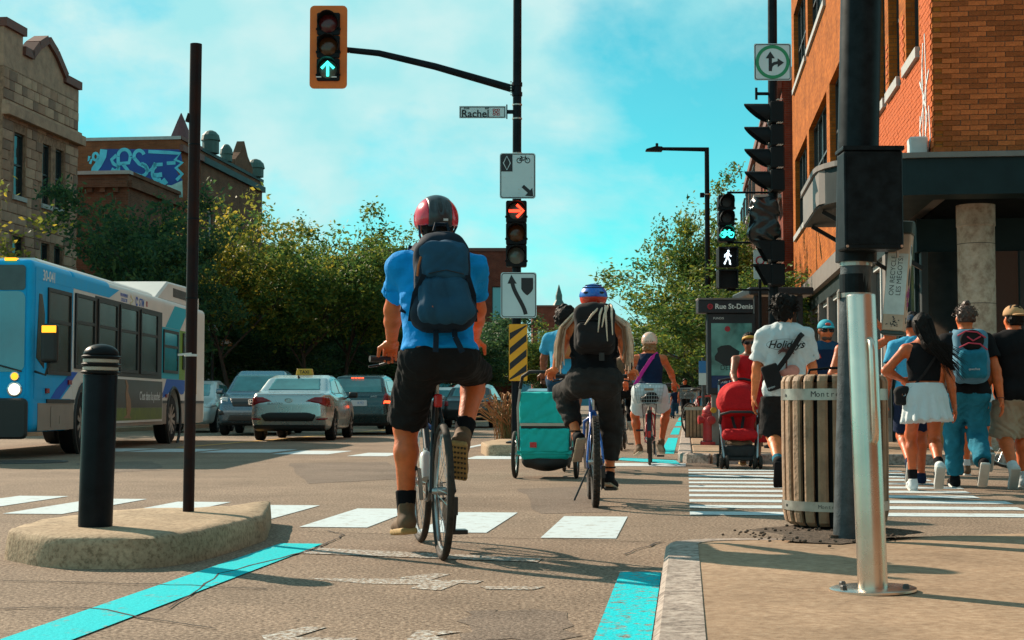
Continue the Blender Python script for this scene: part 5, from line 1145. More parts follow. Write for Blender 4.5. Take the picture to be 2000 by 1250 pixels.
# dark teal hatchback, tail towards us
L = 4.35; g = gnd(702, 850)
hat, mir = car('hatchback_car', 'dark teal hatchback with lit red tail lights right of the taxi', (g.x, g.y + L / 2, 0), R(-2.0), L, 1.77,
    [(-2.0, .28), (-2.15, .5), (-2.14, .75), (-2.08, 1.0), (-1.6, 1.04), (1.0, 1.0), (1.5, .97), (2.0, .8), (2.15, .6), (2.13, .34), (2.0, .24), (-1.95, .24)],
    [(-2.10, .95), (-1.90, 1.25), (-1.62, 1.5), (-.7, 1.56), (.1, 1.53), (.55, 1.38), (1.35, .97), (1.3, .8), (-2.08, .8)], 1.0, 'car_teal', (-1.28, 1.32), .32, parts=[
    ('rear_window', 'rear', [(-.64, 1.08), (.64, 1.08), (.56, 1.44), (-.56, 1.44)], 'auto_glass', -1.2, .008), ('side_window', 'side', [(-1.6, 1.08), (-1.35, 1.42), (.1, 1.45), (.75, 1.04)], 'auto_glass', .4, .008),
    ('taillight', 'rear2', [(.62, .78), (.92, .80), (.92, 1.05), (.70, 1.08)], 'taillight', -1.7, .016), ('brake_lamp', 'rear2', [(.66, .79), (.88, .80), (.88, .90), (.67, .90)], 'brakelight', -1.75, .02), ('windscreen', 'front', [(-.62, 1.0), (.62, 1.0), (.52, 1.42), (-.52, 1.42)], 'auto_glass', .45, .008),
    ('bumper_line', 'rear', [(-.85, .22), (.85, .22), (.85, .32), (-.85, .32)], 'trim_black', -1.8, .008)])
mir(.72, 1.04, 'trim_black')
MB().box((-.26, -2.155, .74), (.26, -2.135, .89)).build('number_plate', 'plate', hat, bevel=.004); text('lettering', 'K92', .10, 'blue_panel', hat, frame((.1, -2.157, .815), (1, 0, 0), (0, 0, 1)), .001); text('lettering', 'AWD', .07, 'chrome', hat, frame((.42, -2.12, .98), (1, 0, 0), (0, 0, 1)), .002, shear=.3)
for k in range(4): MB().box((-.20 + k * .085, -1.73, 1.452), (-.135 + k * .085, -1.70, 1.477)).build('high_brake_lamp', 'brakelight', hat)
# small white car behind the bus, dark cars behind the riders
sp = [(-2.1, .3), (-2.15, .6), (-2.1, .9), (-1.7, 1.0), (1.0, .96), (1.5, .92), (2.0, .78), (2.15, .6), (2.13, .34), (2.0, .25), (-1.95, .25)]; sg_ = [(-1.9, .9), (-1.3, 1.35), (-.6, 1.47), (.1, 1.45), (.5, 1.34), (1.35, .93), (1.3, .8), (-1.9, .8)]
swin = [('windscreen', 'front', [(-.60, 1.0), (.60, 1.0), (.50, 1.36), (-.50, 1.36)], 'auto_glass', .45, .008), ('rear_window', 'rear', [(-.58, 1.04), (.58, 1.04), (.50, 1.36), (-.50, 1.36)], 'auto_glass', -1.0, .008), ('side_window', 'side', [(-1.5, 1.0), (-1.15, 1.34), (.1, 1.37), (.8, .98)], 'auto_glass', .4, .008), ('headlight', 'front2', [(.58, .68), (.86, .70), (.84, .82), (.62, .80)], 'headlight', 1.5, .014), ('taillight', 'rear2', [(.6, .72), (.88, .72), (.88, .9), (.64, .9)], 'taillight', -1.7, .016), ('grille', 'front', [(-.45, .45), (.45, .45), (.5, .64), (-.5, .64)], 'trim_black', 1.8, .012)]
def small_car(label, px, py, rz, paint, res=.036):
    g = gnd(px, py); r_, m_ = car('passenger_car', label, (g.x, g.y + 2.1, 0), rz, 4.3, 1.76, sp, sg_, .95, paint, (-1.28, 1.30), .32, res, swin); m_(.75, 1.0, paint if paint == 'car_white' else 'trim_black'); return r_
small_car('white compact car partly hidden between the bus and the SUV', 352, 846, FWH + R(1), 'car_white')
small_car('black car behind the legs of the blue-shirted cyclist', 925, 836, R(-6), 'car_dark')
small_car('black car far down the lane seen through the bicycle', 862, 829, R(-6), 'car_dark')
small_car('pale blue car ahead of the curly-haired rider', 1062, 826, R(-6.5), 'car_blue')
small_car('white car waiting behind the teal hatchback', 792, 838, R(-5), 'car_white')

# ---------------------------------------------------------------- city bus
nv_ = lambda v: np.array(v, float) / np.linalg.norm(v)
BL, BW = 12.2, 2.56; bus_y0 = 21.85; bxc = at(64, 700, bus_y0).x - BW / 2
mat('bus_white', (.82, .80, .76), .45, spec=.2, var=.10, vscale=1.2); mat('bus_blue', (.006, .46, .92), .45, spec=.15, var=.06); mat('bus_deep', (.008, .12, .62), .45, spec=.15); mat('bus_teal', (.01, .52, .72), .45, spec=.15); mat('bus_green', (.22, .42, .06), .45, spec=.15); mat('bus_yellow', (.68, .36, .03), .35, coat=.4)
mat('bus_skirt', (.36, .29, .24), .5, var=.2, vscale=2); mat('bus_glass', (.012, .026, .028), .22, spec=.22, var=.5, vscale=1.5); mat('bus_shield', (.02, .30, .40), .04, spec=1.0, var=.3, vscale=1.0); mat('dash_display', (.05, .075, .08), .2, var=.3, vscale=6)
BUS = thing('city_bus', 'blue and white city bus with square windows at the left edge', 'bus', (bxc, bus_y0 + BL / 2, 0), math.pi - R(.15))
yF = BL / 2; xS = -BW / 2                                # local: +y is the bus front, -x its side towards us
bodyp = [rbox((0, 0, 1.62), (BW / 2, BL / 2, 1.24), .10, k=.02)]
for (u, rad) in ((2.75, .60), (9.1, .60)): bodyp.append(neg(raw(lambda X, Y, Z, u=u, rad=rad: np.maximum(np.sqrt((Y - (yF - u)) ** 2 + (Z - .5) ** 2) - rad, .75 - np.abs(X)), (-1.6, yF - u - .7, 0), (1.6, yF - u + .7, 1.3), .01)))
blob('body', bodyp, .045, 'bus_white', BUS, cuts=[((0, yF - 2.0, 0), (0, 1, 0))]); blob('front_section', bodyp, .045, 'bus_blue', BUS, cuts=[((0, yF - 2.0, 0), (0, -1, 0))])
blob('roof_section', [rbox((0, 0, 1.62), (BW / 2 + .004, BL / 2 + .004, 1.244), .10, k=.02)], .045, 'bus_blue', BUS, cuts=[((0, 0, 2.585), (0, 0, -1)), ((0, yF - 4.3, 2.6), nv_((0, -1, .6))), ((0, yF - 1.99, 0), (0, 1, 0))])
SB = lambda u, v, d: (xS - d, yF - u, v)
def panel(nm, m, pts, d0=.002, d1=.006, par=None): return MB().prism(pts, SB, d0, d1).build(nm, m, par or BUS, fix=True)
panel('side_panel', 'bus_blue', [(.12, 1.02), (1.15, 1.02), (1.95, 1.30), (2.0, 2.58), (.12, 2.58)]); panel('side_panel', 'bus_blue', [(.12, 2.585), (4.1, 2.585), (4.75, 2.76), (.12, 2.76)]); panel('side_panel', 'bus_blue', [(.12, .86), (.85, .86), (1.14, 1.015), (.12, 1.015)])
panel('side_panel', 'bus_white', [(1.45, .865), (2.0, .865), (2.0, 1.1)], .002, .0052); panel('side_panel', 'bus_deep', [(.90, .865), (1.35, .865), (2.3, 1.285), (1.98, 1.285), (1.2, 1.015)], .002, .0055)
panel('side_panel', 'bus_teal', [(8.3, 2.30), (9.6, 2.30), (10.4, 2.76), (9.1, 2.76)]); panel('side_panel', 'bus_teal', [(8.0, 1.285), (9.55, 1.285), (9.55, 2.295), (8.0, 2.295)], .002, .005); panel('side_panel', 'bus_deep', [(8.0, .88), (8.45, 1.28), (10.4, 1.28), (10.0, 1.0), (9.75, .98), (9.1, 1.16), (8.55, .98)], .0021, .0055); panel('side_panel', 'bus_green', [(9.56, 1.285), (10.6, 1.285), (10.6, 2.295), (9.56, 2.295)], .002, .005); panel('side_panel', 'bus_yellow', [(10.61, 1.0), (11.3, 1.0), (11.3, 2.6), (10.8, 2.6), (10.61, 2.3)], .002, .005)
panel('skirt', 'bus_skirt', [(.3, .40), (2.1, .40), (2.1, .80), (.3, .80)]); panel('skirt', 'bus_skirt', [(3.4, .40), (8.45, .40), (8.45, .80), (3.4, .80)]); panel('skirt', 'bus_skirt', [(9.75, .40), (12, .40), (12, .80), (9.75, .80)])
for a, b in ((.7, 2.1), (3.4, 8.45), (9.75, 12.0)): panel('rub_rail', 'trim_black', rect(a, b, .802, .858), .002, .02)
panel('window_band', 'trim_black', rect(3.25, 7.98, 1.27, 2.56), .003, .012)
def bwin(u0, u1, z0=1.34, z1=2.52, g='bus_glass', split=.62, d=.012):
    w_ = MB(); fw = .055
    for r_ in (rect(u0, u0 + fw, z0, z1), rect(u1 - fw, u1, z0, z1), rect(u0 + fw, u1 - fw, z0, z0 + fw), rect(u0 + fw, u1 - fw, z1 - fw, z1)): w_.prism(r_, SB, d - .005, d + .022)
    w_ = w_.build('window', 'trim_black', BUS, fix=True); zs = z0 + (z1 - z0) * split
    MB().prism(rect(u0 + fw, u1 - fw, z0 + fw, zs - .025), SB, d, d + .004).build('pane', g, w_, fix=True); MB().prism(rect(u0 + fw, u1 - fw, zs + .025, z1 - fw), SB, d, d + .005).build('pane', g, w_, fix=True); MB().prism(rect(u0 + fw, u1 - fw, zs - .025, zs + .025), SB, d, d + .018).build('rail', 'trim_black', w_, fix=True)
bwin(.68, 1.86, 1.22, 2.50, d=.008); bwin(2.08, 3.2, d=.012); bwin(3.38, 4.62); bwin(4.78, 6.05); bwin(6.25, 7.6); bwin(8.1, 9.4, 1.4, 2.25, 'bus_shield', d=.008); bwin(9.85, 11.0, 1.5, 2.25, 'bus_glass', d=.008)
panel('quarter_window', 'bus_glass', [(.18, 1.45), (.55, 1.30), (.55, 2.1), (.42, 2.38), (.28, 2.38)], .006, .012)
panel('advert_frame', 'bus_white', rect(3.55, 8.0, .46, 1.26), .021, .03); ad = panel('advert_panel', mat('advert_dark', (.06, .045, .03), .4, var=.4, vscale=2), rect(3.6, 7.95, .72, 1.22), .031, .036); panel('advert_grass', mat('advert_grass', (.16, .20, .03), .5, var=.4, vscale=6), rect(3.6, 7.95, .50, .719), .031, .036)
panel('advert_animal', mat('advert_tan', (.34, .17, .08), .5, var=.3, vscale=9), [(5.0, .54), (5.25, .60), (5.2, .80), (5.15, .98), (5.2, 1.1), (5.12, 1.2), (5.22, 1.21), (5.34, 1.12), (5.32, 1.0), (5.5, .86), (5.55, .70), (5.45, .58), (5.6, .53)], .037, .04)
text('lettering', "C'est dans la poche!", .22, 'letter_white', BUS, frame((xS - .041, yF - 6.95, .93), (0, -1, 0), (0, 0, 1)), .001, sx=.9, bold=.002); text('lettering', '!', .2, 'letter_white', BUS, frame((xS - .041, yF - 4.4, .83), (0, -1, 0), (0, 0, 1)), .001)
text('lettering', '30-041', .22, 'letter_white', BUS, frame((xS - .008, yF - .75, 2.655), (0, -1, 0), (0, 0, 1)), .001, bold=.003); text('lettering', 'STM', .20, 'bus_deep', BUS, frame((xS - .003, yF - 6.35, 2.64), (0, -1, 0), (0, 0, 1)), .001, bold=.003, shear=.15); text('lettering', 'MOUVEMENT\nCOLLECTIF', .085, 'bus_deep', BUS, frame((xS - .003, yF - 5.1, 2.65), (0, -1, 0), (0, 0, 1)), .001)
mb = MB(); mb.ribbon([(5.55, 2.72), (5.72, 2.65), (5.55, 2.58)], .05, SB, .002, .006); mb.build('arrow_logo', 'bus_yellow', BUS, fix=True); mb = MB(); mb.ribbon([(6.0 + .07 * math.cos(a), 2.65 + .07 * math.sin(a)) for a in np.linspace(.3, 5.6, 14)], .03, SB, .002, .006); mb.build('ring_logo', 'bus_deep', BUS, fix=True)
panel('leaf_mark', 'sign_red', [(6.72, 2.60), (6.80, 2.60), (6.80, 2.70), (6.72, 2.70)])
for u, z in ((1.75, 1.12), (.62, .98), (7.85, .98), (8.35, .95)): panel('side_marker', 'taillight', rect(u, u + .16, z - .035, z + .035), .007, .03)
panel('fuel_flap', 'bus_skirt', rr(.18, .32, .03) and [(x + 1.0, y + .6) for x, y in rr(.18, .32, .03)], .008, .014); panel('service_flap', 'bus_skirt', [(x + 1.6, y + .55) for x, y in rr(.5, .12, .02)], .008, .012)
for s in (1, -1):
    for (u, rr_) in ((2.75, .49), (9.1, .49)): wheel(BUS, s * (BW / 2 - .17), yF - u, rr_, .28, 'bus_skirt', s, 10)
for u in (2.75, 9.1): MB().torus((xS - .004, yF - u, .5), .62, .03, 'x', 40, 6).build('wheel_arch', 'trim_black', BUS)
# front
FB_ = lambda u, v, d: (u, yF + d, v)
MB().prism(rr(2.38, 1.75, .08), lambda u, v, d: FB_(u, v + 1.74, d), .002, .006).build('front_cap', 'bus_blue', BUS, fix=True)
MB().prism(rr(2.36, 1.15, .1), lambda u, v, d: FB_(u, v + 1.82, d), .007, .014).build('windscreen', 'bus_shield', BUS, fix=True); MB().prism(rr(2.36, .36, .05), lambda u, v, d: FB_(u, v + 2.59, d), .007, .02).build('destination_sign', 'dash_display', BUS, fix=True)
MB().prism(rr(2.5, .58, .08), lambda u, v, d: FB_(u, v + .58, d), .002, .10).build('front_bumper', 'trim_black', BUS, fix=True, bevel=.03)
for s in (-1, 1):
    for z, r_, m in ((.995, .085, 'headlamp_on'), (1.18, .055, 'amber')): MB().lathe([(r_ * 1.25, .0), (r_ * 1.25, .015), (r_ * 1.05, .02)], 20, frame((s * 1.05, yF + .006, z), (-1, 0, 0), (0, 0, 1))).build('lamp_rim', 'chrome', BUS); MB().lathe([(r_, .015), (r_ * .8, .04), (.01, .05)], 20, frame((s * 1.05, yF + .006, z), (-1, 0, 0), (0, 0, 1))).build('headlight', m, BUS, True)
MB().tube([(-1.15, yF + .03, 1.25), (-.6, yF + .05, 1.4), (.0, yF + .04, 1.55)], .012, 6).build('wiper', 'trim_black', BUS); MB().tube([(.1, yF + .03, 1.25), (.5, yF + .05, 1.4), (1.0, yF + .04, 1.5)], .012, 6).build('wiper', 'trim_black', BUS)
blob('mirror', [rbox((xS - .26, yF + .0, 1.65), (.12, .06, .28), .05)], .02, 'trim_black', BUS); MB().tube([(xS - .02, yF - .1, 1.25), (xS - .2, yF, 1.2), (xS - .26, yF, 1.4)], .018, 8).build('mirror_arm', 'trim_black', BUS, True); MB().box((xS - .36, yF + .055, 1.80), (xS - .16, yF + .075, 1.90)).build('mirror_marker', 'amber', BUS)
for x in (-.95, -.3, .3, .95): MB().box((x - .08, yF - .12, 2.835), (x + .08, yF - .0, 2.875)).build('roof_marker', 'amber', BUS)
# driver silhouette behind the screen and roof gear
MB().prism([(-1.1, 0), (1.1, 0), (1.05, .12), (-1.05, .12)], lambda u, v, d: (u, d, 2.842 + v), -2.0, 5.2).build('roof_fairing', 'bus_white', BUS, fix=True, bevel=.05); MB().prism([(-6.0, 0), (-1.9, 0), (-2.3, .16), (-3.0, .42), (-5.4, .46), (-6.0, .30)], lambda u, v, d: (d, u, 2.842 + v), -1.15, 1.15).build('roof_pod', 'bus_white', BUS, fix=True, bevel=.04)
mb = MB()
for k in range(14): mb.box((-1.158, -4.9 + k * .11, 2.98), (-1.152, -4.84 + k * .11, 3.16))
mb.build('pod_vents', 'trim_black', BUS)
# ================================================================= BICYCLES
mat('bike_black', (.012, .013, .015), .35); mat('bike_blue', (.015, .12, .50), .3, coat=.4); mat('bike_red', (.50, .02, .03), .35); mat('bike_alloy', (.45, .46, .46), .3, .9); mat('bike_tyre', (.022, .020, .019), .75, spec=.2, var=.5, vscale=30, col2=(.07, .055, .045)); mat('spoke', (.5, .5, .5), .3, .9); mat('saddle', (.012, .012, .013), .55); mat('bottle', (.55, .68, .70), .35); mat('wire', (.42, .46, .47), .35, .7); mat('reflect_red', (.6, .02, .02), .2)
def bikewheel(parent, y, r, tw, rim='bike_alloy', nsp=28, turn=0.0, knob=False):
    w = MB().torus((0, 0, 0), r - tw, tw, 'x', 56, 10).build('wheel', 'bike_tyre', parent, True)
    w.location = (0, y, r); w.rotation_euler = (0, 0, turn)
    if knob:
        mb = MB()
        for k in range(58):
            a = 2 * math.pi * k / 58
            for sx in (-1, 1): M = Matrix.Rotation(a + (.05 if sx > 0 else 0), 4, 'X') @ Matrix.Translation((sx * tw * .45, 0, r - tw * .12)); mb.box((-tw * .32, -.010, -.006), (tw * .32, .010, .009), M)
        mb.build('tread', 'bike_tyre', w)
    MB().torus((0, 0, 0), r - 2 * tw - .008, .012, 'x', 48, 8, .8).build('rim', rim, w, True)
    mb = MB()
    for k in range(nsp):
        a = 2 * math.pi * k / nsp; b = a + (.5 if k % 2 else -.5); sx = .03 if k % 4 < 2 else -.03; mb.tube([(sx, .02 * math.cos(b), .02 * math.sin(b)), (0, (r - 2 * tw - .012) * math.cos(a), (r - 2 * tw - .012) * math.sin(a))], .0016, 3, cap=False)
    mb.build('spokes', 'spoke', w); MB().tube([(-.055, 0, 0), (-.03, 0, 0), (.03, 0, 0), (.055, 0, 0)], [.012, .022, .022, .012], 12).build('hub', 'bike_alloy', w, True, ang=30)
    return w
def bicycle(name, label, loc, rz, fr='bike_black', r=.345, tw=.018, wb=1.02, bar=.29, barz=1.02, sad=.98, crank=90, knob=False, step=False, turn=0.0, extras=(), group=None, sadw=.075, rim='bike_alloy', fork=None):
    B = thing(name, label, 'bicycle', loc, rz, group); fork = fork or fr
    bikewheel(B, 0, r, tw, rim, knob=knob); bikewheel(B, wb, r, tw, rim, turn=turn, knob=knob)
    bb = Vector((0, .42, .275)); st_ = Vector((0, .27, sad - .17)); ht = Vector((0, wb - .21, .86 if not step else .84)); hb = Vector((0, wb - .16, .70)); rh = Vector((0, 0, r)); fh = Vector((0, wb, r))
    mb = MB(); mb.tube([bb, st_], .016, 10); mb.tube([ht, hb], .020, 12); mb.tube([hb + Vector((0, 0, .02)), bb], .020, 10)
    mb.tube([ht - Vector((0, -.0, .02)), (st_ if not step else bb.lerp(st_, .45))], .017, 10)
    for s in (-1, 1): mb.tube([bb + Vector((s * .035, 0, 0)), Vector((s * .055, .12, .30)), rh + Vector((s * .062, 0, 0))], [.011, .010, .009], 8); mb.tube([st_ - Vector((s * -.012, 0, .04)), Vector((s * .05, .08, r + .14)), rh + Vector((s * .062, 0, 0))], .0085, 8)
    mb.build('frame', fr, B, True, ang=60)
    mb = MB(); mb.tube([hb, hb + Vector((0, .012, -.04))], .02, 10)
    for s in (-1, 1): mb.tube([hb + Vector((0, .01, -.02)), hb + Vector((s * .055, .02, -.06)), fh + Vector((s * .058, 0, 0))], [.014, .014, .010], 8)
    mb.build('fork', fork, B, True, ang=60)
    MB().tube([st_ - Vector((0, 0, .02)), (0, .245, sad - .05)], .0135, 10).build('seatpost', 'bike_alloy', B, True)
    blob('saddle', [ellip((0, .17, sad - .015), (sadw, .085, .035), k=.04), capsule((0, .2, sad - .012), (0, .38, sad - .015), .035, .018, k=.04)], .012, 'saddle', B)
    MB().tube([ht, (0, wb - .23, barz - .03), (0, wb - .20, barz)], .014, 10).build('stem', 'bike_alloy' if fr != 'bike_black' else 'bike_black', B, True)
    hy = wb - .20; MB().tube([(-bar, hy - .07, barz + .01), (-bar * .5, hy, barz), (bar * .5, hy, barz), (bar, hy - .07, barz + .01)], .0125, 10).build('handlebar', 'bike_black', B, True)
    for s in (-1, 1): MB().tube([(s * (bar - .10), hy - .045, barz + .008), (s * (bar + .012), hy - .073, barz + .011)], .018, 12).build('grip', 'saddle', B, True, ang=50); MB().tube([(s * (bar - .12), hy - .02, barz), (s * (bar - .05), hy + .05, barz - .02), (s * (bar + .01), hy + .03, barz - .03)], .007, 6).build('brake_lever', 'bike_black', B)
    a = R(crank); cl = .17
    MB().lathe([(.095, -.003), (.095, .003), (.075, .003), (.075, -.003), (.095, -.003)], 36, frame((.045, bb.y, bb.z), (0, 1, 0), (0, 0, 1)), cap=False).build('chainring', 'bike_alloy', B)
    for s in (-1, 1):
        e = bb + Vector((s * .075, s * cl * math.cos(a), s * cl * math.sin(a))); MB().bar(bb + Vector((s * .06, 0, 0)), e, .022, .014).build('crank', 'bike_alloy', B, bevel=.003); MB().box((e.x + s * .012 if s > 0 else e.x - .11, e.y - .045, e.z - .012), (e.x + .11 if s > 0 else e.x - .012, e.y + .045, e.z + .012)).build('pedal', 'bike_black', B, bevel=.004)
    mb = MB(); mb.tube([bb + Vector((.045, 0, .09)), rh + Vector((.045, 0, .045))], .004, 4); mb.tube([bb + Vector((.045, 0, -.09)), Vector((.05, .06, .13)), Vector((.05, -.02, .24)), rh + Vector((.045, 0, -.045))], .004, 4); mb.build('chain', 'iron', B)
    for q in range(6): MB().lathe([(.024 + .005 * q, -.002), (.024 + .005 * q, .002)], 20, frame((.05 - .005 * q, 0, r), (0, 1, 0), (0, 0, 1))).build('sprocket', 'iron', B)
    mb = MB(); mb.box((.045, -.03, r - .12), (.075, .02, r - .03)); mb.bar((.06, -.01, r - .09), (.06, .05, r - .20), .022, .03); mb.build('derailleur', 'bike_black', B)
    if 'kick' in extras: MB().tube([(-.05, .12, .29), (-.16, .05, .05)], .008, 6).build('kickstand', 'bike_black', B)
    if 'light' in extras: blob('rear_light', [rbox((0, .20, sad - .20), (.022, .015, .035), .010)], .006, 'reflect_red', B)
    if 'bottle' in extras: MB().lathe([(.033, 0), (.036, .02), (.036, .13), (.028, .16), (.012, .175), (.012, .19)], 16, frame((-.02, .50, .38), (1, 0, 0), Vector((0, .55, .84)).cross(Vector((1, 0, 0))))).build('bottle', 'bottle', B, True, ang=40)
    if 'guard' in extras:
        mb = MB(); vs = []; fs = []
        for k in range(16):
            an = R(60 + 150 * k / 15); q = r + .018
            for sx in (-1, 1): vs.append((sx * .028, q * math.cos(an), r + q * math.sin(an)))
        for k in range(15): fs.append((2 * k, 2 * k + 1, 2 * k + 3, 2 * k + 2))
        MB().add(vs, fs).build('mudguard', 'bike_black', B, True); MB().box((-.02, -r - .03, r + .02), (.02, -r - .018, r + .10)).build('reflector', 'reflect_red', B)
    if 'basket' in extras:
        z0, z1, y0, y1, w0, w1 = .80, 1.03, -.32, .05, .15, .19; mb = MB()
        for f in np.linspace(0, 1, 6):
            z = z0 + (z1 - z0) * f; w_ = w0 + (w1 - w0) * f; mb.tube([(-w_, y0 - .03 * f, z), (w_, y0 - .03 * f, z), (w_, y1, z), (-w_, y1, z)], .0035 if 0 < f < 1 else .006, 4, closed=True)
        for k in range(11):
            f = -1 + 2 * k / 10; mb.tube([(f * w0, y0, z0), (f * w1, y0 - .03, z1)], .003, 4); mb.tube([(f * w0, y1, z0), (f * w1, y1, z1)], .003, 4); mb.tube([(f * w0, y0, z0), (f * w0, y1, z0)], .003, 4)
        for k in range(1, 9):
            y = y0 + (y1 - y0) * k / 9
            for s in (-1, 1): mb.tube([(s * w0, y, z0), (s * w1, y, z1)], .003, 4)
        mb.build('basket', 'wire', B); MB().box((-.06, y0 - .035, .955), (.06, y0 - .028, .985)).build('basket_badge', 'wood_slat', B)
        blob('bag', [ellip((0, -.13, .85), (.12, .14, .07), k=.05), ellip((.03, -.2, .88), (.07, .06, .06), k=.05)], .012, 'black_plastic', B, disp=lambda X, Y, Z: .006 * np.sin(60 * X) * np.sin(50 * Z))
        mb = MB()
        for s in (-1, 1): mb.tube([(s * .06, .02, r), (s * .09, -.12, .79)], .006, 6); mb.tube([(s * .07, .16, .77), (s * .07, -.30, .79)], .006, 6)
        mb.build('rack', 'bike_black', B)
    return B
# ================================================================= PEOPLE
nv = lambda v: v / max(1e-9, np.linalg.norm(v))
def ik(a, b, l1, l2, pole):
    d = b - a; Ld = np.linalg.norm(d); n = d / Ld; Lc = min(Ld, .995 * (l1 + l2)); x = (l1 * l1 - l2 * l2 + Lc * Lc) / (2 * Lc); hh = math.sqrt(max(l1 * l1 - x * x, 0)); p = V3(pole); p = nv(p - n * (p @ n)); return a + n * x + p * hh, a + n * Lc
def skel(h=1.75, pel=(0, 0, .95), lean=0, side=0, yaw=0, wr=None, ank=None, toe=None, head=(0, 0, 0), g=1.0, hg=1.0, lg=1.0, shw=.185, hipw=.088, ep=None, kp=None, twist=0, nk=1.0):
    s = h / 1.75; J = dict(s=s, g=g, hg=hg, lg=lg); pel = V3(pel); yw = R(yaw); ri = np.array((math.cos(yw), math.sin(yw), 0)); fw = np.array((-math.sin(yw), math.cos(yw), 0))
    sd_ = nv(np.array((0, 0, 1)) * math.cos(R(lean)) + fw * math.sin(R(lean)) + ri * math.sin(R(side))); tw = R(twist); r2 = ri * math.cos(tw) + fw * math.sin(tw); f2 = nv(np.cross(sd_, r2)); r2 = nv(np.cross(f2, sd_))
    J['T'] = np.array((r2, f2, sd_)); J['ri'] = ri; J['fw'] = fw; J['sd'] = sd_; J['pel'] = pel; J['neck'] = pel + sd_ * .50 * s
    hp, hy, hr = (R(q) for q in head); hd = nv(np.array((0, 0, 1)) * math.cos(R(lean * .35)) + fw * math.sin(R(lean * .35))); hf = fw * math.cos(hy) - ri * math.sin(hy); hf = nv(hf * math.cos(hp) + hd * math.sin(hp)); hu = nv(hd - hf * (hd @ hf)); hx = np.cross(hf, hu)
    hu = nv(hu * math.cos(hr) + hx * math.sin(hr)); hx = np.cross(hf, hu); J['H'] = np.array((hx, hf, hu)); J['head'] = J['neck'] + nv(sd_ + hd * .6) * .155 * s * nk + hf * .015
    J['sh'] = [pel + sd_ * .435 * s + r2 * q * shw * s for q in (-1, 1)]; J['hip'] = [pel - np.array((0, 0, .03 * s)) + ri * q * hipw * s for q in (-1, 1)]
    wr = wr or ((-.25, .08, .86 * s), (.25, .08, .86 * s)); ank = ank or ((-.1, 0, .10), (.1, 0, .10)); toe = toe or ((-.1, 1, 0), (.1, 1, 0)); ep = ep or ((-.5, -1, -.1), (.5, -1, -.1)); kp = kp or ((-.05, 1, .1), (.05, 1, .1))
    J['el'], J['wr'], J['kn'], J['an'], J['toe'] = [], [], [], [], [nv(V3(t)) for t in toe]
    for i in (0, 1):
        e, w = ik(J['sh'][i], V3(wr[i]), .285 * s, .255 * s, ep[i]); J['el'].append(e); J['wr'].append(w)
        k, a = ik(J['hip'][i], V3(ank[i]), .43 * s, .43 * s, kp[i]); J['kn'].append(k); J['an'].append(a)
    return J
def torso(J, o=0.0, neck=False, hips=True, sh=True):
    s, g, T, p, u, f = J['s'], J['g'], J['T'], J['pel'], J['sd'], J['T'][1]
    P = [ellip(p + u * .35 * s, ((.165 * g + o) * s, (.108 * g + o) * s, (.19 + o) * s), T, .06), ellip(p + u * .15 * s + f * .008, ((.146 * g + o) * s, (.102 * g + o) * s, (.17 + o) * s), T, .07)]
    if hips: P += [ellip(p - u * .01 * s, ((.168 * J['hg'] + o) * s, (.118 * J['hg'] + o) * s, (.12 + o) * s), T, .06)] + [ellip(h - J['fw'] * .055 * J['hg'] * s - np.array((0, 0, .01)), ((.09 * J['hg'] + o) * s,) * 3, T, .05) for h in J['hip']]
    if sh: P += [capsule(p + u * .455 * s, J['sh'][i], (.060 * g ** .5 + o * .6) * s, (.050 * g ** .5 + o * .5) * s, .05) for i in (0, 1)]
    if neck: P.append(capsule(J['neck'] - u * .03 * s, J['head'] - J['H'][2] * .06 * s - J['H'][1] * .015, (.058 + o) * s * g ** .4, (.052 + o) * s * g ** .3, .045))
    return P
def head_prims(J):
    s, H, c = J['s'] , J['H'], J['head']; q = lambda x, y, z: c + (H[0] * x + H[1] * y + H[2] * z) * s
    P = [ellip(q(0, -.01, .02), (.076 * s, .096 * s, .096 * s), H, .04), ellip(q(0, .028, -.055), (.056 * s, .062 * s, .068 * s), H, .04), capsule(q(0, .085, .0), q(0, .102, -.035), .010 * s, .015 * s, .02), ellip(q(0, .075, -.072), (.024 * s, .018 * s, .012 * s), H, .012), ellip(q(0, .062, -.105), (.025 * s, .022 * s, .02 * s), H, .02), capsule(q(-.035, .078, .022), q(.035, .078, .022), .012 * s, None, .02)]
    for x in (-1, 1): P += [ellip(q(x * .078, -.005, -.015), (.012 * s, .022 * s, .033 * s), H, .01), ellip(q(x * .032, .074, -.03), (.02 * s, .02 * s, .02 * s), H, .03)]
    return P
def limb_prims(J):
    P = []; l, s = J['lg'], J['s']; lt = l * J.get('lt', 1.0)
    for i in (0, 1):
        P += [capsule(J['sh'][i], J['el'][i], .052 * l * s, .041 * l * s, .03), capsule(J['el'][i], J['el'][i] * .65 + J['wr'][i] * .35, .041 * l * s, .041 * l * s, .03), capsule(J['el'][i] * .65 + J['wr'][i] * .35, J['wr'][i], .041 * l * s, .027 * l * s, .02)]
        kn, an, hp = J['kn'][i], J['an'][i], J['hip'][i]; back = nv(np.cross(an - kn, J['ri'])); back = back if back @ J['toe'][i] < 0 else -back
        P += [capsule(hp, kn, .086 * lt * s, .056 * lt * s, .05), capsule(kn, kn * .7 + an * .3 + back * .018 * s, .054 * lt * s, .057 * lt * s, .04), capsule(kn * .7 + an * .3 + back * .018 * s, an, .057 * lt * s, .034 * l * s, .03), ellip(kn, (.05 * lt * s,) * 3, None, .03)]
        t = J['toe'][i]; up = nv((kn - an) - t * ((kn - an) @ t)); P += [capsule(an, an - t * .035 * s - up * .055 * s, .035 * s, .034 * s, .02), capsule(an - up * .02 * s, an + t * .15 * s - up * .065 * s, .036 * s, .026 * s, .03)]
    return P
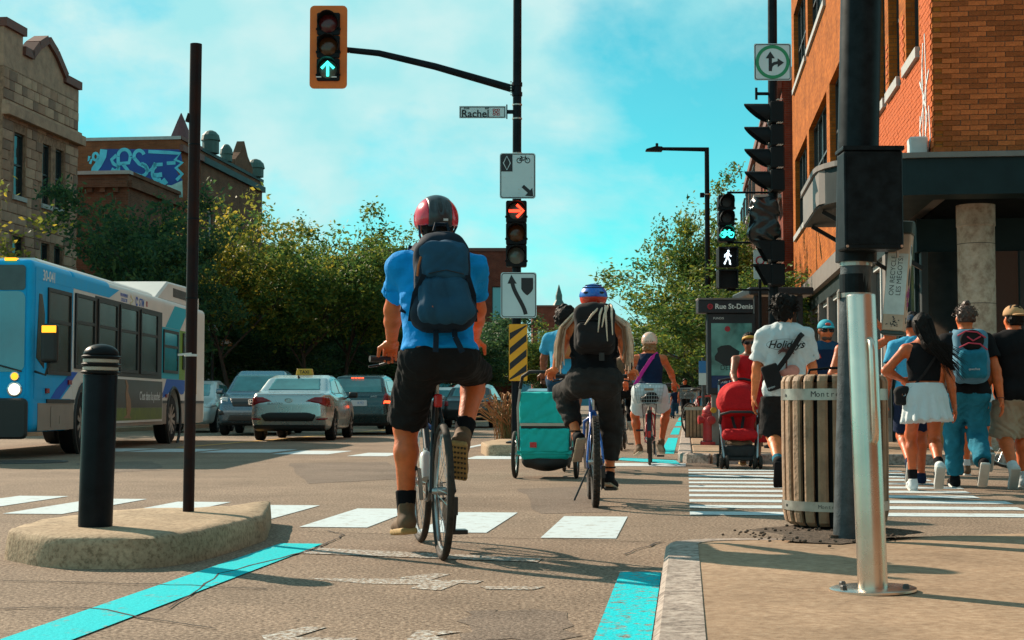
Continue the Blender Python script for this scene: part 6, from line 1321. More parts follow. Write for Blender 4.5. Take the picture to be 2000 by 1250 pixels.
def hand_geo(w, d, n, side, curl=25, s=1.0, res=.0065):
    """w wrist, d hand direction, n palm normal; side -1 left, 1 right"""
    d = nv(V3(d)); n = nv(V3(n) - d * (V3(n) @ d)); x = np.cross(d, n); th = x * (1 if (side * x @ np.cross(d, n)) > 0 else 1) * side
    P = [rbox(w + d * .05 * s, (.040 * s, .048 * s, .015 * s), .013, np.array((x, d, n)), .012), capsule(w - d * .035 * s, w + d * .02 * s, .026 * s, .024 * s, .02)]
    for k, (off, ln) in enumerate(((-.030, .9), (-.010, 1.0), (.010, .95), (.030, .76))):
        p = w + d * .095 * s + th * off * s; dr = d
        for sg, (sl_, r0, r1) in enumerate(((.040, .0095, .0088), (.027, .0088, .008), (.021, .008, .0072))):
            a = R(curl * (1.0 + .15 * k) * (.8, 1.1, .9)[sg]); ax = np.cross(dr, n); ax = nv(ax); dr2 = nv(dr * math.cos(a) + n * math.sin(a)); n = nv(n * math.cos(a) - dr * math.sin(a)) if False else n
            dr = nv(d * math.cos(R(curl * (.8, 1.9, 2.8)[sg])) + n * math.sin(R(curl * (.8, 1.9, 2.8)[sg]))); q = p + dr * sl_ * ln * s; P.append(capsule(p, q, r0 * s, r1 * s, .004)); p = q
    b = w + d * .025 * s - th * .030 * s; m1 = b + (-th * .03 + d * .022 + n * .012) * s; m2 = m1 + (d * .03 - th * .006 + n * .014 * (1 + curl / 40)) * s; P += [capsule(b, m1, .014 * s, .012 * s, .01), capsule(m1, m2, .0115 * s, .009 * s, .004)]
    return geo(P, res)
def wrinkle(amp, fr, seed=0):
    rs = np.random.RandomState(seed); ks = rs.normal(0, 1, (4, 3)) * fr; ph = rs.uniform(0, 6, 4); k2 = rs.normal(0, 1, (4, 3)) * fr * .6
    def fn(X, Y, Z):
        o = 0
        for k, p, q in zip(ks, ph, k2): o = o + (1.2 - 2.0 * np.abs(np.sin(.6 * (k[0] * X + k[1] * Y + k[2] * Z) + p + 1.5 * np.sin(q[0] * X + q[1] * Y + q[2] * Z))))
        return o * amp / 2
    return fn
def person(label, loc, rz, J, skin, res=.014, hands=None, group=None, hres=None):
    """body as one surface; hands=[(dir, palm normal, curl), ...]"""
    hr_ = hres or max(.006, res * .55); ex = []
    for i, sgn in ((0, -1), (1, 1)):
        fd = nv(J['wr'][i] - J['el'][i])
        if hands and hands[i]: d, n, c = hands[i]
        else: d, n, c = fd, -J['T'][0] * sgn, 18
        ex.append(hand_geo(J['wr'][i], d, n, sgn, c, J['s'], hr_))
    o = blob('person', torso(J, 0, True) + head_prims(J) + limb_prims(J), res, skin, extra=ex); o.location = loc; o.rotation_euler = (0, 0, rz)
    return tag(o, label, 'person', group)
def shirt(B, J, m, res, o=.018, sleeve=.55, loose=.022, hem=-.06, neck=.475, seed=1, amp=.005, name='shirt', vneck=0):
    P = torso(J, o); s = J['s']
    if sleeve > 0:
        for i in (0, 1):
            e = J['sh'][i] * (1 - sleeve) + J['el'][i] * sleeve; P.append(capsule(J['sh'][i], e, (.053 * J['lg'] + loose * .35) * s, (.049 * J['lg'] + loose) * s, .045, flat=True)); P.append(neg(capsule(J['sh'][i] * (1 - sleeve * .85) + J['el'][i] * sleeve * .85, e + (e - J['sh'][i]) * .3, .043 * J['lg'] * s + loose * .55, .043 * J['lg'] * s + loose * .55, .01)))
    cuts = [(J['pel'] + J['sd'] * hem * s, -J['sd']), (J['pel'] + J['sd'] * (neck + .055 + o) * s, J['sd'])]
    return blob(name, P, res, m, B, cuts=cuts, disp=wrinkle(amp, 26, seed))
def tank(B, J, m, res, o=.012, hem=.0, top=.44, arm=.118, seed=2, amp=.003, name='tank_top'):
    s = J['s']; P = torso(J, o, sh=False) + [capsule(J['pel'] + J['sd'] * .36 * s + J['T'][0] * q * .085 * s, J['pel'] + J['sd'] * .50 * s + J['T'][0] * q * .085 * s, .05 * s, .045 * s, .04) for q in (-1, 1)]
    P += [neg(ellip(J['sh'][i] + J['T'][0] * (-1, 1)[i] * .04 * s, (.085 * s, .14 * s, .13 * s), J['T'])) for i in (0, 1)]
    return blob(name, P, res, m, B, cuts=[(J['pel'] + J['sd'] * hem * s, -J['sd']), (J['pel'] + J['sd'] * (top + .06) * s, J['sd'])], disp=wrinkle(amp, 24, seed))
def covered(J): J['lt'] = .74; return J
def trousers(B, J, m, res, leg=2.0, o=.014, loose=.02, top=-.035, seed=3, amp=.005, name='trousers', flare=0.0):
    s, l = J['s'], J['lg']; P = torso(J, o, sh=False)
    for i in (0, 1):
        hp, kn, an = J['hip'][i], J['kn'][i], J['an'][i]
        if leg <= 1.0: e = hp * (1 - leg) + kn * leg; P += [capsule(hp, e, (.088 * l + o) * s, (.060 * l + loose + .012) * s, .06, flat=True), neg(capsule(e + (hp - e) * .12, e + (e - hp) * .2, (.052 * l + loose * .7) * s, None, .01))]
        else: f = leg - 1; e = kn * (1 - f) + an * f; P += [capsule(hp, kn, (.088 * l + o) * s, (.058 * l + loose) * s, .06), capsule(kn, e, (.062 * l + loose) * s, (.042 * l + loose + flare) * s, .03, flat=True), ellip(kn, ((.064 * l + loose) * s,) * 3, None, .03), ellip(kn * .7 + an * .3, ((.060 * l + loose) * s,) * 3, None, .03) if leg > 1.45 else ellip(kn, (.01,) * 3)]
    return blob(name, P, res, m, B, cuts=[(J['pel'] + J['sd'] * top * s, J['sd'])], disp=wrinkle(amp, 30, seed))
def shoes(B, J, m, sole, res, sock=None, sockh=.10, high=0.0, soleth=.016):
    for i in (0, 1):
        t, an, kn = J['toe'][i], J['an'][i], J['kn'][i]; up = nv((kn - an) - t * ((kn - an) @ t)); x = np.cross(t, up); M = np.array((x, t, up)); s = J['s']
        P = [capsule(an - t * .045 * s - up * .055 * s, an + t * .12 * s - up * .064 * s, .043 * s, .040 * s, .03), ellip(an + t * .165 * s - up * .07 * s, (.044 * s, .05 * s, .03 * s), M, .03), capsule(an - up * .04 * s - t * .01, an + up * (.015 + high) * s - t * .008, .044 * s, .045 * s, .03, flat=True)]
        sh_ = blob('shoe', P, min(res, .010), m, B, cuts=[(an - up * .098 * s, -up)]); blob('sole', [rbox(an + t * .060 * s - up * .096 * s, (.044 * s, .140 * s, soleth * s), .012, M, .01)], min(res, .009), sole, sh_)
        if sock: sdv = nv(kn - an); blob('sock', [capsule(an - sdv * .02, an + sdv * sockh * s, .041 * J['lg'] * s, (.041 + .010 * sockh / .1) * J['lg'] * s, .01, flat=True)], min(res, .010), sock, B)
def hair_cap(B, J, m, res, o=.016, low=-.03, back=.0, bump=.006, fr=60, seed=4, front=.055, extra=(), cuts=()):
    s, H, c = J['s'], J['H'], J['head']; q = lambda x, y, z: c + (H[0] * x + H[1] * y + H[2] * z) * s
    P = [ellip(q(0, -.018, .022), ((.076 + o) * s, (.094 + o) * s, (.098 + o) * s), H, .03), ellip(q(0, -.055, -.03), (.066 * s, .045 * s, .07 * s), H, .04)] + list(extra)
    D, lo = sdf_grid(P, res, disp=wrinkle(bump, fr, seed)); X = (lo[0] + np.arange(D.shape[0]) * res)[:, None, None]; Y = (lo[1] + np.arange(D.shape[1]) * res)[None, :, None]; Z = (lo[2] + np.arange(D.shape[2]) * res)[None, None, :]
    fy = (X - c[0]) * H[1][0] + (Y - c[1]) * H[1][1] + (Z - c[2]) * H[1][2]; uz = (X - c[0]) * H[2][0] + (Y - c[1]) * H[2][1] + (Z - c[2]) * H[2][2]
    if not extra: D = np.maximum(D, low * s - uz + np.clip(fy + .02, 0, 1) * 1.1)          # hairline rises towards the face
    else: D = np.maximum(D, np.minimum(np.clip(fy - front * s + .02, -1, 1) * 1.0 + .02 - uz * .3, .5))
    V, F = surf_nets(D, lo, res); return npmesh('hair', V, F, m, B)
def strands(B, J, m, paths, r, name='hair_strand'):
    for p in paths: MB().tube(p, r, 6).build(name, m, B, True)
def locks(B, J, m, n, ln, seed=1, down=.6, spread=.5, r=.0045, lo_=-.25, base=.105, drift=(0, 0, 0)):
    # loose locks lying on the head, one joined part because single hairs cannot be told apart
    rs = random.Random(seed); H, c = J['H'], J['head'] + J['H'][2] * .022 - J['H'][1] * .018; mb = MB()
    for k in range(n):
        a, e = rs.uniform(0, 6.28), math.asin(rs.uniform(lo_, 1)); d = H[0] * math.cos(a) * math.cos(e) + H[1] * math.sin(a) * math.cos(e) + H[2] * math.sin(e)
        if d @ H[1] > .5 and d @ H[2] < .45: continue
        p = c + d * base * rs.uniform(.93, 1.02) * J['s']; t = nv(np.array((rs.gauss(0, spread), rs.gauss(0, spread), rs.gauss(-down, .3))) + d * .25 + V3(drift)); l = ln * rs.uniform(.5, 1.3)
        mb.tube([Vector(p), Vector(p + t * l * .5 + d * .008), Vector(p + t * l + np.array((0, 0, -.12 * l)))], [r, r, .0008], 4, cap=False)
    o = mb.build('hair_locks', m, B, True); o['kind'] = 'stuff'
def helmet(B, J, m, res, r=(.108, .135, .115), low=-.005, name='helmet', lift=.03):
    s, H, c = J['s'], J['H'], J['head']; cc = c + (H[2] * lift - H[1] * .008) * s
    return blob(name, [ellip(cc, tuple(q * s for q in r), H)], res, m, B, cuts=[(c + H[2] * low * s, -H[2])]), cc, H, s
def hpart(Bp, J, name, m, res, r, off, lo_, hi_, extra=(), lift=.03, low=-.01):
    """slice of the helmet shell between two local planes lo_, hi_ given as ((x,y,z), n)"""
    s, H, c = J['s'], J['H'], J['head']; cc = c + (H[2] * lift - H[1] * .008) * s
    cuts = [(c + H[2] * low * s, -H[2])]
    for (p, n) in (lo_, hi_): cuts.append((cc + (H[0] * p[0] + H[1] * p[1] + H[2] * p[2]) * s, H[0] * n[0] + H[1] * n[1] + H[2] * n[2]))
    return blob(name, [ellip(cc, tuple((q + off) * s for q in r), H)] + [neg(e(cc, H, s)) for e in extra], res, m, Bp, cuts=cuts)
def strap(B, name, pts, w, m, th=.006):
    mb = MB()
    for a, b in zip(pts, pts[1:]): mb.bar(Vector(a), Vector(b), w, th, up=(0, 1, .2))
    return mb.build(name, m, B)
def walk(h, lead='L', st_=.30, lean=3, heel=.16, **k):
    s = h / 1.75; f = (st_, .10, (0, 1, .12)); b = (-st_ - .02, .10 + heel, (0, .62, -.78)); L_, R_ = (f, b) if lead == 'L' else (b, f)
    k.setdefault('wr', ((-.27 * s, -.12 if lead == 'L' else .16, .80 * s), (.27 * s, .16 if lead == 'L' else -.12, .80 * s)))
    return skel(h, (0, 0, .955 * s - .03), lean, ank=((-.085, L_[0], L_[1]), (.085, R_[0], R_[1])), toe=(L_[2], R_[2]), **k)
mat('skin_light', (.78, .165, .038), .5, var=.2, vscale=16, bump=.15, bscale=50); mat('skin_tan', (.64, .13, .03), .5, var=.2, vscale=16, bump=.15, bscale=50); mat('skin_brown', (.30, .085, .035), .5, var=.12, vscale=12); mat('skin_pale', (.84, .235, .075), .5, var=.2, vscale=16, bump=.15, bscale=50)
mat('hair_black', (.012, .009, .008), .6, bump=.4, bscale=55, spec=.12, var=.4, vscale=40); mat('hair_brown', (.07, .025, .012), .5, bump=.4, bscale=55, var=.4, vscale=40); mat('hair_blond', (.34, .17, .06), .55, bump=.4, bscale=55, var=.3, vscale=40); mat('dread_blond', (.80, .58, .42), .7, var=.25, vscale=20); mat('dread_brown', (.36, .20, .11), .7, var=.3, vscale=20)
mat('tee_blue', (.004, .34, .88), .85, var=.10, vscale=6, spec=.15, bump=.45, bscale=24); mat('short_black', (.016, .015, .016), .85, var=.25, vscale=8, spec=.15, bump=.45, bscale=24); mat('sock_black', (.010, .010, .012), .9, spec=.1); mat('shoe_brown', (.16, .085, .04), .8, var=.3, vscale=14); mat('shoe_sole', (.45, .28, .10), .8, var=.3, vscale=20); mat('sole_dark', (.05, .045, .03), .85); mat('sole_white', (.62, .62, .58), .7, var=.15)
mat('pack_blue', (.018, .085, .16), .8, var=.18, vscale=9, spec=.2); mat('pack_navy', (.010, .024, .045), .8, var=.3, vscale=9, spec=.2); mat('pack_black', (.018, .016, .017), .8, var=.3, vscale=9, spec=.2); mat('cord_orange', (.55, .16, .04), .7); mat('helmet_red', (.85, .012, .05), .22, coat=.5); mat('helmet_black', (.012, .013, .015), .35); mat('helmet_shell', (.03, .04, .05), .3); mat('helmet_blue', (.01, .16, .70), .28, coat=.4); mat('helmet_orange', (.72, .05, .02), .35); mat('helmet_cream', (.88, .56, .42), .2, coat=.5)
mat('top_black', (.012, .012, .014), .85, spec=.1, var=.2); mat('denim_black', (.030, .027, .026), .85, var=.3, vscale=10, spec=.15, bump=.45, bscale=24); mat('denim_blue', (.02, .20, .30), .85, var=.22, vscale=9, spec=.15, bump=.45, bscale=24); mat('denim_dark', (.02, .07, .14), .85, var=.2, spec=.15, bump=.45, bscale=24); mat('top_navy', (.010, .022, .06), .85, var=.2, spec=.15, bump=.45, bscale=24); mat('cloth_white', (.70, .76, .78), .85, var=.06, spec=.15, bump=.45, bscale=24); mat('cloth_red', (.62, .015, .02), .8, var=.15, spec=.15, bump=.45, bscale=24); mat('cloth_khaki', (.46, .36, .26), .85, var=.14, spec=.15, bump=.45, bscale=24); mat('shirt_light', (.06, .40, .66), .85, var=.12, spec=.15, bump=.45, bscale=24); mat('cap_blue', (.015, .40, .52), .8); mat('cap_navy', (.012, .05, .10), .8); mat('cap_tan', (.60, .32, .14), .8, var=.1); mat('band_yellow', (.70, .34, .04), .7); mat('strap_pink', (.72, .01, .35), .6); mat('lens_black', (.006, .006, .007), .1)
mat('trailer_teal', (.004, .55, .52), .6, var=.12, vscale=4, spec=.3); mat('trailer_black', (.014, .015, .016), .7)
# ---------------------------------------------------------------- cyclist in the blue shirt
c0 = gnd(864, 1094); c1 = gnd(821, 1059); rzA = math.atan2(-(c1.x - c0.x), c1.y - c0.y)
bicycle('bicycle', 'black road bicycle ridden by the man in the blue shirt', c0, rzA, 'bike_black', .345, .019, 1.02, .30, 1.02, 1.0, -86, extras=('light', 'bottle'), turn=R(2), rim='bike_alloy', fork='bike_blue')
J = skel(1.82, (0, .17, 1.055), 11, wr=((-.20, .74, 1.05), (.27, .76, 1.06)), ank=((-.145, .395, .215), (.145, .33, .60)), toe=((-.12, .96, -.10), (.10, .72, -.68)), head=(0, 4, 0), g=1.10, hg=.96, lg=1.04, shw=.186, ep=((-.75, -.5, -1.0), (.8, -.5, -1.0)), kp=((-.18, 1, .3), (.42, 1, .5)))
B = person('man cycling away in bright blue t-shirt, black shorts and red-black helmet', c0, rzA, J, 'skin_light', .0105, hands=[((0, .9, -.4), (.0, -.4, -.9), 48), ((0, .9, -.4), (0, -.4, -.9), 48)])
shirt(B, J, 'tee_blue', .0105, .020, .64, .020, -.015, seed=5, amp=.006); trousers(B, J, 'short_black', .0105, .92, .014, .024, -.003, seed=6, amp=.006, name='shorts'); shoes(B, J, 'shoe_brown', 'shoe_sole', .008, 'sock_black', .11, .03)
t, an, kn = J['toe'][1], J['an'][1], J['kn'][1]; up = nv((kn - an) - t * ((kn - an) @ t)); x = np.cross(t, up)
for a in range(7):
    for b_ in range(-2, 3):
        q = an + t * (-.06 + a * .038) * J['s'] - up * .114 * J['s'] + x * b_ * .017 * J['s']; MB().lathe([(.007, 0), (.005, .006)], 6, frame(q, Vector(x), Vector(t), Vector(-up))).build('sole_stud', 'sole_dark', B)
hair_cap(B, J, 'hair_black', .008, .008, -.075)
hm, cc, H, s = helmet(B, J, 'helmet_black', .008, low=-.012)
vents = [lambda cc, H, s, x=x: capsule(cc + (H[0] * x - H[1] * .146 + H[2] * .015) * s, cc + (H[0] * x - H[1] * .089 + H[2] * .109) * s, .0105 * s) for x in (-.038, 0, .038)]
hpart(hm, J, 'centre_panel', 'helmet_shell', .007, (.108, .135, .115), .007, ((-.060, 0, 0), (-1, 0, 0)), ((.060, 0, 0), (1, 0, 0)), vents, low=-.02)
for sx in (-1, 1): hpart(hm, J, 'side_panel', 'helmet_red', .007, (.108, .135, .115), .005, ((sx * .056, 0, 0), (-sx, 0, 0)), ((0, .09, 0), (0, 1, 0)), low=-.012)
MB().box((.01, -.005, 0), (.035, 0, .012)).build('helmet_label', 'cloth_white', hm).location = Vector(cc + (-H[1] * .141 + H[2] * -.025) * s)
for sx in (-1, 1): strap(B, 'helmet_strap', [cc + (H[0] * sx * .1 - H[1] * .05 - H[2] * .04), J['head'] + H[0] * sx * .085 - H[2] * .06, J['head'] + H[0] * sx * .05 + H[1] * .05 - H[2] * .12], .012, 'helmet_black', .003)
# his backpack
def pack_frame(J, back=.22): return J['pel'] + J['sd'] * .30 * J['s'] - J['T'][1] * back
T = J['T']; pc = pack_frame(J, .215); q = lambda x, y, z: pc + T[0] * x + T[1] * y + T[2] * z
BP = blob('backpack', [rbox(q(0, .02, -.01), (.145, .10, .235), .07, T, .03, .10), ellip(q(0, .01, .15), (.115, .10, .12), T, .06), ellip(q(0, -.02, -.16), (.155, .11, .10), T, .05)], .011, 'pack_navy', disp=wrinkle(.004, 22, 9)); BP.location = c0; BP.rotation_euler = (0, 0, rzA)
tag(BP, 'dark blue hiking backpack worn by the man in the blue shirt', 'backpack')
blob('front_pocket', [rbox(q(.0, -.095, .075), (.115, .05, .10), .045, T, .03), ellip(q(.0, -.09, .13), (.115, .045, .06), T, .03)], .010, 'pack_blue', BP, disp=wrinkle(.005, 26, 10)); blob('lower_pocket', [rbox(q(.0, -.088, -.115), (.125, .055, .115), .05, T, .03), ellip(q(.0, -.10, -.18), (.14, .05, .06), T, .04)], .010, 'pack_blue', BP, disp=wrinkle(.009, 24, 11))
for sx in (-1, 1): strap(BP, 'side_strap', [q(sx * .11, -.13, .0), q(sx * .15, -.05, -.08), q(sx * .165, .03, -.2)], .025, 'pack_navy'); strap(BP, 'shoulder_strap', [q(sx * .10, .09, .20), q(sx * .125, .20, .245), q(sx * .14, .33, .17), q(sx * .15, .35, .0), q(sx * .18, .16, -.12)], .05, 'pack_navy', .012)
MB().tube([q(-.12, -.10, .10), q(-.135, -.11, .05), q(-.14, -.10, .0)], .006, 6).build('zip_cord', 'cord_orange', BP, True); MB().tube([q(-.07, -.155, -.17), q(-.09, -.15, -.175)], .006, 6).build('zip_cord', 'cord_orange', BP)
for x_, z_, x2 in ((-.045, -.25, -.05), (.05, -.25, .085)): strap(BP, 'hanging_strap', [q(x_, -.03, z_), q(x_, -.05, z_ - .05), q(x2, -.06, z_ - .13)], .028, 'pack_navy', .004)
MB().tube([q(-.04, .0, .27), q(-.03, .0, .31), q(.03, .0, .31), q(.04, .0, .27)], .008, 6).build('grab_loop', 'pack_navy', BP, True)
mb = MB(); mb.tube([q(-.09, -.148, .0), q(0, -.152, .02), q(.09, -.148, .0)], .0025, 5); mb.build('zip', 'helmet_black', BP)

# ---------------------------------------------------------------- rider with dreadlocks, teal trailer beyond
c0 = gnd(1163, 991); rzB = R(-1.0)
bicycle('mountain_bicycle', 'blue mountain bicycle with knobbly tyres ridden by the woman with dreadlocks', c0, rzB, 'bike_blue', .345, .028, 1.06, .31, 1.0, .93, -70, knob=True, extras=('kick',), fork='bike_blue', sadw=.085, group=None)
J = skel(1.66, (0, .17, .99), 14, wr=((-.31, .70, 1.02), (.31, .70, 1.02)), ank=((-.13, .34, .53), (.13, .46, .235)), toe=((-.12, .70, -.70), (.28, .93, -.20)), head=(0, 0, 0), g=1.18, hg=1.28, lg=1.12, shw=.185, ep=((-1.2, -.4, -.7), (1.2, -.4, -.7)), kp=((-.4, 1, .4), (.35, 1, .2)), nk=1.0)
B = person('woman cycling away in black clothes, blue-orange helmet and long pale dreadlocks', c0, rzB, covered(J), 'skin_pale', .0125, hands=[((-.3, .9, -.3), (0, -.3, -.9), 48), ((.3, .9, -.3), (0, -.3, -.9), 48)])
tank(B, J, 'top_black', .0125, .014, .015, seed=12); trousers(B, J, 'denim_black', .0125, 1.72, .016, .026, .045, seed=13, name='trousers', amp=.006); shoes(B, J, 'top_black', 'cloth_khaki', .009, soleth=.013)
for i in (0, 1): a = J['an'][i]; k_ = J['kn'][i]; MB().torus((0, 0, 0), .042, .006, 'z', 20, 5).build('ankle_strap', 'top_black', B).location = Vector(a + nv(k_ - a) * .05)
a, b_ = J['wr'][1], J['el'][1]; blob('wrist_brace', [capsule(a * .9 + b_ * .1, a * .3 + b_ * .7, .036, .041, flat=True)], .010, 'top_black', B)
hair_cap(B, J, 'dread_blond', .010, .010, -.06, bump=.012, fr=90)
hm, cc, H, s = helmet(B, J, 'helmet_blue', .009, (.118, .142, .112), .02); hpart(hm, J, 'lower_band', 'helmet_orange', .008, (.118, .142, .112), -.004, ((0, 0, .012), (0, 0, 1)), ((0, 0, -.2), (0, 0, -1)), low=-.045)
for sx in (-1, 1): blob('vent', [ellip(cc + (H[0] * sx * .062 - H[1] * .115 + H[2] * .028) * s, (.026, .014, .010), H)], .006, 'helmet_black', hm)
for z_ in (.07, .09): vs = [cc + (H[0] * .118 * math.sin(a) * math.sqrt(max(.02, 1 - (z_ / .112) ** 2)) * 1.02 - H[1] * .142 * math.cos(a) * math.sqrt(max(.02, 1 - (z_ / .112) ** 2)) * 1.02 + H[2] * (z_ + .004)) * s for a in np.linspace(-1.2, 1.2, 14)]; MB().tube(vs, .004, 5).build('ridge', 'helmet_black', hm, True)
rs = random.Random(4); T = J['T']; nb = J['neck']
for k in range(54):
    sx = -1 if k % 2 else 1; f = rs.uniform(0, 1); a0 = J['head'] + T[0] * sx * rs.uniform(.0, .07) - T[1] * .07 - T[2] * .05; a1 = J['sh'][0 if sx < 0 else 1] * .72 + nb * .28 + T[2] * .06 - T[1] * rs.uniform(.02, .11) + T[0] * sx * rs.uniform(-.03, .04)
    a2 = J['sh'][0 if sx < 0 else 1] + T[0] * sx * (.045 + .05 * f) - T[1] * rs.uniform(-.02, .12) - T[2] * rs.uniform(.0, .05); a3 = a2 + T[0] * sx * rs.uniform(.0, .05) - np.array((0, 0, rs.uniform(.20, .34))) + T[1] * rs.uniform(-.02, .05)
    MB().tube([Vector(p) for p in (a0, a1, a2, (a2 + a3) / 2 + T[0] * sx * .012, a3)], [.012, .012, .0115, .010, .005], 6).build('dreadlock', rs.choice(['dread_blond', 'dread_blond', 'dread_brown']), B, True)
pc = pack_frame(J, .215); q = lambda x, y, z: pc + T[0] * x + T[1] * y + T[2] * (z + .035)
for (x0, x1, z1) in ((.05, .02, -.06), (.07, .09, -.13), (.09, .05, -.02), (.03, -.08, .0), (.12, .13, -.08)): MB().tube([Vector(p) for p in (q(x0, .05, .22), q(x0 + .01, -.06, .17), q((x0 + x1) / 2, -.125, .08), q(x1, -.13, z1))], [.010, .010, .009, .004], 6).build('dreadlock', 'dread_blond', B, True)
BP = blob('backpack', [rbox(q(0, .03, .01), (.155, .085, .19), .06, T, .03), ellip(q(0, .0, .12), (.14, .09, .09), T, .05)], .012, 'pack_black', disp=wrinkle(.004, 22, 14)); BP.location = c0; BP.rotation_euler = (0, 0, rzB); tag(BP, 'black backpack worn by the woman with dreadlocks', 'backpack')
blob('front_pocket', [rbox(q(0, -.07, -.065), (.14, .05, .10), .045, T, .03)], .011, 'pack_black', BP, disp=wrinkle(.006, 24, 15)); MB().tube([q(-.14, -.09, .04), q(0, -.10, .055), q(.14, -.09, .04)], .003, 5).build('zip', 'helmet_black', BP)
for sx in (-1, 1): strap(BP, 'shoulder_strap', [q(sx * .09, .10, .16), q(sx * .12, .20, .20), q(sx * .14, .32, .10), q(sx * .14, .33, -.05), q(sx * .17, .14, -.18)], .05, 'pack_black', .012)
MB().box((-.02, -.006, -.03), (.02, 0, .03)).build('label', 'helmet_black', BP).location = Vector(q(.05, -.02, -.22))
# trailer
g0 = gnd(1016, 934); g1 = gnd(1108, 930); gx = (g0.x + g1.x) / 2; TR = thing('bicycle_trailer', 'teal covered child trailer with black handlebar behind the curly-haired rider', 'trailer', (gx, 16.2, 0), R(-6)); hwT = .27
def trap(y, z0, z1, w0, w1): return [(-w0, y, z0), (w0, y, z0), (w1, y, z1), (-w1, y, z1)]
blob('cover', [rbox((0, .30, .55), (hwT, .34, .36), .06, None, .02, -.04)], .016, 'trailer_teal', TR, disp=wrinkle(.006, 16, 21)); blob('floor_sling', [rbox((0, .3, .21), (hwT * .93, .32, .10), .08, None, .03, .0), ellip((0, .25, .16), (.2, .3, .09))], .016, 'trailer_black', TR)
blob('rear_flap', [rbox((0, -.045, .74), (hwT * .95, .02, .165), .015)], .011, 'trailer_teal', TR, disp=wrinkle(.006, 20, 22)); blob('rear_pocket', [rbox((0, -.05, .405), (hwT * .95, .022, .125), .015)], .011, 'trailer_teal', TR, disp=wrinkle(.006, 20, 23))
MB().box((-hwT * .95, -.075, .555), (hwT * .95, -.045, .585)).build('reflective_strip', 'reflector', TR); MB().box((-hwT * .9, -.07, .53), (hwT * .9, -.03, .553)).build('gap', 'trailer_black', TR); MB().box((-.15, -.08, .33), (-.08, -.072, .385)).build('red_tag', 'reflect_red', TR)
MB().tube([(-hwT, -.02, .30), (-hwT - .01, -.05, .75), (-hwT + .02, -.08, .95)], .014, 8).build('side_tube', 'bike_alloy', TR, True); MB().tube([(hwT, -.02, .30), (hwT + .01, -.05, .75), (hwT - .02, -.08, .95)], .014, 8).build('side_tube', 'bike_alloy', TR, True)
MB().tube([(-hwT + .02, -.08, .95), (-hwT + .05, -.15, 1.07), (-hwT + .13, -.18, 1.12), (hwT - .13, -.18, 1.12), (hwT - .05, -.15, 1.07), (hwT - .02, -.08, .95)], .019, 10).build('push_bar', 'trailer_black', TR, True); MB().box((-hwT - .02, -.06, .265), (hwT + .02, -.02, .295)).build('cross_bar', 'trailer_teal', TR)
for sx in (-1, 1): w_ = bikewheel(TR, .12, .25, .022, nsp=20); w_.location.x = sx * (hwT + .055)
MB().tube([(-.2, .6, .3), (-.25, 1.0, .32), (-.1, 1.5, .34)], .016, 8).build('tow_bar', 'bike_alloy', TR, True)
# curly-haired rider ahead of the trailer
c0 = Vector((at(1102, 800, 17.9).x, 17.9, 0)); rzC = R(-5)
bicycle('bicycle', 'dark bicycle towing the teal trailer', c0, rzC, 'bike_black', .345, .018, 1.03, .30, 1.08, 1.06, -80)
J = skel(1.86, (0, .17, 1.10), 12, wr=((-.30, .72, 1.10), (.30, .72, 1.10)), ank=((-.12, .42, .23), (.12, .36, .56)), toe=((-.1, .95, -.15), (.1, .8, -.5)), head=(0, -10, 0), ep=((-1, -.6, -.6), (1, -.6, -.6)))
B = person('curly dark-haired rider in light blue shirt ahead of the trailer', c0, rzC, J, 'skin_brown', .016, hands=[((0, .8, -.5), (0, -.4, -.9), 45)] * 2); shirt(B, J, 'shirt_light', .016, .02, .62, .03, .0, seed=31); trousers(B, J, 'denim_dark', .016, 1.0, .02, .03, .012, seed=32, name='shorts'); shoes(B, J, 'top_black', 'sole_white', .011)
rs = random.Random(8); hc = J['head'] + J['H'][2] * .035; cur = []
for k in range(130):
    a, b_ = rs.uniform(0, 6.28), rs.uniform(-.75, 1.57); d = J['H'][0] * math.cos(a) * math.cos(b_) + J['H'][1] * (math.sin(a) * math.cos(b_)) + J['H'][2] * math.sin(b_)
    if d @ J['H'][1] > .55 and d @ J['H'][2] < .35: continue
    cur.append(ellip(hc + d * rs.uniform(.10, .135), (rs.uniform(.018, .032),) * 3, None, .012))
blob('hair', [ellip(hc - J['H'][1] * .02, (.12, .125, .12), J['H'], .01)] + cur, .009, 'hair_black', B, cuts=[(J['head'] + J['H'][1] * .07, J['H'][1])]); pc = pack_frame(J, .20); T = J['T']; q = lambda x, y, z: pc + T[0] * x + T[1] * y + T[2] * z
BG = blob('hip_bag', [rbox(q(.02, .0, -.05), (.14, .06, .09), .04, T)], .014, 'cord_orange'); BG.location = c0; BG.rotation_euler = (0, 0, rzC); tag(BG, 'small orange-brown bag on the back of the curly-haired rider', 'bag')
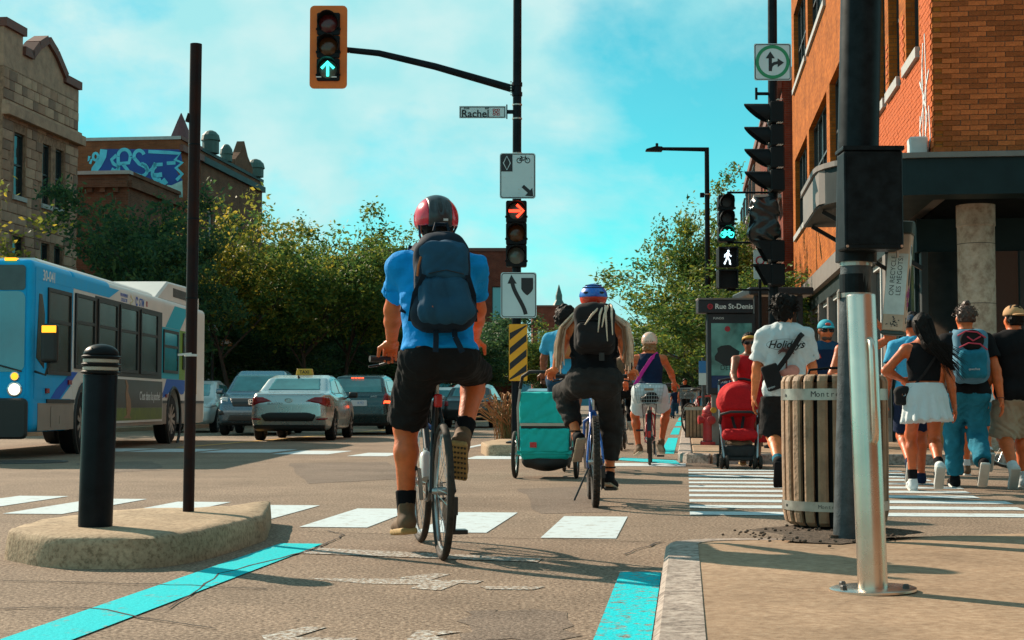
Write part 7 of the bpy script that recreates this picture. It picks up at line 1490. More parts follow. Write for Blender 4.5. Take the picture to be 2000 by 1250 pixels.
# rider in white skirt
c0 = gnd(1269, 909); rzD = R(-6.0)
bicycle('city_bicycle', 'step-through bicycle with wire basket ridden by the woman in the white skirt', c0, rzD, 'bike_red', .345, .019, 1.04, .31, 1.04, .90, -80, step=True, extras=('basket', 'guard'))
J = skel(1.68, (0, .15, .96), 10, wr=((-.34, .66, 1.03), (.34, .66, 1.02)), ank=((-.15, .40, .24), (.15, .44, .30)), toe=((-.25, .9, -.2), (.15, .85, -.45)), g=1.06, hg=1.30, lg=1.0, ep=((-1.2, -.5, -.4), (1.2, -.5, -.4)), kp=((-.5, 1, .2), (.5, 1, .2)))
B = person('woman cycling away in navy top, white skirt and shiny cream helmet', c0, rzD, J, 'skin_tan', .015, hands=[((0, .8, -.4), (0, -.4, -.9), 45)] * 2); tank(B, J, 'top_navy', .014, .014, .04, seed=41)
blob('skirt', torso(J, .02, sh=False) + [capsule(J['hip'][i], J['hip'][i] * .35 + J['kn'][i] * .65 + np.array((0, -.03, -.06)), .115, .105, .09, flat=True) for i in (0, 1)], .014, 'cloth_white', B, cuts=[(J['pel'] + J['sd'] * .07, J['sd'])], disp=wrinkle(.007, 22, 42)); shoes(B, J, 'shoe_brown', 'cloth_khaki', .011, soleth=.012)
hair_cap(B, J, 'hair_blond', .010, .014, -.10, bump=.012, fr=80, extra=(ellip(J['head'] - J['H'][1] * .05 - J['H'][2] * .08, (.085, .05, .05), J['H'], .03),)); hm, cc, H, s = helmet(B, J, 'helmet_cream', .010, (.112, .135, .122), -.012)
for k in range(4): blob('vent', [ellip(cc + (H[0] * (-.045 + .03 * k) - H[1] * .128 + H[2] * -.01) * s, (.009, .012, .006), H)], .005, 'helmet_black', hm)
T = J['T']; strap(B, 'bag_strap', [J['sh'][1] * .6 + J['neck'] * .4 + T[2] * .045 - T[1] * .03, J['pel'] + T[2] * .40 - T[1] * .135 + T[0] * .03, J['pel'] + T[2] * .22 - T[1] * .13 - T[0] * .09, J['pel'] + T[2] * .05 - T[1] * .08 - T[0] * .19], .045, 'strap_pink', .012)
# further riders
def far_rider(label, blabel, px, py, top_m, leg_m, rz, hair='hair_black', h=1.76, shirt_=True, fr='bike_black', crank=-80, skin='skin_brown', extras=('guard',), res=.02):
    c = gnd(px, py); bicycle('bicycle', blabel, c, rz, fr, .345, .018, 1.03, .30, 1.05, .98, crank, extras=extras)
    J = skel(h, (0, .17, 1.04), 12, wr=((-.30, .70, 1.07), (.30, .70, 1.07)), ank=((-.13, .42, .23), (.13, .36, .53)), toe=((-.1, .95, -.15), (.1, .8, -.5)), ep=((-1, -.6, -.6), (1, -.6, -.6)))
    B = person(label, c, rz, covered(J), skin, res, hands=[((0, .8, -.4), (0, -.4, -.9), 45)] * 2, hres=.011); shirt(B, J, top_m, res, .02, .6, .03, .0); trousers(B, J, leg_m, res, 1.95, .016, .02, .015); shoes(B, J, 'top_black', 'sole_white', .014); hair_cap(B, J, hair, .014, .02, -.06); return B
far_rider('dark-haired rider in brown top half hidden behind the dreadlocked woman', 'black city bicycle with mudguard left of the white-skirted rider', 1214, 881, 'shoe_brown', 'top_black', R(-7))
far_rider('small distant rider in red top seen between the legs of the blue-shirted man', 'distant bicycle seen through the blue-shirted cyclist frame', 893, 828, 'cloth_red', 'denim_dark', R(-8), res=.03)
# ---------------------------------------------------------------- pedestrians on the zebra crossing
def foot_at(px, py, dy=0.0): g = gnd(px, py); return Vector((g.x, g.y + dy, 0))
def walker(label, px, Y, rz, J, skin, res, **k):
    if 'jeans' in label or 'distant' in label: covered(J)
    a = at(px, 800, Y); return person(label, (a.x, Y, k.pop('z', 0.0)), rz, J, skin, res, **k)
# man in white printed t-shirt
J = walk(1.80, 'R', .26, 2, heel=.18, g=1.08, wr=((-.27, .12, .86), (.27, .20, .88)), head=(0, -18, 0))
YW = 13.75; B = walker('young man in oversized white printed t-shirt walking past the litter bin', 1534, YW, -A, J, 'skin_pale', .013)
shirt(B, J, 'cloth_white', .0125, .022, .78, .034, -.17, seed=51, amp=.007); trousers(B, J, 'short_black', .0125, .95, .03, .05, -.10, seed=52, name='shorts'); shoes(B, J, 'top_black', 'top_black', .010, 'denim_blue', .07)
hc = J['head'] + J['H'][2] * .03; rs = random.Random(3); lk = [ellip(hc + (J['H'][0] * math.cos(a) * .075 + J['H'][1] * math.sin(a) * .085 + J['H'][2] * z), (.04, .04, .035), None, .02) for a, z in [(rs.uniform(0, 6.3), rs.uniform(.0, .08)) for _ in range(26)]]
hair_cap(B, J, 'hair_black', .009, .022, -.05, bump=.010, fr=70, extra=lk + [ellip(J['head'] - J['H'][1] * .055 - J['H'][2] * .03, (.058, .04, .05), J['H'], .03)], front=.08)
locks(B, J, 'hair_black', 170, .06, 2, .3, .6, .005)
T = J['T']; PW = J['pel']; TW = T; bk = lambda x, z, y=-.165: PW + TW[0] * x + TW[2] * z + TW[1] * y
def backprint(B, strokes, w, m, name='print'):
    mb = MB()
    for st_ in strokes:
        pts = [Vector(bk(x, z)) for x, z in st_]
        mb.tube(pts, w / 2, 4)
    return mb.build(name, m, B)
mat('print_black', (.02, .02, .02), .9); mat('print_rose', (.62, .25, .20), .9, var=.3, vscale=14); mat('print_palm', (.16, .06, .05), .9)
HB = -.166
def bt(s_, size, x, z, m, **k): return text('print', s_, size, m, B, frame(bk(x, z, HB - .012), Vector(T[0]), Vector(T[2])), .003, **k)
bt('Holidays', .095, 0, .35, 'print_black', shear=.35, sx=.95, bold=.002)
backprint(B, [[(.17 * math.cos(a), .352 + .05 * math.sin(a)) for a in np.linspace(0, 6.28, 22)]], .004, 'print_black')
blob('print', [ellip(bk(.055, .12, HB + .004), (.065, .018, .055), T), ellip(bk(-.01, .10, HB + .004), (.06, .018, .03), T)], .008, 'print_rose', B)
MB().tube([Vector(bk(-.0, .30, HB - .014)), Vector(bk(.005, .22, HB - .014)), Vector(bk(.0, .14, HB - .012))], .008, 5).build('print', 'print_palm', B)
for a in np.linspace(-.3, 3.44, 8): MB().tube([Vector(bk(-.0, .29, HB - .014)), Vector(bk(.04 * math.cos(a), .29 + .03 * math.sin(a) + .012, HB - .014)), Vector(bk(.075 * math.cos(a), .275 + .03 * math.sin(a), HB - .012))], [.006, .010, .003], 5).build('print', 'print_palm', B)
SB_ = thing('shoulder_bag', 'small black crossbody bag on the back of the white t-shirt man', 'bag', B.location, -A)
blob('pouch', [rbox(bk(-.125, .06, HB - .05), (.075, .03, .115), .02, np.array((T[0] * .95 + T[2] * .3, T[1], T[2] * .95 - T[0] * .3)))], .010, 'pack_black', SB_); strap(SB_, 'strap', [bk(.16, .46, -.06), bk(.12, .42, HB - .035), bk(.02, .26, HB - .045), bk(-.085, .12, HB - .05)], .045, 'pack_black', .008); text('lettering', 'Champion', .03, 'cloth_white', SB_, frame(bk(-.165, -.04, HB - .083), Vector(nv(T[0] + T[2] * .3)), Vector(T[2])), .001, shear=.3)
# hidden walker behind him: jeans and red shoe
J = walk(1.70, 'L', .2, 2, heel=.12); B = walker('person in jeans and red sneakers almost hidden behind the white t-shirt man', 1545, 18.0, -A, J, 'skin_tan', .02); shirt(B, J, 'denim_dark', .02, .02, .9, .02, -.05); trousers(B, J, 'denim_blue', .02, 1.95); shoes(B, J, 'cloth_red', 'sole_white', .012); hair_cap(B, J, 'hair_brown', .012)
# woman with the red stroller
YS = 19.3; J = skel(1.70, (0, 0, .93), 8, wr=((-.20, .46, 1.02), (.20, .46, 1.02)), ank=((-.09, .12, .10), (.09, -.14, .12)), toe=((0, 1, 0), (0, 1, 0)), ep=((-1, -.5, -.6), (1, -.5, -.6)), head=(0, 0, 0))
B = walker('woman in red dress and sunglasses pushing the red stroller', 1464, YS + .30, math.pi - R(4), J, 'skin_brown', .015, z=.0, hands=[((0, .7, -.6), (0, -.5, -.8), 45)] * 2)
tank(B, J, 'cloth_red', .014, .014, .0, seed=61); blob('skirt', torso(J, .02, sh=False) + [capsule(J['pel'], J['pel'] * np.array((1, 1, 0)) + np.array((0, 0, .30)), .15, .22, .06, flat=True)], .016, 'cloth_red', B, cuts=[(J['pel'] + J['sd'] * .05, J['sd'])], disp=wrinkle(.008, 18, 62)); shoes(B, J, 'shoe_brown', 'shoe_sole', .011)
hair_cap(B, J, 'hair_black', .010, .020, -.03, bump=.012, fr=80); H, hc = J['H'], J['head']; blob('headband', [ellip(hc + H[2] * .045 - H[1] * .0, (.096, .108, .07), H)], .009, 'band_yellow', B, cuts=[(hc + H[2] * .075, nv(H[2] - H[1] * .25)), (hc + H[2] * .035, -nv(H[2] - H[1] * .25))])
def shades(B, J):
    H, hc = J['H'], J['head']; sg = blob('sunglasses', [rbox(hc + H[0] * x * .036 + H[1] * .098 - H[2] * .004, (.031, .008, .022), .008, H, .008) for x in (-1, 1)] + [capsule(hc + H[0] * x * .06 + H[1] * .095, hc + H[0] * x * .086 - H[1] * .01, .006) for x in (-1, 1)], .006, 'lens_black', B); return sg
shades(B, J)
gS = gnd(1443, 914); STR = thing('stroller', 'red baby stroller with black frame pushed towards us on the zebra crossing', 'stroller', (gS.x, gS.y, 0), math.pi - R(4))
for sx in (-1, 1):
    MB().tube([(sx * .20, .30, .12), (sx * .23, .05, .55), (sx * .22, -.30, 1.02)], .014, 8).build('frame_tube', 'bike_alloy', STR, True); MB().tube([(sx * .21, -.28, .12), (sx * .23, .02, .50), (sx * .22, .15, .62)], .013, 8).build('frame_tube', 'dark_metal', STR, True)
    for y in (.33, -.30):
        for dx in (-.035, .035): w_ = MB().torus((0, 0, 0), .062, .022, 'x', 20, 8).build('wheel', 'bike_tyre', STR, True); w_.location = (sx * .20 + dx, y, .084); MB().lathe([(.05, -.01), (.05, .01)], 12, frame((0, 0, 0), (0, 1, 0), (0, 0, 1))).build('hub', 'dark_metal', w_)
    MB().tube([(sx * .22, -.30, 1.02), (sx * .20, -.36, 1.08)], .018, 8).build('handle_arm', 'saddle', STR, True)
MB().tube([(-.20, -.36, 1.08), (-.1, -.38, 1.1), (.1, -.38, 1.1), (.20, -.36, 1.08)], .017, 8).build('push_handle', 'saddle', STR, True); MB().tube([(-.24, .05, .56), (-.23, .28, .66), (-.12, .36, .69), (.12, .36, .69), (.23, .28, .66), (.24, .05, .56)], .016, 8).build('bumper_bar', 'saddle', STR, True)
blob('hood', [ellip((0, -.10, .82), (.26, .30, .24), None)], .014, 'cloth_red', STR, cuts=[((0, .02, .68), nv(np.array((0, .45, -1)))), ((0, .12, 0), (0, 1, 0))], disp=lambda X, Y, Z: .008 * np.sin(34 * (Y + Z * .6))); blob('seat_back', [rbox((0, -.16, .62), (.20, .05, .26), .05)], .014, 'cloth_red', STR); blob('seat', [rbox((0, .05, .42), (.20, .20, .06), .05), capsule((-.16, .22, .40), (.16, .22, .40), .055)], .014, 'cloth_red', STR, disp=wrinkle(.005, 20, 64))
blob('basket', [rbox((0, .0, .20), (.20, .24, .09), .05)], .014, 'trailer_black', STR, disp=wrinkle(.006, 18, 65)); blob('basket_load', [ellip((0, .02, .30), (.17, .20, .08))], .014, 'shoe_brown', STR)
for sx in (-1, 1): strap(STR, 'harness', [(sx * .06, -.10, .78), (sx * .07, -.09, .62), (sx * .04, .0, .48)], .035, 'trailer_black', .012)
MB().box((-.20, .30, .10), (.20, .33, .14)).build('foot_rest', 'trailer_black', STR, bevel=.01)
# man with blue cap facing us, woman shading her eyes
J = walk(1.80, 'L', .2, 2, g=1.05, wr=((-.2, .25, .95), (.25, .1, .85))); B = walker('bearded man in blue cap and sunglasses facing us behind the litter bin', 1613, 17.6, math.pi + R(4), J, 'skin_tan', .015); shirt(B, J, 'denim_dark', .015, .02, .55, .02, -.05); trousers(B, J, 'short_black', .016, .95, name='shorts'); shoes(B, J, 'top_black', 'sole_white', .012)
shades(B, J); H, hc = J['H'], J['head']; blob('beard', [ellip(hc + H[1] * .032 - H[2] * .085, (.058, .062, .05), H)], .009, 'hair_brown', B, cuts=[(hc - H[2] * .058, H[2])])
def cap(B, J, m, brim=1, res=.009):
    H, hc = J['H'], J['head']; c = blob('cap', [ellip(hc + H[2] * .035 - H[1] * .008, (.094, .115, .095), H)], res, m, B, cuts=[(hc + H[2] * .022, -H[2])]); blob('brim', [ellip(hc + H[2] * .03 + H[1] * brim * .12, (.075, .085, .012), H)], res, m, c, cuts=[(hc + H[1] * brim * .06, -H[1] * brim)]); return c
cp = cap(B, J, 'cap_blue'); blob('badge', [ellip(hc + H[2] * .065 + H[1] * .095, (.035, .02, .02), H)], .006, 'helmet_orange', cp); blob('vest', torso(J, .03), .016, 'top_navy', B, cuts=[(J['pel'] + J['sd'] * .1, -J['sd']), (J['pel'] + J['sd'] * .46, J['sd'])])
for sx in (-1, 1): strap(B, 'shoulder_strap', [J['sh'][0 if sx < 0 else 1] * .75 + J['neck'] * .25 + J['sd'] * .07, J['pel'] + J['sd'] * .36 + J['T'][1] * .155 + J['T'][0] * sx * .12], .05, 'helmet_orange', .01)
J = skel(1.66, (0, 0, .92), 2, wr=((-.16, .16, 1.62), (.22, .24, 1.0)), ank=((-.09, .1, .1), (.09, -.1, .1)), toe=((0, 1, 0), (0, 1, 0)), ep=((-1, .3, -.6), (.6, -1, -.3)), head=(0, -20, 0))
B = walker('woman with raised hand shading her eyes partly behind the dark pole', 1668, 15.6, math.pi + R(25), J, 'skin_tan', .014, hands=[((.5, .1, .9), (.6, -.6, 0), 10), None]); tank(B, J, 'cloth_white', .014); trousers(B, J, 'denim_blue', .016, .7, top=.02, name='shorts'); shoes(B, J, 'cloth_white', 'sole_white', .012); hair_cap(B, J, 'hair_brown', .011, extra=(capsule(J['head'] - J['H'][1] * .06, J['head'] - J['H'][1] * .07 - J['H'][2] * .25, .07, .04),))
# woman in black crop top and white pleated skirt
YT = 13.75; J = walk(1.64, 'L', .20, 2, heel=.14, g=.94, hg=1.04, lg=.98, shw=.168, head=(0, -10, -6), wr=((-.17, .12, 1.0), (.26, .02, .78)), ep=((-1, -.6, -.2), (.6, -1, -.1)))
B = walker('woman in black tank top, white pleated skirt and long black hair walking away', 1806, YT, -A, J, 'skin_tan', .0125, hands=[((.8, .2, -.5), (.2, .9, 0), 35), None])
tank(B, J, 'top_black', .012, .012, .13, seed=71)
def pleat(X, Y, Z): a = np.arctan2(Y - J['pel'][1], X - J['pel'][0]); return .012 * np.sin(16 * a) * np.clip((J['pel'][2] + .08 - Z) / .3, 0, 1)
SKb = torso(J, .016, sh=False)[1:] + [capsule(J['pel'] + np.array((0, -.005, .10)), J['pel'] + np.array((.015, -.03, -.235)), .155, .225, .05, flat=True)]
blob('skirt', SKb, .012, 'cloth_white', B, cuts=[(J['pel'] + J['sd'] * .105, J['sd'])], disp=pleat); shoes(B, J, 'cloth_white', 'sole_white', .010, 'sock_black', .10)
for i in (0, 1): an, t = J['an'][i], J['toe'][i]; blob('shoe_stripe', [ellip(an + t * .03 - np.array((0, 0, .045)), (.050, .045, .018))], .008, 'top_black', B)
H, hc = J['H'], J['head']; hp_ = lambda x, y, z: hc + H[0] * x + H[1] * y + H[2] * z
hair_cap(B, J, 'hair_black', .010, .014, -.05, bump=.004, fr=40, extra=(capsule(hp_(.0, -.06, .02), hp_(.05, -.10, -.16), .085, .075, .05), capsule(hp_(.05, -.10, -.16), hp_(.15, -.11, -.30), .07, .05, .05), capsule(hp_(.15, -.11, -.30), hp_(.24, -.09, -.46), .045, .015, .04)), front=.06)
rs = random.Random(11); mb = MB()
for k in range(70):
    x0 = rs.uniform(-.07, .08); f = rs.uniform(.6, 1.15); mb.tube([Vector(hp_(x0, -.095 - rs.uniform(0, .03), .06)), Vector(hp_(x0 * .8 + .05, -.165 - rs.uniform(0, .02), -.14)), Vector(hp_(.14 + x0 * .6, -.165 - rs.uniform(0, .02), -.28 * f)), Vector(hp_(.24 + x0 * .9 + rs.uniform(-.03, .05), -.12 + rs.uniform(-.03, .03), -.46 * f))], [.004, .005, .004, .001], 4, cap=False)
o = mb.build('hair_locks', 'hair_black', B, True); o['kind'] = 'stuff'
T = J['T']; bk2 = lambda x, z, y=-.14: J['pel'] + T[0] * x + T[2] * z + T[1] * y
HB2 = thing('handbag', 'small black handbag hanging on the hip of the white-skirted walker', 'bag', B.location, -A); blob('pouch', [rbox(bk2(-.195, -.02, -.05), (.075, .055, .075), .035), ellip(bk2(-.195, .03, -.06), (.078, .055, .05))], .010, 'pack_black', HB2); strap(HB2, 'strap', [bk2(.14, .44, -.03), bk2(.10, .36, -.135), bk2(-.02, .18, -.14), bk2(-.13, .05, -.11)], .022, 'pack_black', .006); MB().torus((0, 0, 0), .014, .003, 'y', 14, 5).build('buckle', 'chrome', HB2).location = Vector(bk2(-.195, .0, -.112))
# man in blue t-shirt and navy cap beside her
J = walk(1.72, 'R', .2, 2, heel=.14, g=1.06, wr=((-.27, .05, .80), (.26, .1, .82))); B = walker('man in blue t-shirt and navy cap behind the white-skirted walker', 1786, 14.9, -A, J, 'skin_tan', .014); shirt(B, J, 'shirt_light', .014, .02, .6, .03, -.06, seed=75); trousers(B, J, 'top_navy', .014, .9, name='shorts'); shoes(B, J, 'top_navy', 'sole_white', .011); hair_cap(B, J, 'hair_black', .011); cap(B, J, 'cap_navy'); strap(B, 'shoulder_strap', [J['sh'][0] * .6 + J['neck'] * .4 + J['sd'] * .06, J['pel'] + J['sd'] * .34 - J['T'][1] * .15], .06, 'top_navy', .01)
# man with the blue and pink backpack
J = walk(1.76, 'L', .24, 3, heel=.15, g=1.12, lg=1.1, wr=((-.27, .05, .80), (.30, -.05, .80)), head=(0, 12, 0)); B = walker('man with topknot, black t-shirt and blue jeans walking away', 1890, 14.3, -A, J, 'skin_light', .013); shirt(B, J, 'top_black', .013, .022, .6, .03, -.06, seed=81); trousers(B, J, 'denim_blue', .0125, 1.97, .014, .018, -.045, seed=82, flare=.014, amp=.008); shoes(B, J, 'top_black', 'sole_white', .010); hair_cap(B, J, 'hair_brown', .010, .008, -.045)
locks(B, J, 'hair_brown', 120, .035, 5, .2, .4, .004, base=.098); H, hc = J['H'], J['head']; blob('topknot', [ellip(hc + H[2] * .125 - H[1] * .02, (.036, .036, .028), H), ellip(hc + H[2] * .14 - H[1] * .035 + H[0] * .01, (.022, .022, .02), H)], .008, 'hair_brown', B, disp=wrinkle(.004, 90, 3)); MB().torus((0, 0, 0), .032, .005, 'z', 16, 5).build('bracelet', 'print_palm', B).location = Vector(J['wr'][1])
T = J['T']; pc = pack_frame(J, .22); q = lambda x, y, z: pc + T[0] * x + T[1] * y + T[2] * z
mat('pack_steel', (.10, .24, .34), .8, var=.2, vscale=9, spec=.2); mat('pack_pink', (.68, .05, .10), .7)
BP = blob('backpack', [rbox(q(0, .02, -.02), (.155, .10, .25), .075, T, .03), ellip(q(0, -.02, -.12), (.155, .12, .12), T, .06)], .012, 'pack_steel', disp=wrinkle(.004, 20, 83)); BP.location = B.location; BP.rotation_euler = (0, 0, -A); tag(BP, 'grey-blue backpack with pink piping worn by the man with the topknot', 'backpack')
blob('front_pocket', [rbox(q(0, -.10, -.10), (.125, .045, .13), .045, T, .03)], .011, 'denim_blue', BP, disp=wrinkle(.005, 22, 84)); blob('upper_panel', [ellip(q(0, -.075, .12), (.11, .035, .10), T)], .010, 'pack_black', BP)
for pts in ([q(-.13, -.09, .16), q(-.06, -.115, .20), q(.04, -.115, .19), q(.12, -.09, .14)], [q(-.12, -.10, .05), q(-.04, -.13, .09), q(.06, -.13, .08), q(.13, -.10, .03)], [q(-.05, -.12, .15), q(.0, -.125, .11), q(.07, -.12, .15)]): MB().tube([Vector(p) for p in pts], .007, 6).build('piping', 'pack_pink', BP, True)
for sx in (-1, 1): strap(BP, 'shoulder_strap', [q(sx * .10, .08, .20), q(sx * .125, .20, .22), q(sx * .14, .32, .12), q(sx * .15, .34, -.05), q(sx * .17, .16, -.18)], .055, 'pack_steel', .014)
text('lettering', 'quechua', .03, 'cloth_white', BP, frame(q(.0, -.152, -.15), Vector(T[0]), Vector(T[2])), .002, shear=.2)
# fair-haired woman mostly hidden, cap man at the right edge
J = walk(1.62, 'L', .2, 2); B = walker('fair curly-haired person half hidden behind the backpack man', 1908, 16.8, -A, J, 'skin_light', .016); shirt(B, J, 'cloth_white', .016, .02, .5); trousers(B, J, 'denim_blue', .016, .7, name='shorts'); shoes(B, J, 'shoe_brown', 'sole_white', .012, 'cloth_white', .08); hair_cap(B, J, 'hair_blond', .011, .03, -.08, bump=.02, fr=70, extra=(ellip(J['head'] - J['H'][1] * .05 - J['H'][2] * .07, (.10, .07, .08), J['H'], .04),), front=.05)
J = walk(1.76, 'R', .20, 2, heel=.10, g=1.18, lg=1.12, wr=((-.29, .02, .80), (.29, .1, .82)), head=(0, 20, 0)); B = walker('man in sleeveless black top, khaki shorts and backwards tan cap at the right edge', 1985, 14.4, -A, J, 'skin_light', .014); shirt(B, J, 'top_black', .013, .022, .12, .02, -.12, seed=91); trousers(B, J, 'cloth_khaki', .013, 1.0, .022, .05, -.105, seed=92, amp=.010, name='shorts'); shoes(B, J, 'cloth_white', 'sole_white', .010, 'cloth_white', .05); hair_cap(B, J, 'hair_black', .010, .008, -.07); cap(B, J, 'cap_tan', -1)
# ---------------------------------------------------------------- parked bicycles and distant pedestrians on the far pavement
g = at(1968, 860, 19.0); bicycle('bicycle', 'grey bicycle leaning by the shop front at the right edge', (g.x, 19.0, .0), R(-84), 'bike_alloy', .345, .015, 1.02)
bicycle('bicycle', 'red parked bicycle on the far pavement left of the fire hydrant', (at(1348, 820, 33).x, 33, .13), R(-40), 'bike_red', .345, .018, 1.02, group=None)
bicycle('bicycle', 'black parked bicycle farther along beside the far kerb', (at(1352, 820, 36).x, 36, .13), R(-35), 'bike_black', .345, .018, 1.02, extras=('basket',))
g = at(1358, 830, 30); RK = thing('planter_box', 'small wooden slatted box behind the fire hydrant', 'planter', (g.x + .1, 30, .13), -A)
for k in range(8): MB().box((-.28 + k * .07, 0, .02), (-.225 + k * .07, .04, .62)).build('slat', 'wood_slat', RK); 
MB().box((-.30, .041, .0), (.30, .4, .60)).build('box', 'black_plastic', RK); MB().box((-.31, -.01, .54), (.31, -.001, .60)).build('band', 'steel_band', RK)
for i, (lab, px, Y, m1, m2, rzz, pz) in enumerate((('distant pedestrian in dark clothes on the far pavement', 1338, 62, 'top_black', 'top_black', math.pi, .13), ('distant pedestrian in navy beside the bicycle lane', 1319, 85, 'top_navy', 'denim_dark', 0, 0), ('distant pedestrian in white shirt far down the street', 1309, 92, 'cloth_white', 'denim_blue', 0, 0),
        ('distant person in red and white on the left terrace', 484, 66, 'cloth_red', 'cloth_white', R(90), .13), ('distant person in blue on the left terrace', 441, 66, 'denim_blue', 'cloth_khaki', R(90), .13), ('distant person in white on the left terrace', 458, 67, 'cloth_white', 'top_black', R(-90), .13), ('distant person standing by the left shop front', 617, 90, 'cloth_khaki', 'top_black', R(90), .13))):
    J = walk(1.74, 'L' if i % 2 else 'R', .2); B = walker(lab, px, Y, rzz, J, 'skin_tan', .035, z=pz, hres=.02); shirt(B, J, m1, .035, .025, .7, .03); trousers(B, J, m2, .035, 1.95, .025, .03); shoes(B, J, 'top_black', 'sole_white', .02); hair_cap(B, J, 'hair_black', .022, .02)
# ================================================================= TREES
mat('bark', (.065, .045, .035), .9, var=.4, vscale=5, bump=.6, bscale=20)
def leafmat(name, c1, c2, c3):
    m = bpy.data.materials.new(name); m.use_nodes = True; n = m.node_tree; b = n.nodes['Principled BSDF']; L = n.links.new
    g = n.nodes.new('ShaderNodeNewGeometry'); r = n.nodes.new('ShaderNodeValToRGB'); e = r.color_ramp.elements; e[0].color = (*[c * KA * 1.14 for c in c1], 1); e[1].color = (*[c * KA * 1.14 for c in c3], 1); q = e.new(.55); q.color = (*[c * KA * 1.14 for c in c2], 1)
    L(g.outputs['Random Per Island'], r.inputs[0]); L(r.outputs[0], b.inputs['Base Color']); b.inputs['Roughness'].default_value = .55; b.inputs['Specular IOR Level'].default_value = .25
    tr = n.nodes.new('ShaderNodeBsdfTranslucent'); L(r.outputs[0], tr.inputs[0]); mx = n.nodes.new('ShaderNodeMixShader'); mx.inputs[0].default_value = .5; L(b.outputs[0], mx.inputs[1]); L(tr.outputs[0], mx.inputs[2]); L(mx.outputs[0], n.nodes['Material Output'].inputs[0]); MATS[name] = m
leafmat('leaf_dark', (.022, .075, .042), (.05, .12, .05), (.11, .18, .05)); leafmat('leaf_mid', (.04, .11, .035), (.10, .18, .04), (.30, .31, .045)); leafmat('leaf_gold', (.09, .14, .03), (.24, .26, .045), (.60, .44, .06))
def make_tree(seed, h, spread, leafm, nleaf=9000, lsize=.13, trunk_h=.30, droop=.15, low=.25, name='honey_locust_tree'):
    rs = np.random.RandomState(seed); rnd = random.Random(seed)
    root = thing(name, 'tree', 'tree'); wood = MB(); ends = []
    def grow(p, d, ln, r, lvl):
        n = 4 if lvl < 2 else 3; pts = [p]; rad = [r]
        for k in range(n):
            d = (d + Vector((rnd.gauss(0, .13), rnd.gauss(0, .13), rnd.gauss(.03, .08) - (droop * .3 if lvl > 1 else 0)))).normalized(); p = p + d * (ln / n); pts.append(p); rad.append(r * (1 - .55 * (k + 1) / n))
        wood.tube(pts, rad, 7 if lvl == 0 else (5 if lvl < 3 else 3), cap=False)
        if lvl >= 2: ends.extend([(q, lvl) for q in pts[1:]])
        if lvl < 4:
            for k in range({0: 7, 1: 4, 2: 3, 3: 2}[lvl]):
                f = rnd.uniform(.35 if lvl else .75, 1.0); i = min(len(pts) - 2, int(f * (len(pts) - 1))); q = pts[i].lerp(pts[i + 1], f * (len(pts) - 1) - i); a = rnd.uniform(0, 6.28)
                el = rnd.uniform(.25, 1.0) if lvl == 0 else rnd.uniform(-.25, .6); dd = Vector((math.cos(a) * math.cos(el) * spread, math.sin(a) * math.cos(el) * spread, math.sin(el))).normalized()
                dd = (dd + d * (.5 if lvl else .15)).normalized(); grow(q, dd, ln * (rnd.uniform(.62, .85) if lvl else h * .40 / max(ln, .1) * rnd.uniform(.75, 1.1)), rad[i] * .55, lvl + 1)
    grow(Vector((0, 0, 0)), Vector((0, 0, 1)), h * trunk_h, h * .019, 0); wood.build('trunk', 'bark', root, True)
    E = np.array([tuple(p) for p, l in ends]); E = E[E[:, 2] > h * low]
    w = rs.gamma(1.2, 1, len(E)); idx = rs.choice(len(E), nleaf, p=w / w.sum()); C = E[idx] + rs.normal(0, 1, (nleaf, 3)) * np.array((.28, .28, .16))
    n1 = rs.normal(0, 1, (nleaf, 3)); n1[:, 2] = n1[:, 2] * .35 - .18; n1 /= np.linalg.norm(n1, axis=1)[:, None]; n2 = np.cross(n1, rs.normal(0, 1, (nleaf, 3))); n2 /= np.linalg.norm(n2, axis=1)[:, None]
    s = lsize * rs.uniform(.6, 1.35, (nleaf, 1)); a = n1 * s; b = n2 * s * .38; cr = np.cross(n1, n2) * s * .12
    V = np.stack([C - a, C + b + cr, C + a, C - b + cr], 1).reshape(-1, 3); F = np.arange(nleaf * 4).reshape(-1, 4); npmesh('crown', V, F, leafm, root, False); return root
def put(proto, label, px, Y, s=1.0, rz=0.0, group=None, first=False, z=.13, sx=1.0):
    o = proto if first else copy_tree(proto); a = at(px, 800, Y); o.location = (a.x, Y, z); o.rotation_euler = (0, 0, rz); o.scale = (s * sx, s * sx, s); o['label'] = label; o['category'] = 'tree'; o['group'] = group or 'street trees'
tA = make_tree(1, 8.2, 1.1, 'leaf_mid', 20000, .11); tB = make_tree(2, 8.0, 1.15, 'leaf_dark', 20000, .12, low=.2); tC = make_tree(5, 8.4, 1.0, 'leaf_gold', 11000, .12); tD = make_tree(9, 9.2, .8, 'leaf_mid', 24000, .115, trunk_h=.26, low=.12)
LG = 'trees along the left side'; RG = 'trees along the right side'
put(tB, 'dark green tree behind the bus left of the thin black pole', 222, 49, 1.14, 0, LG, True, sx=.60); put(tB, 'dark tree directly behind the bus roof at the thin black pole', 328, 54, .98, 2.1, LG, sx=.52); put(tC, 'thin yellow-green tree in front of the turreted house', 460, 55, 1.14, 0, LG, True, sx=.66); put(tA, 'broad yellow-green tree above the taxi', 590, 57, 1.06, 0, LG, True, sx=.72); put(tA, 'spreading tree with sunlit crown left of the blue-shirted cyclist', 680, 60, 1.13, 2.4, LG, sx=.68)
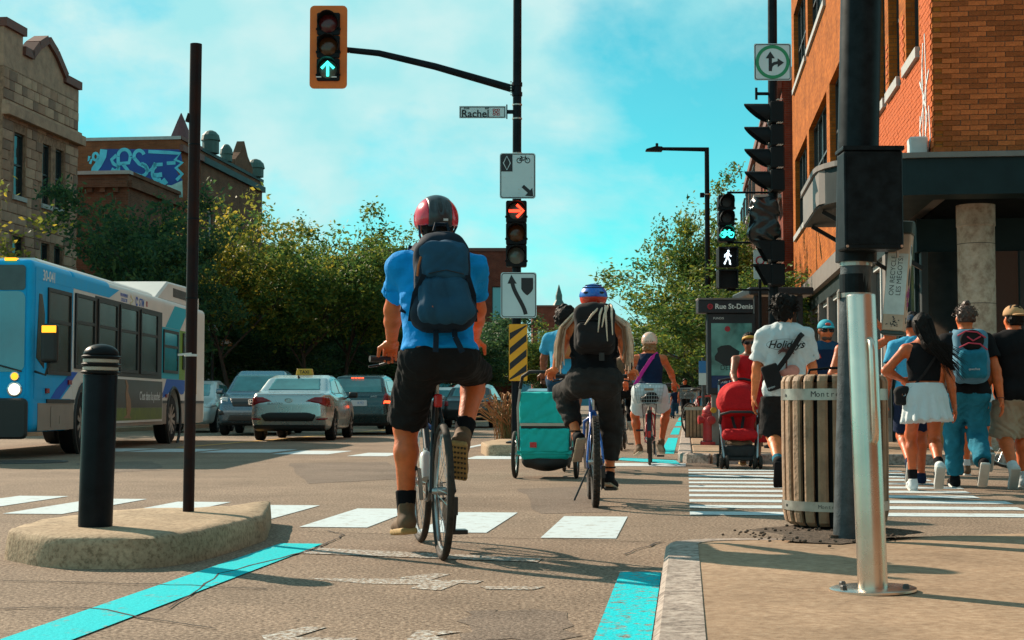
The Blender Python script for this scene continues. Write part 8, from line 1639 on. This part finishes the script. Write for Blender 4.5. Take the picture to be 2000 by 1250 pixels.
put(tB, 'dark green tree low behind the taxi roof', 515, 62, .74, 4.0, LG); put(tB, 'dark tree behind the back of the blue-shirted cyclist', 745, 70, .80, 1.2, LG); put(tB, 'dark tree seen between the cyclist and the traffic pole', 955, 92, .92, 3.0, LG); put(tA, 'far green tree right of the striped hazard board', 1062, 98, .82, 5.0, LG); put(tB, 'far dark tree just left of the traffic pole', 880, 85, .80, 5.5, LG)
put(tC, 'sparse golden twigs of a tree at the left edge', -95, 44, 1.0, 1.0, LG, sx=.75); put(tA, 'distant tree below the keep-left sign', 1010, 110, .8, 1.5, LG); put(tB, 'distant dark tree at the end of the left row', 1120, 125, .8, 2.5, LG); put(tA, 'small distant tree closing the left row by the dreadlocked rider', 1165, 150, .72, .4, LG); put(tB, 'tree behind the dark shop house at centre left', 615, 78, .85, .9, LG); put(tB, 'dark tree filling the gap above the hatchback', 690, 82, .8, 3.7, LG)
put(tD, 'tall green tree left of the street lamp', 1385, 47, .86, 0.3, RG, True, sx=.58); put(tD, 'green tree behind the advertising panel and signals', 1425, 43, .60, 2.2, RG); put(tA, 'farther green tree on the right pavement beyond the white-skirted rider', 1378, 64, .74, 4.0, RG); put(tB, 'dark distant tree at the far end of the right pavement', 1362, 92, .72, 1.1, RG); put(tA, 'tree beside the brick facade behind the wrapped signal', 1490, 50, .55, 5.2, RG); put(tB, 'last far tree of the right row', 1350, 130, .70, 3.3, RG)
# wooden terrace fence under the left trees
a = at(425, 760, 60); b_ = at(660, 760, 60); TF = thing('terrace_fence', 'brown wooden terrace fence under the left trees', 'fence', (a.x, 60, .13), R(-2)); w = b_.x - a.x
for k in range(int(w / .16)): MB().box((k * .16, 0, .05), (k * .16 + .13, .03, 1.02)).build('board', 'wood_slat' if k % 3 else 'shoe_brown', TF)
MB().box((-.05, -.05, 1.022), (w, .08, 1.10)).build('rail', 'shoe_brown', TF); MB().box((-.05, .032, .3), (w, .07, .4)).build('rail', 'shoe_brown', TF)
for k in range(7): MB().box((k * w / 6 - .05, .072, 0), (k * w / 6 + .05, .17, 1.3 if k % 2 else 1.018)).build('post', 'shoe_brown', TF)
a = at(440, 690, 64); s8, w, h = sign('shop_sign', 'small orange shop sign under the left trees', 430, 454, 663, 676, 64.0, 'cord_orange', .02, False); text('lettering', 'CAFE', .20, 'letter_white', s8, frame((0, -.002, 0), (1, 0, 0), (0, 0, 1)), .002)
MB().tube([(0, .05, 0), (0, .05, -s8.location.z + .13)], .04, 8).build('post', 'dark_metal', s8)
a = at(414, 800, 58); LPs = thing('lamp_post', 'small grey lamp post under the left trees right of the bus', 'lamp', (a.x, 58, .13)); z = at(414, 655, 58).z; MB().tube([(0, 0, 0), (0, 0, z)], .06, 8).build('shaft', 'pole_grey', LPs); MB().lathe([(.08, z), (.2, z + .05), (.18, z + .2), (.05, z + .3)], 12).build('lamp_head', 'white_plastic', LPs)
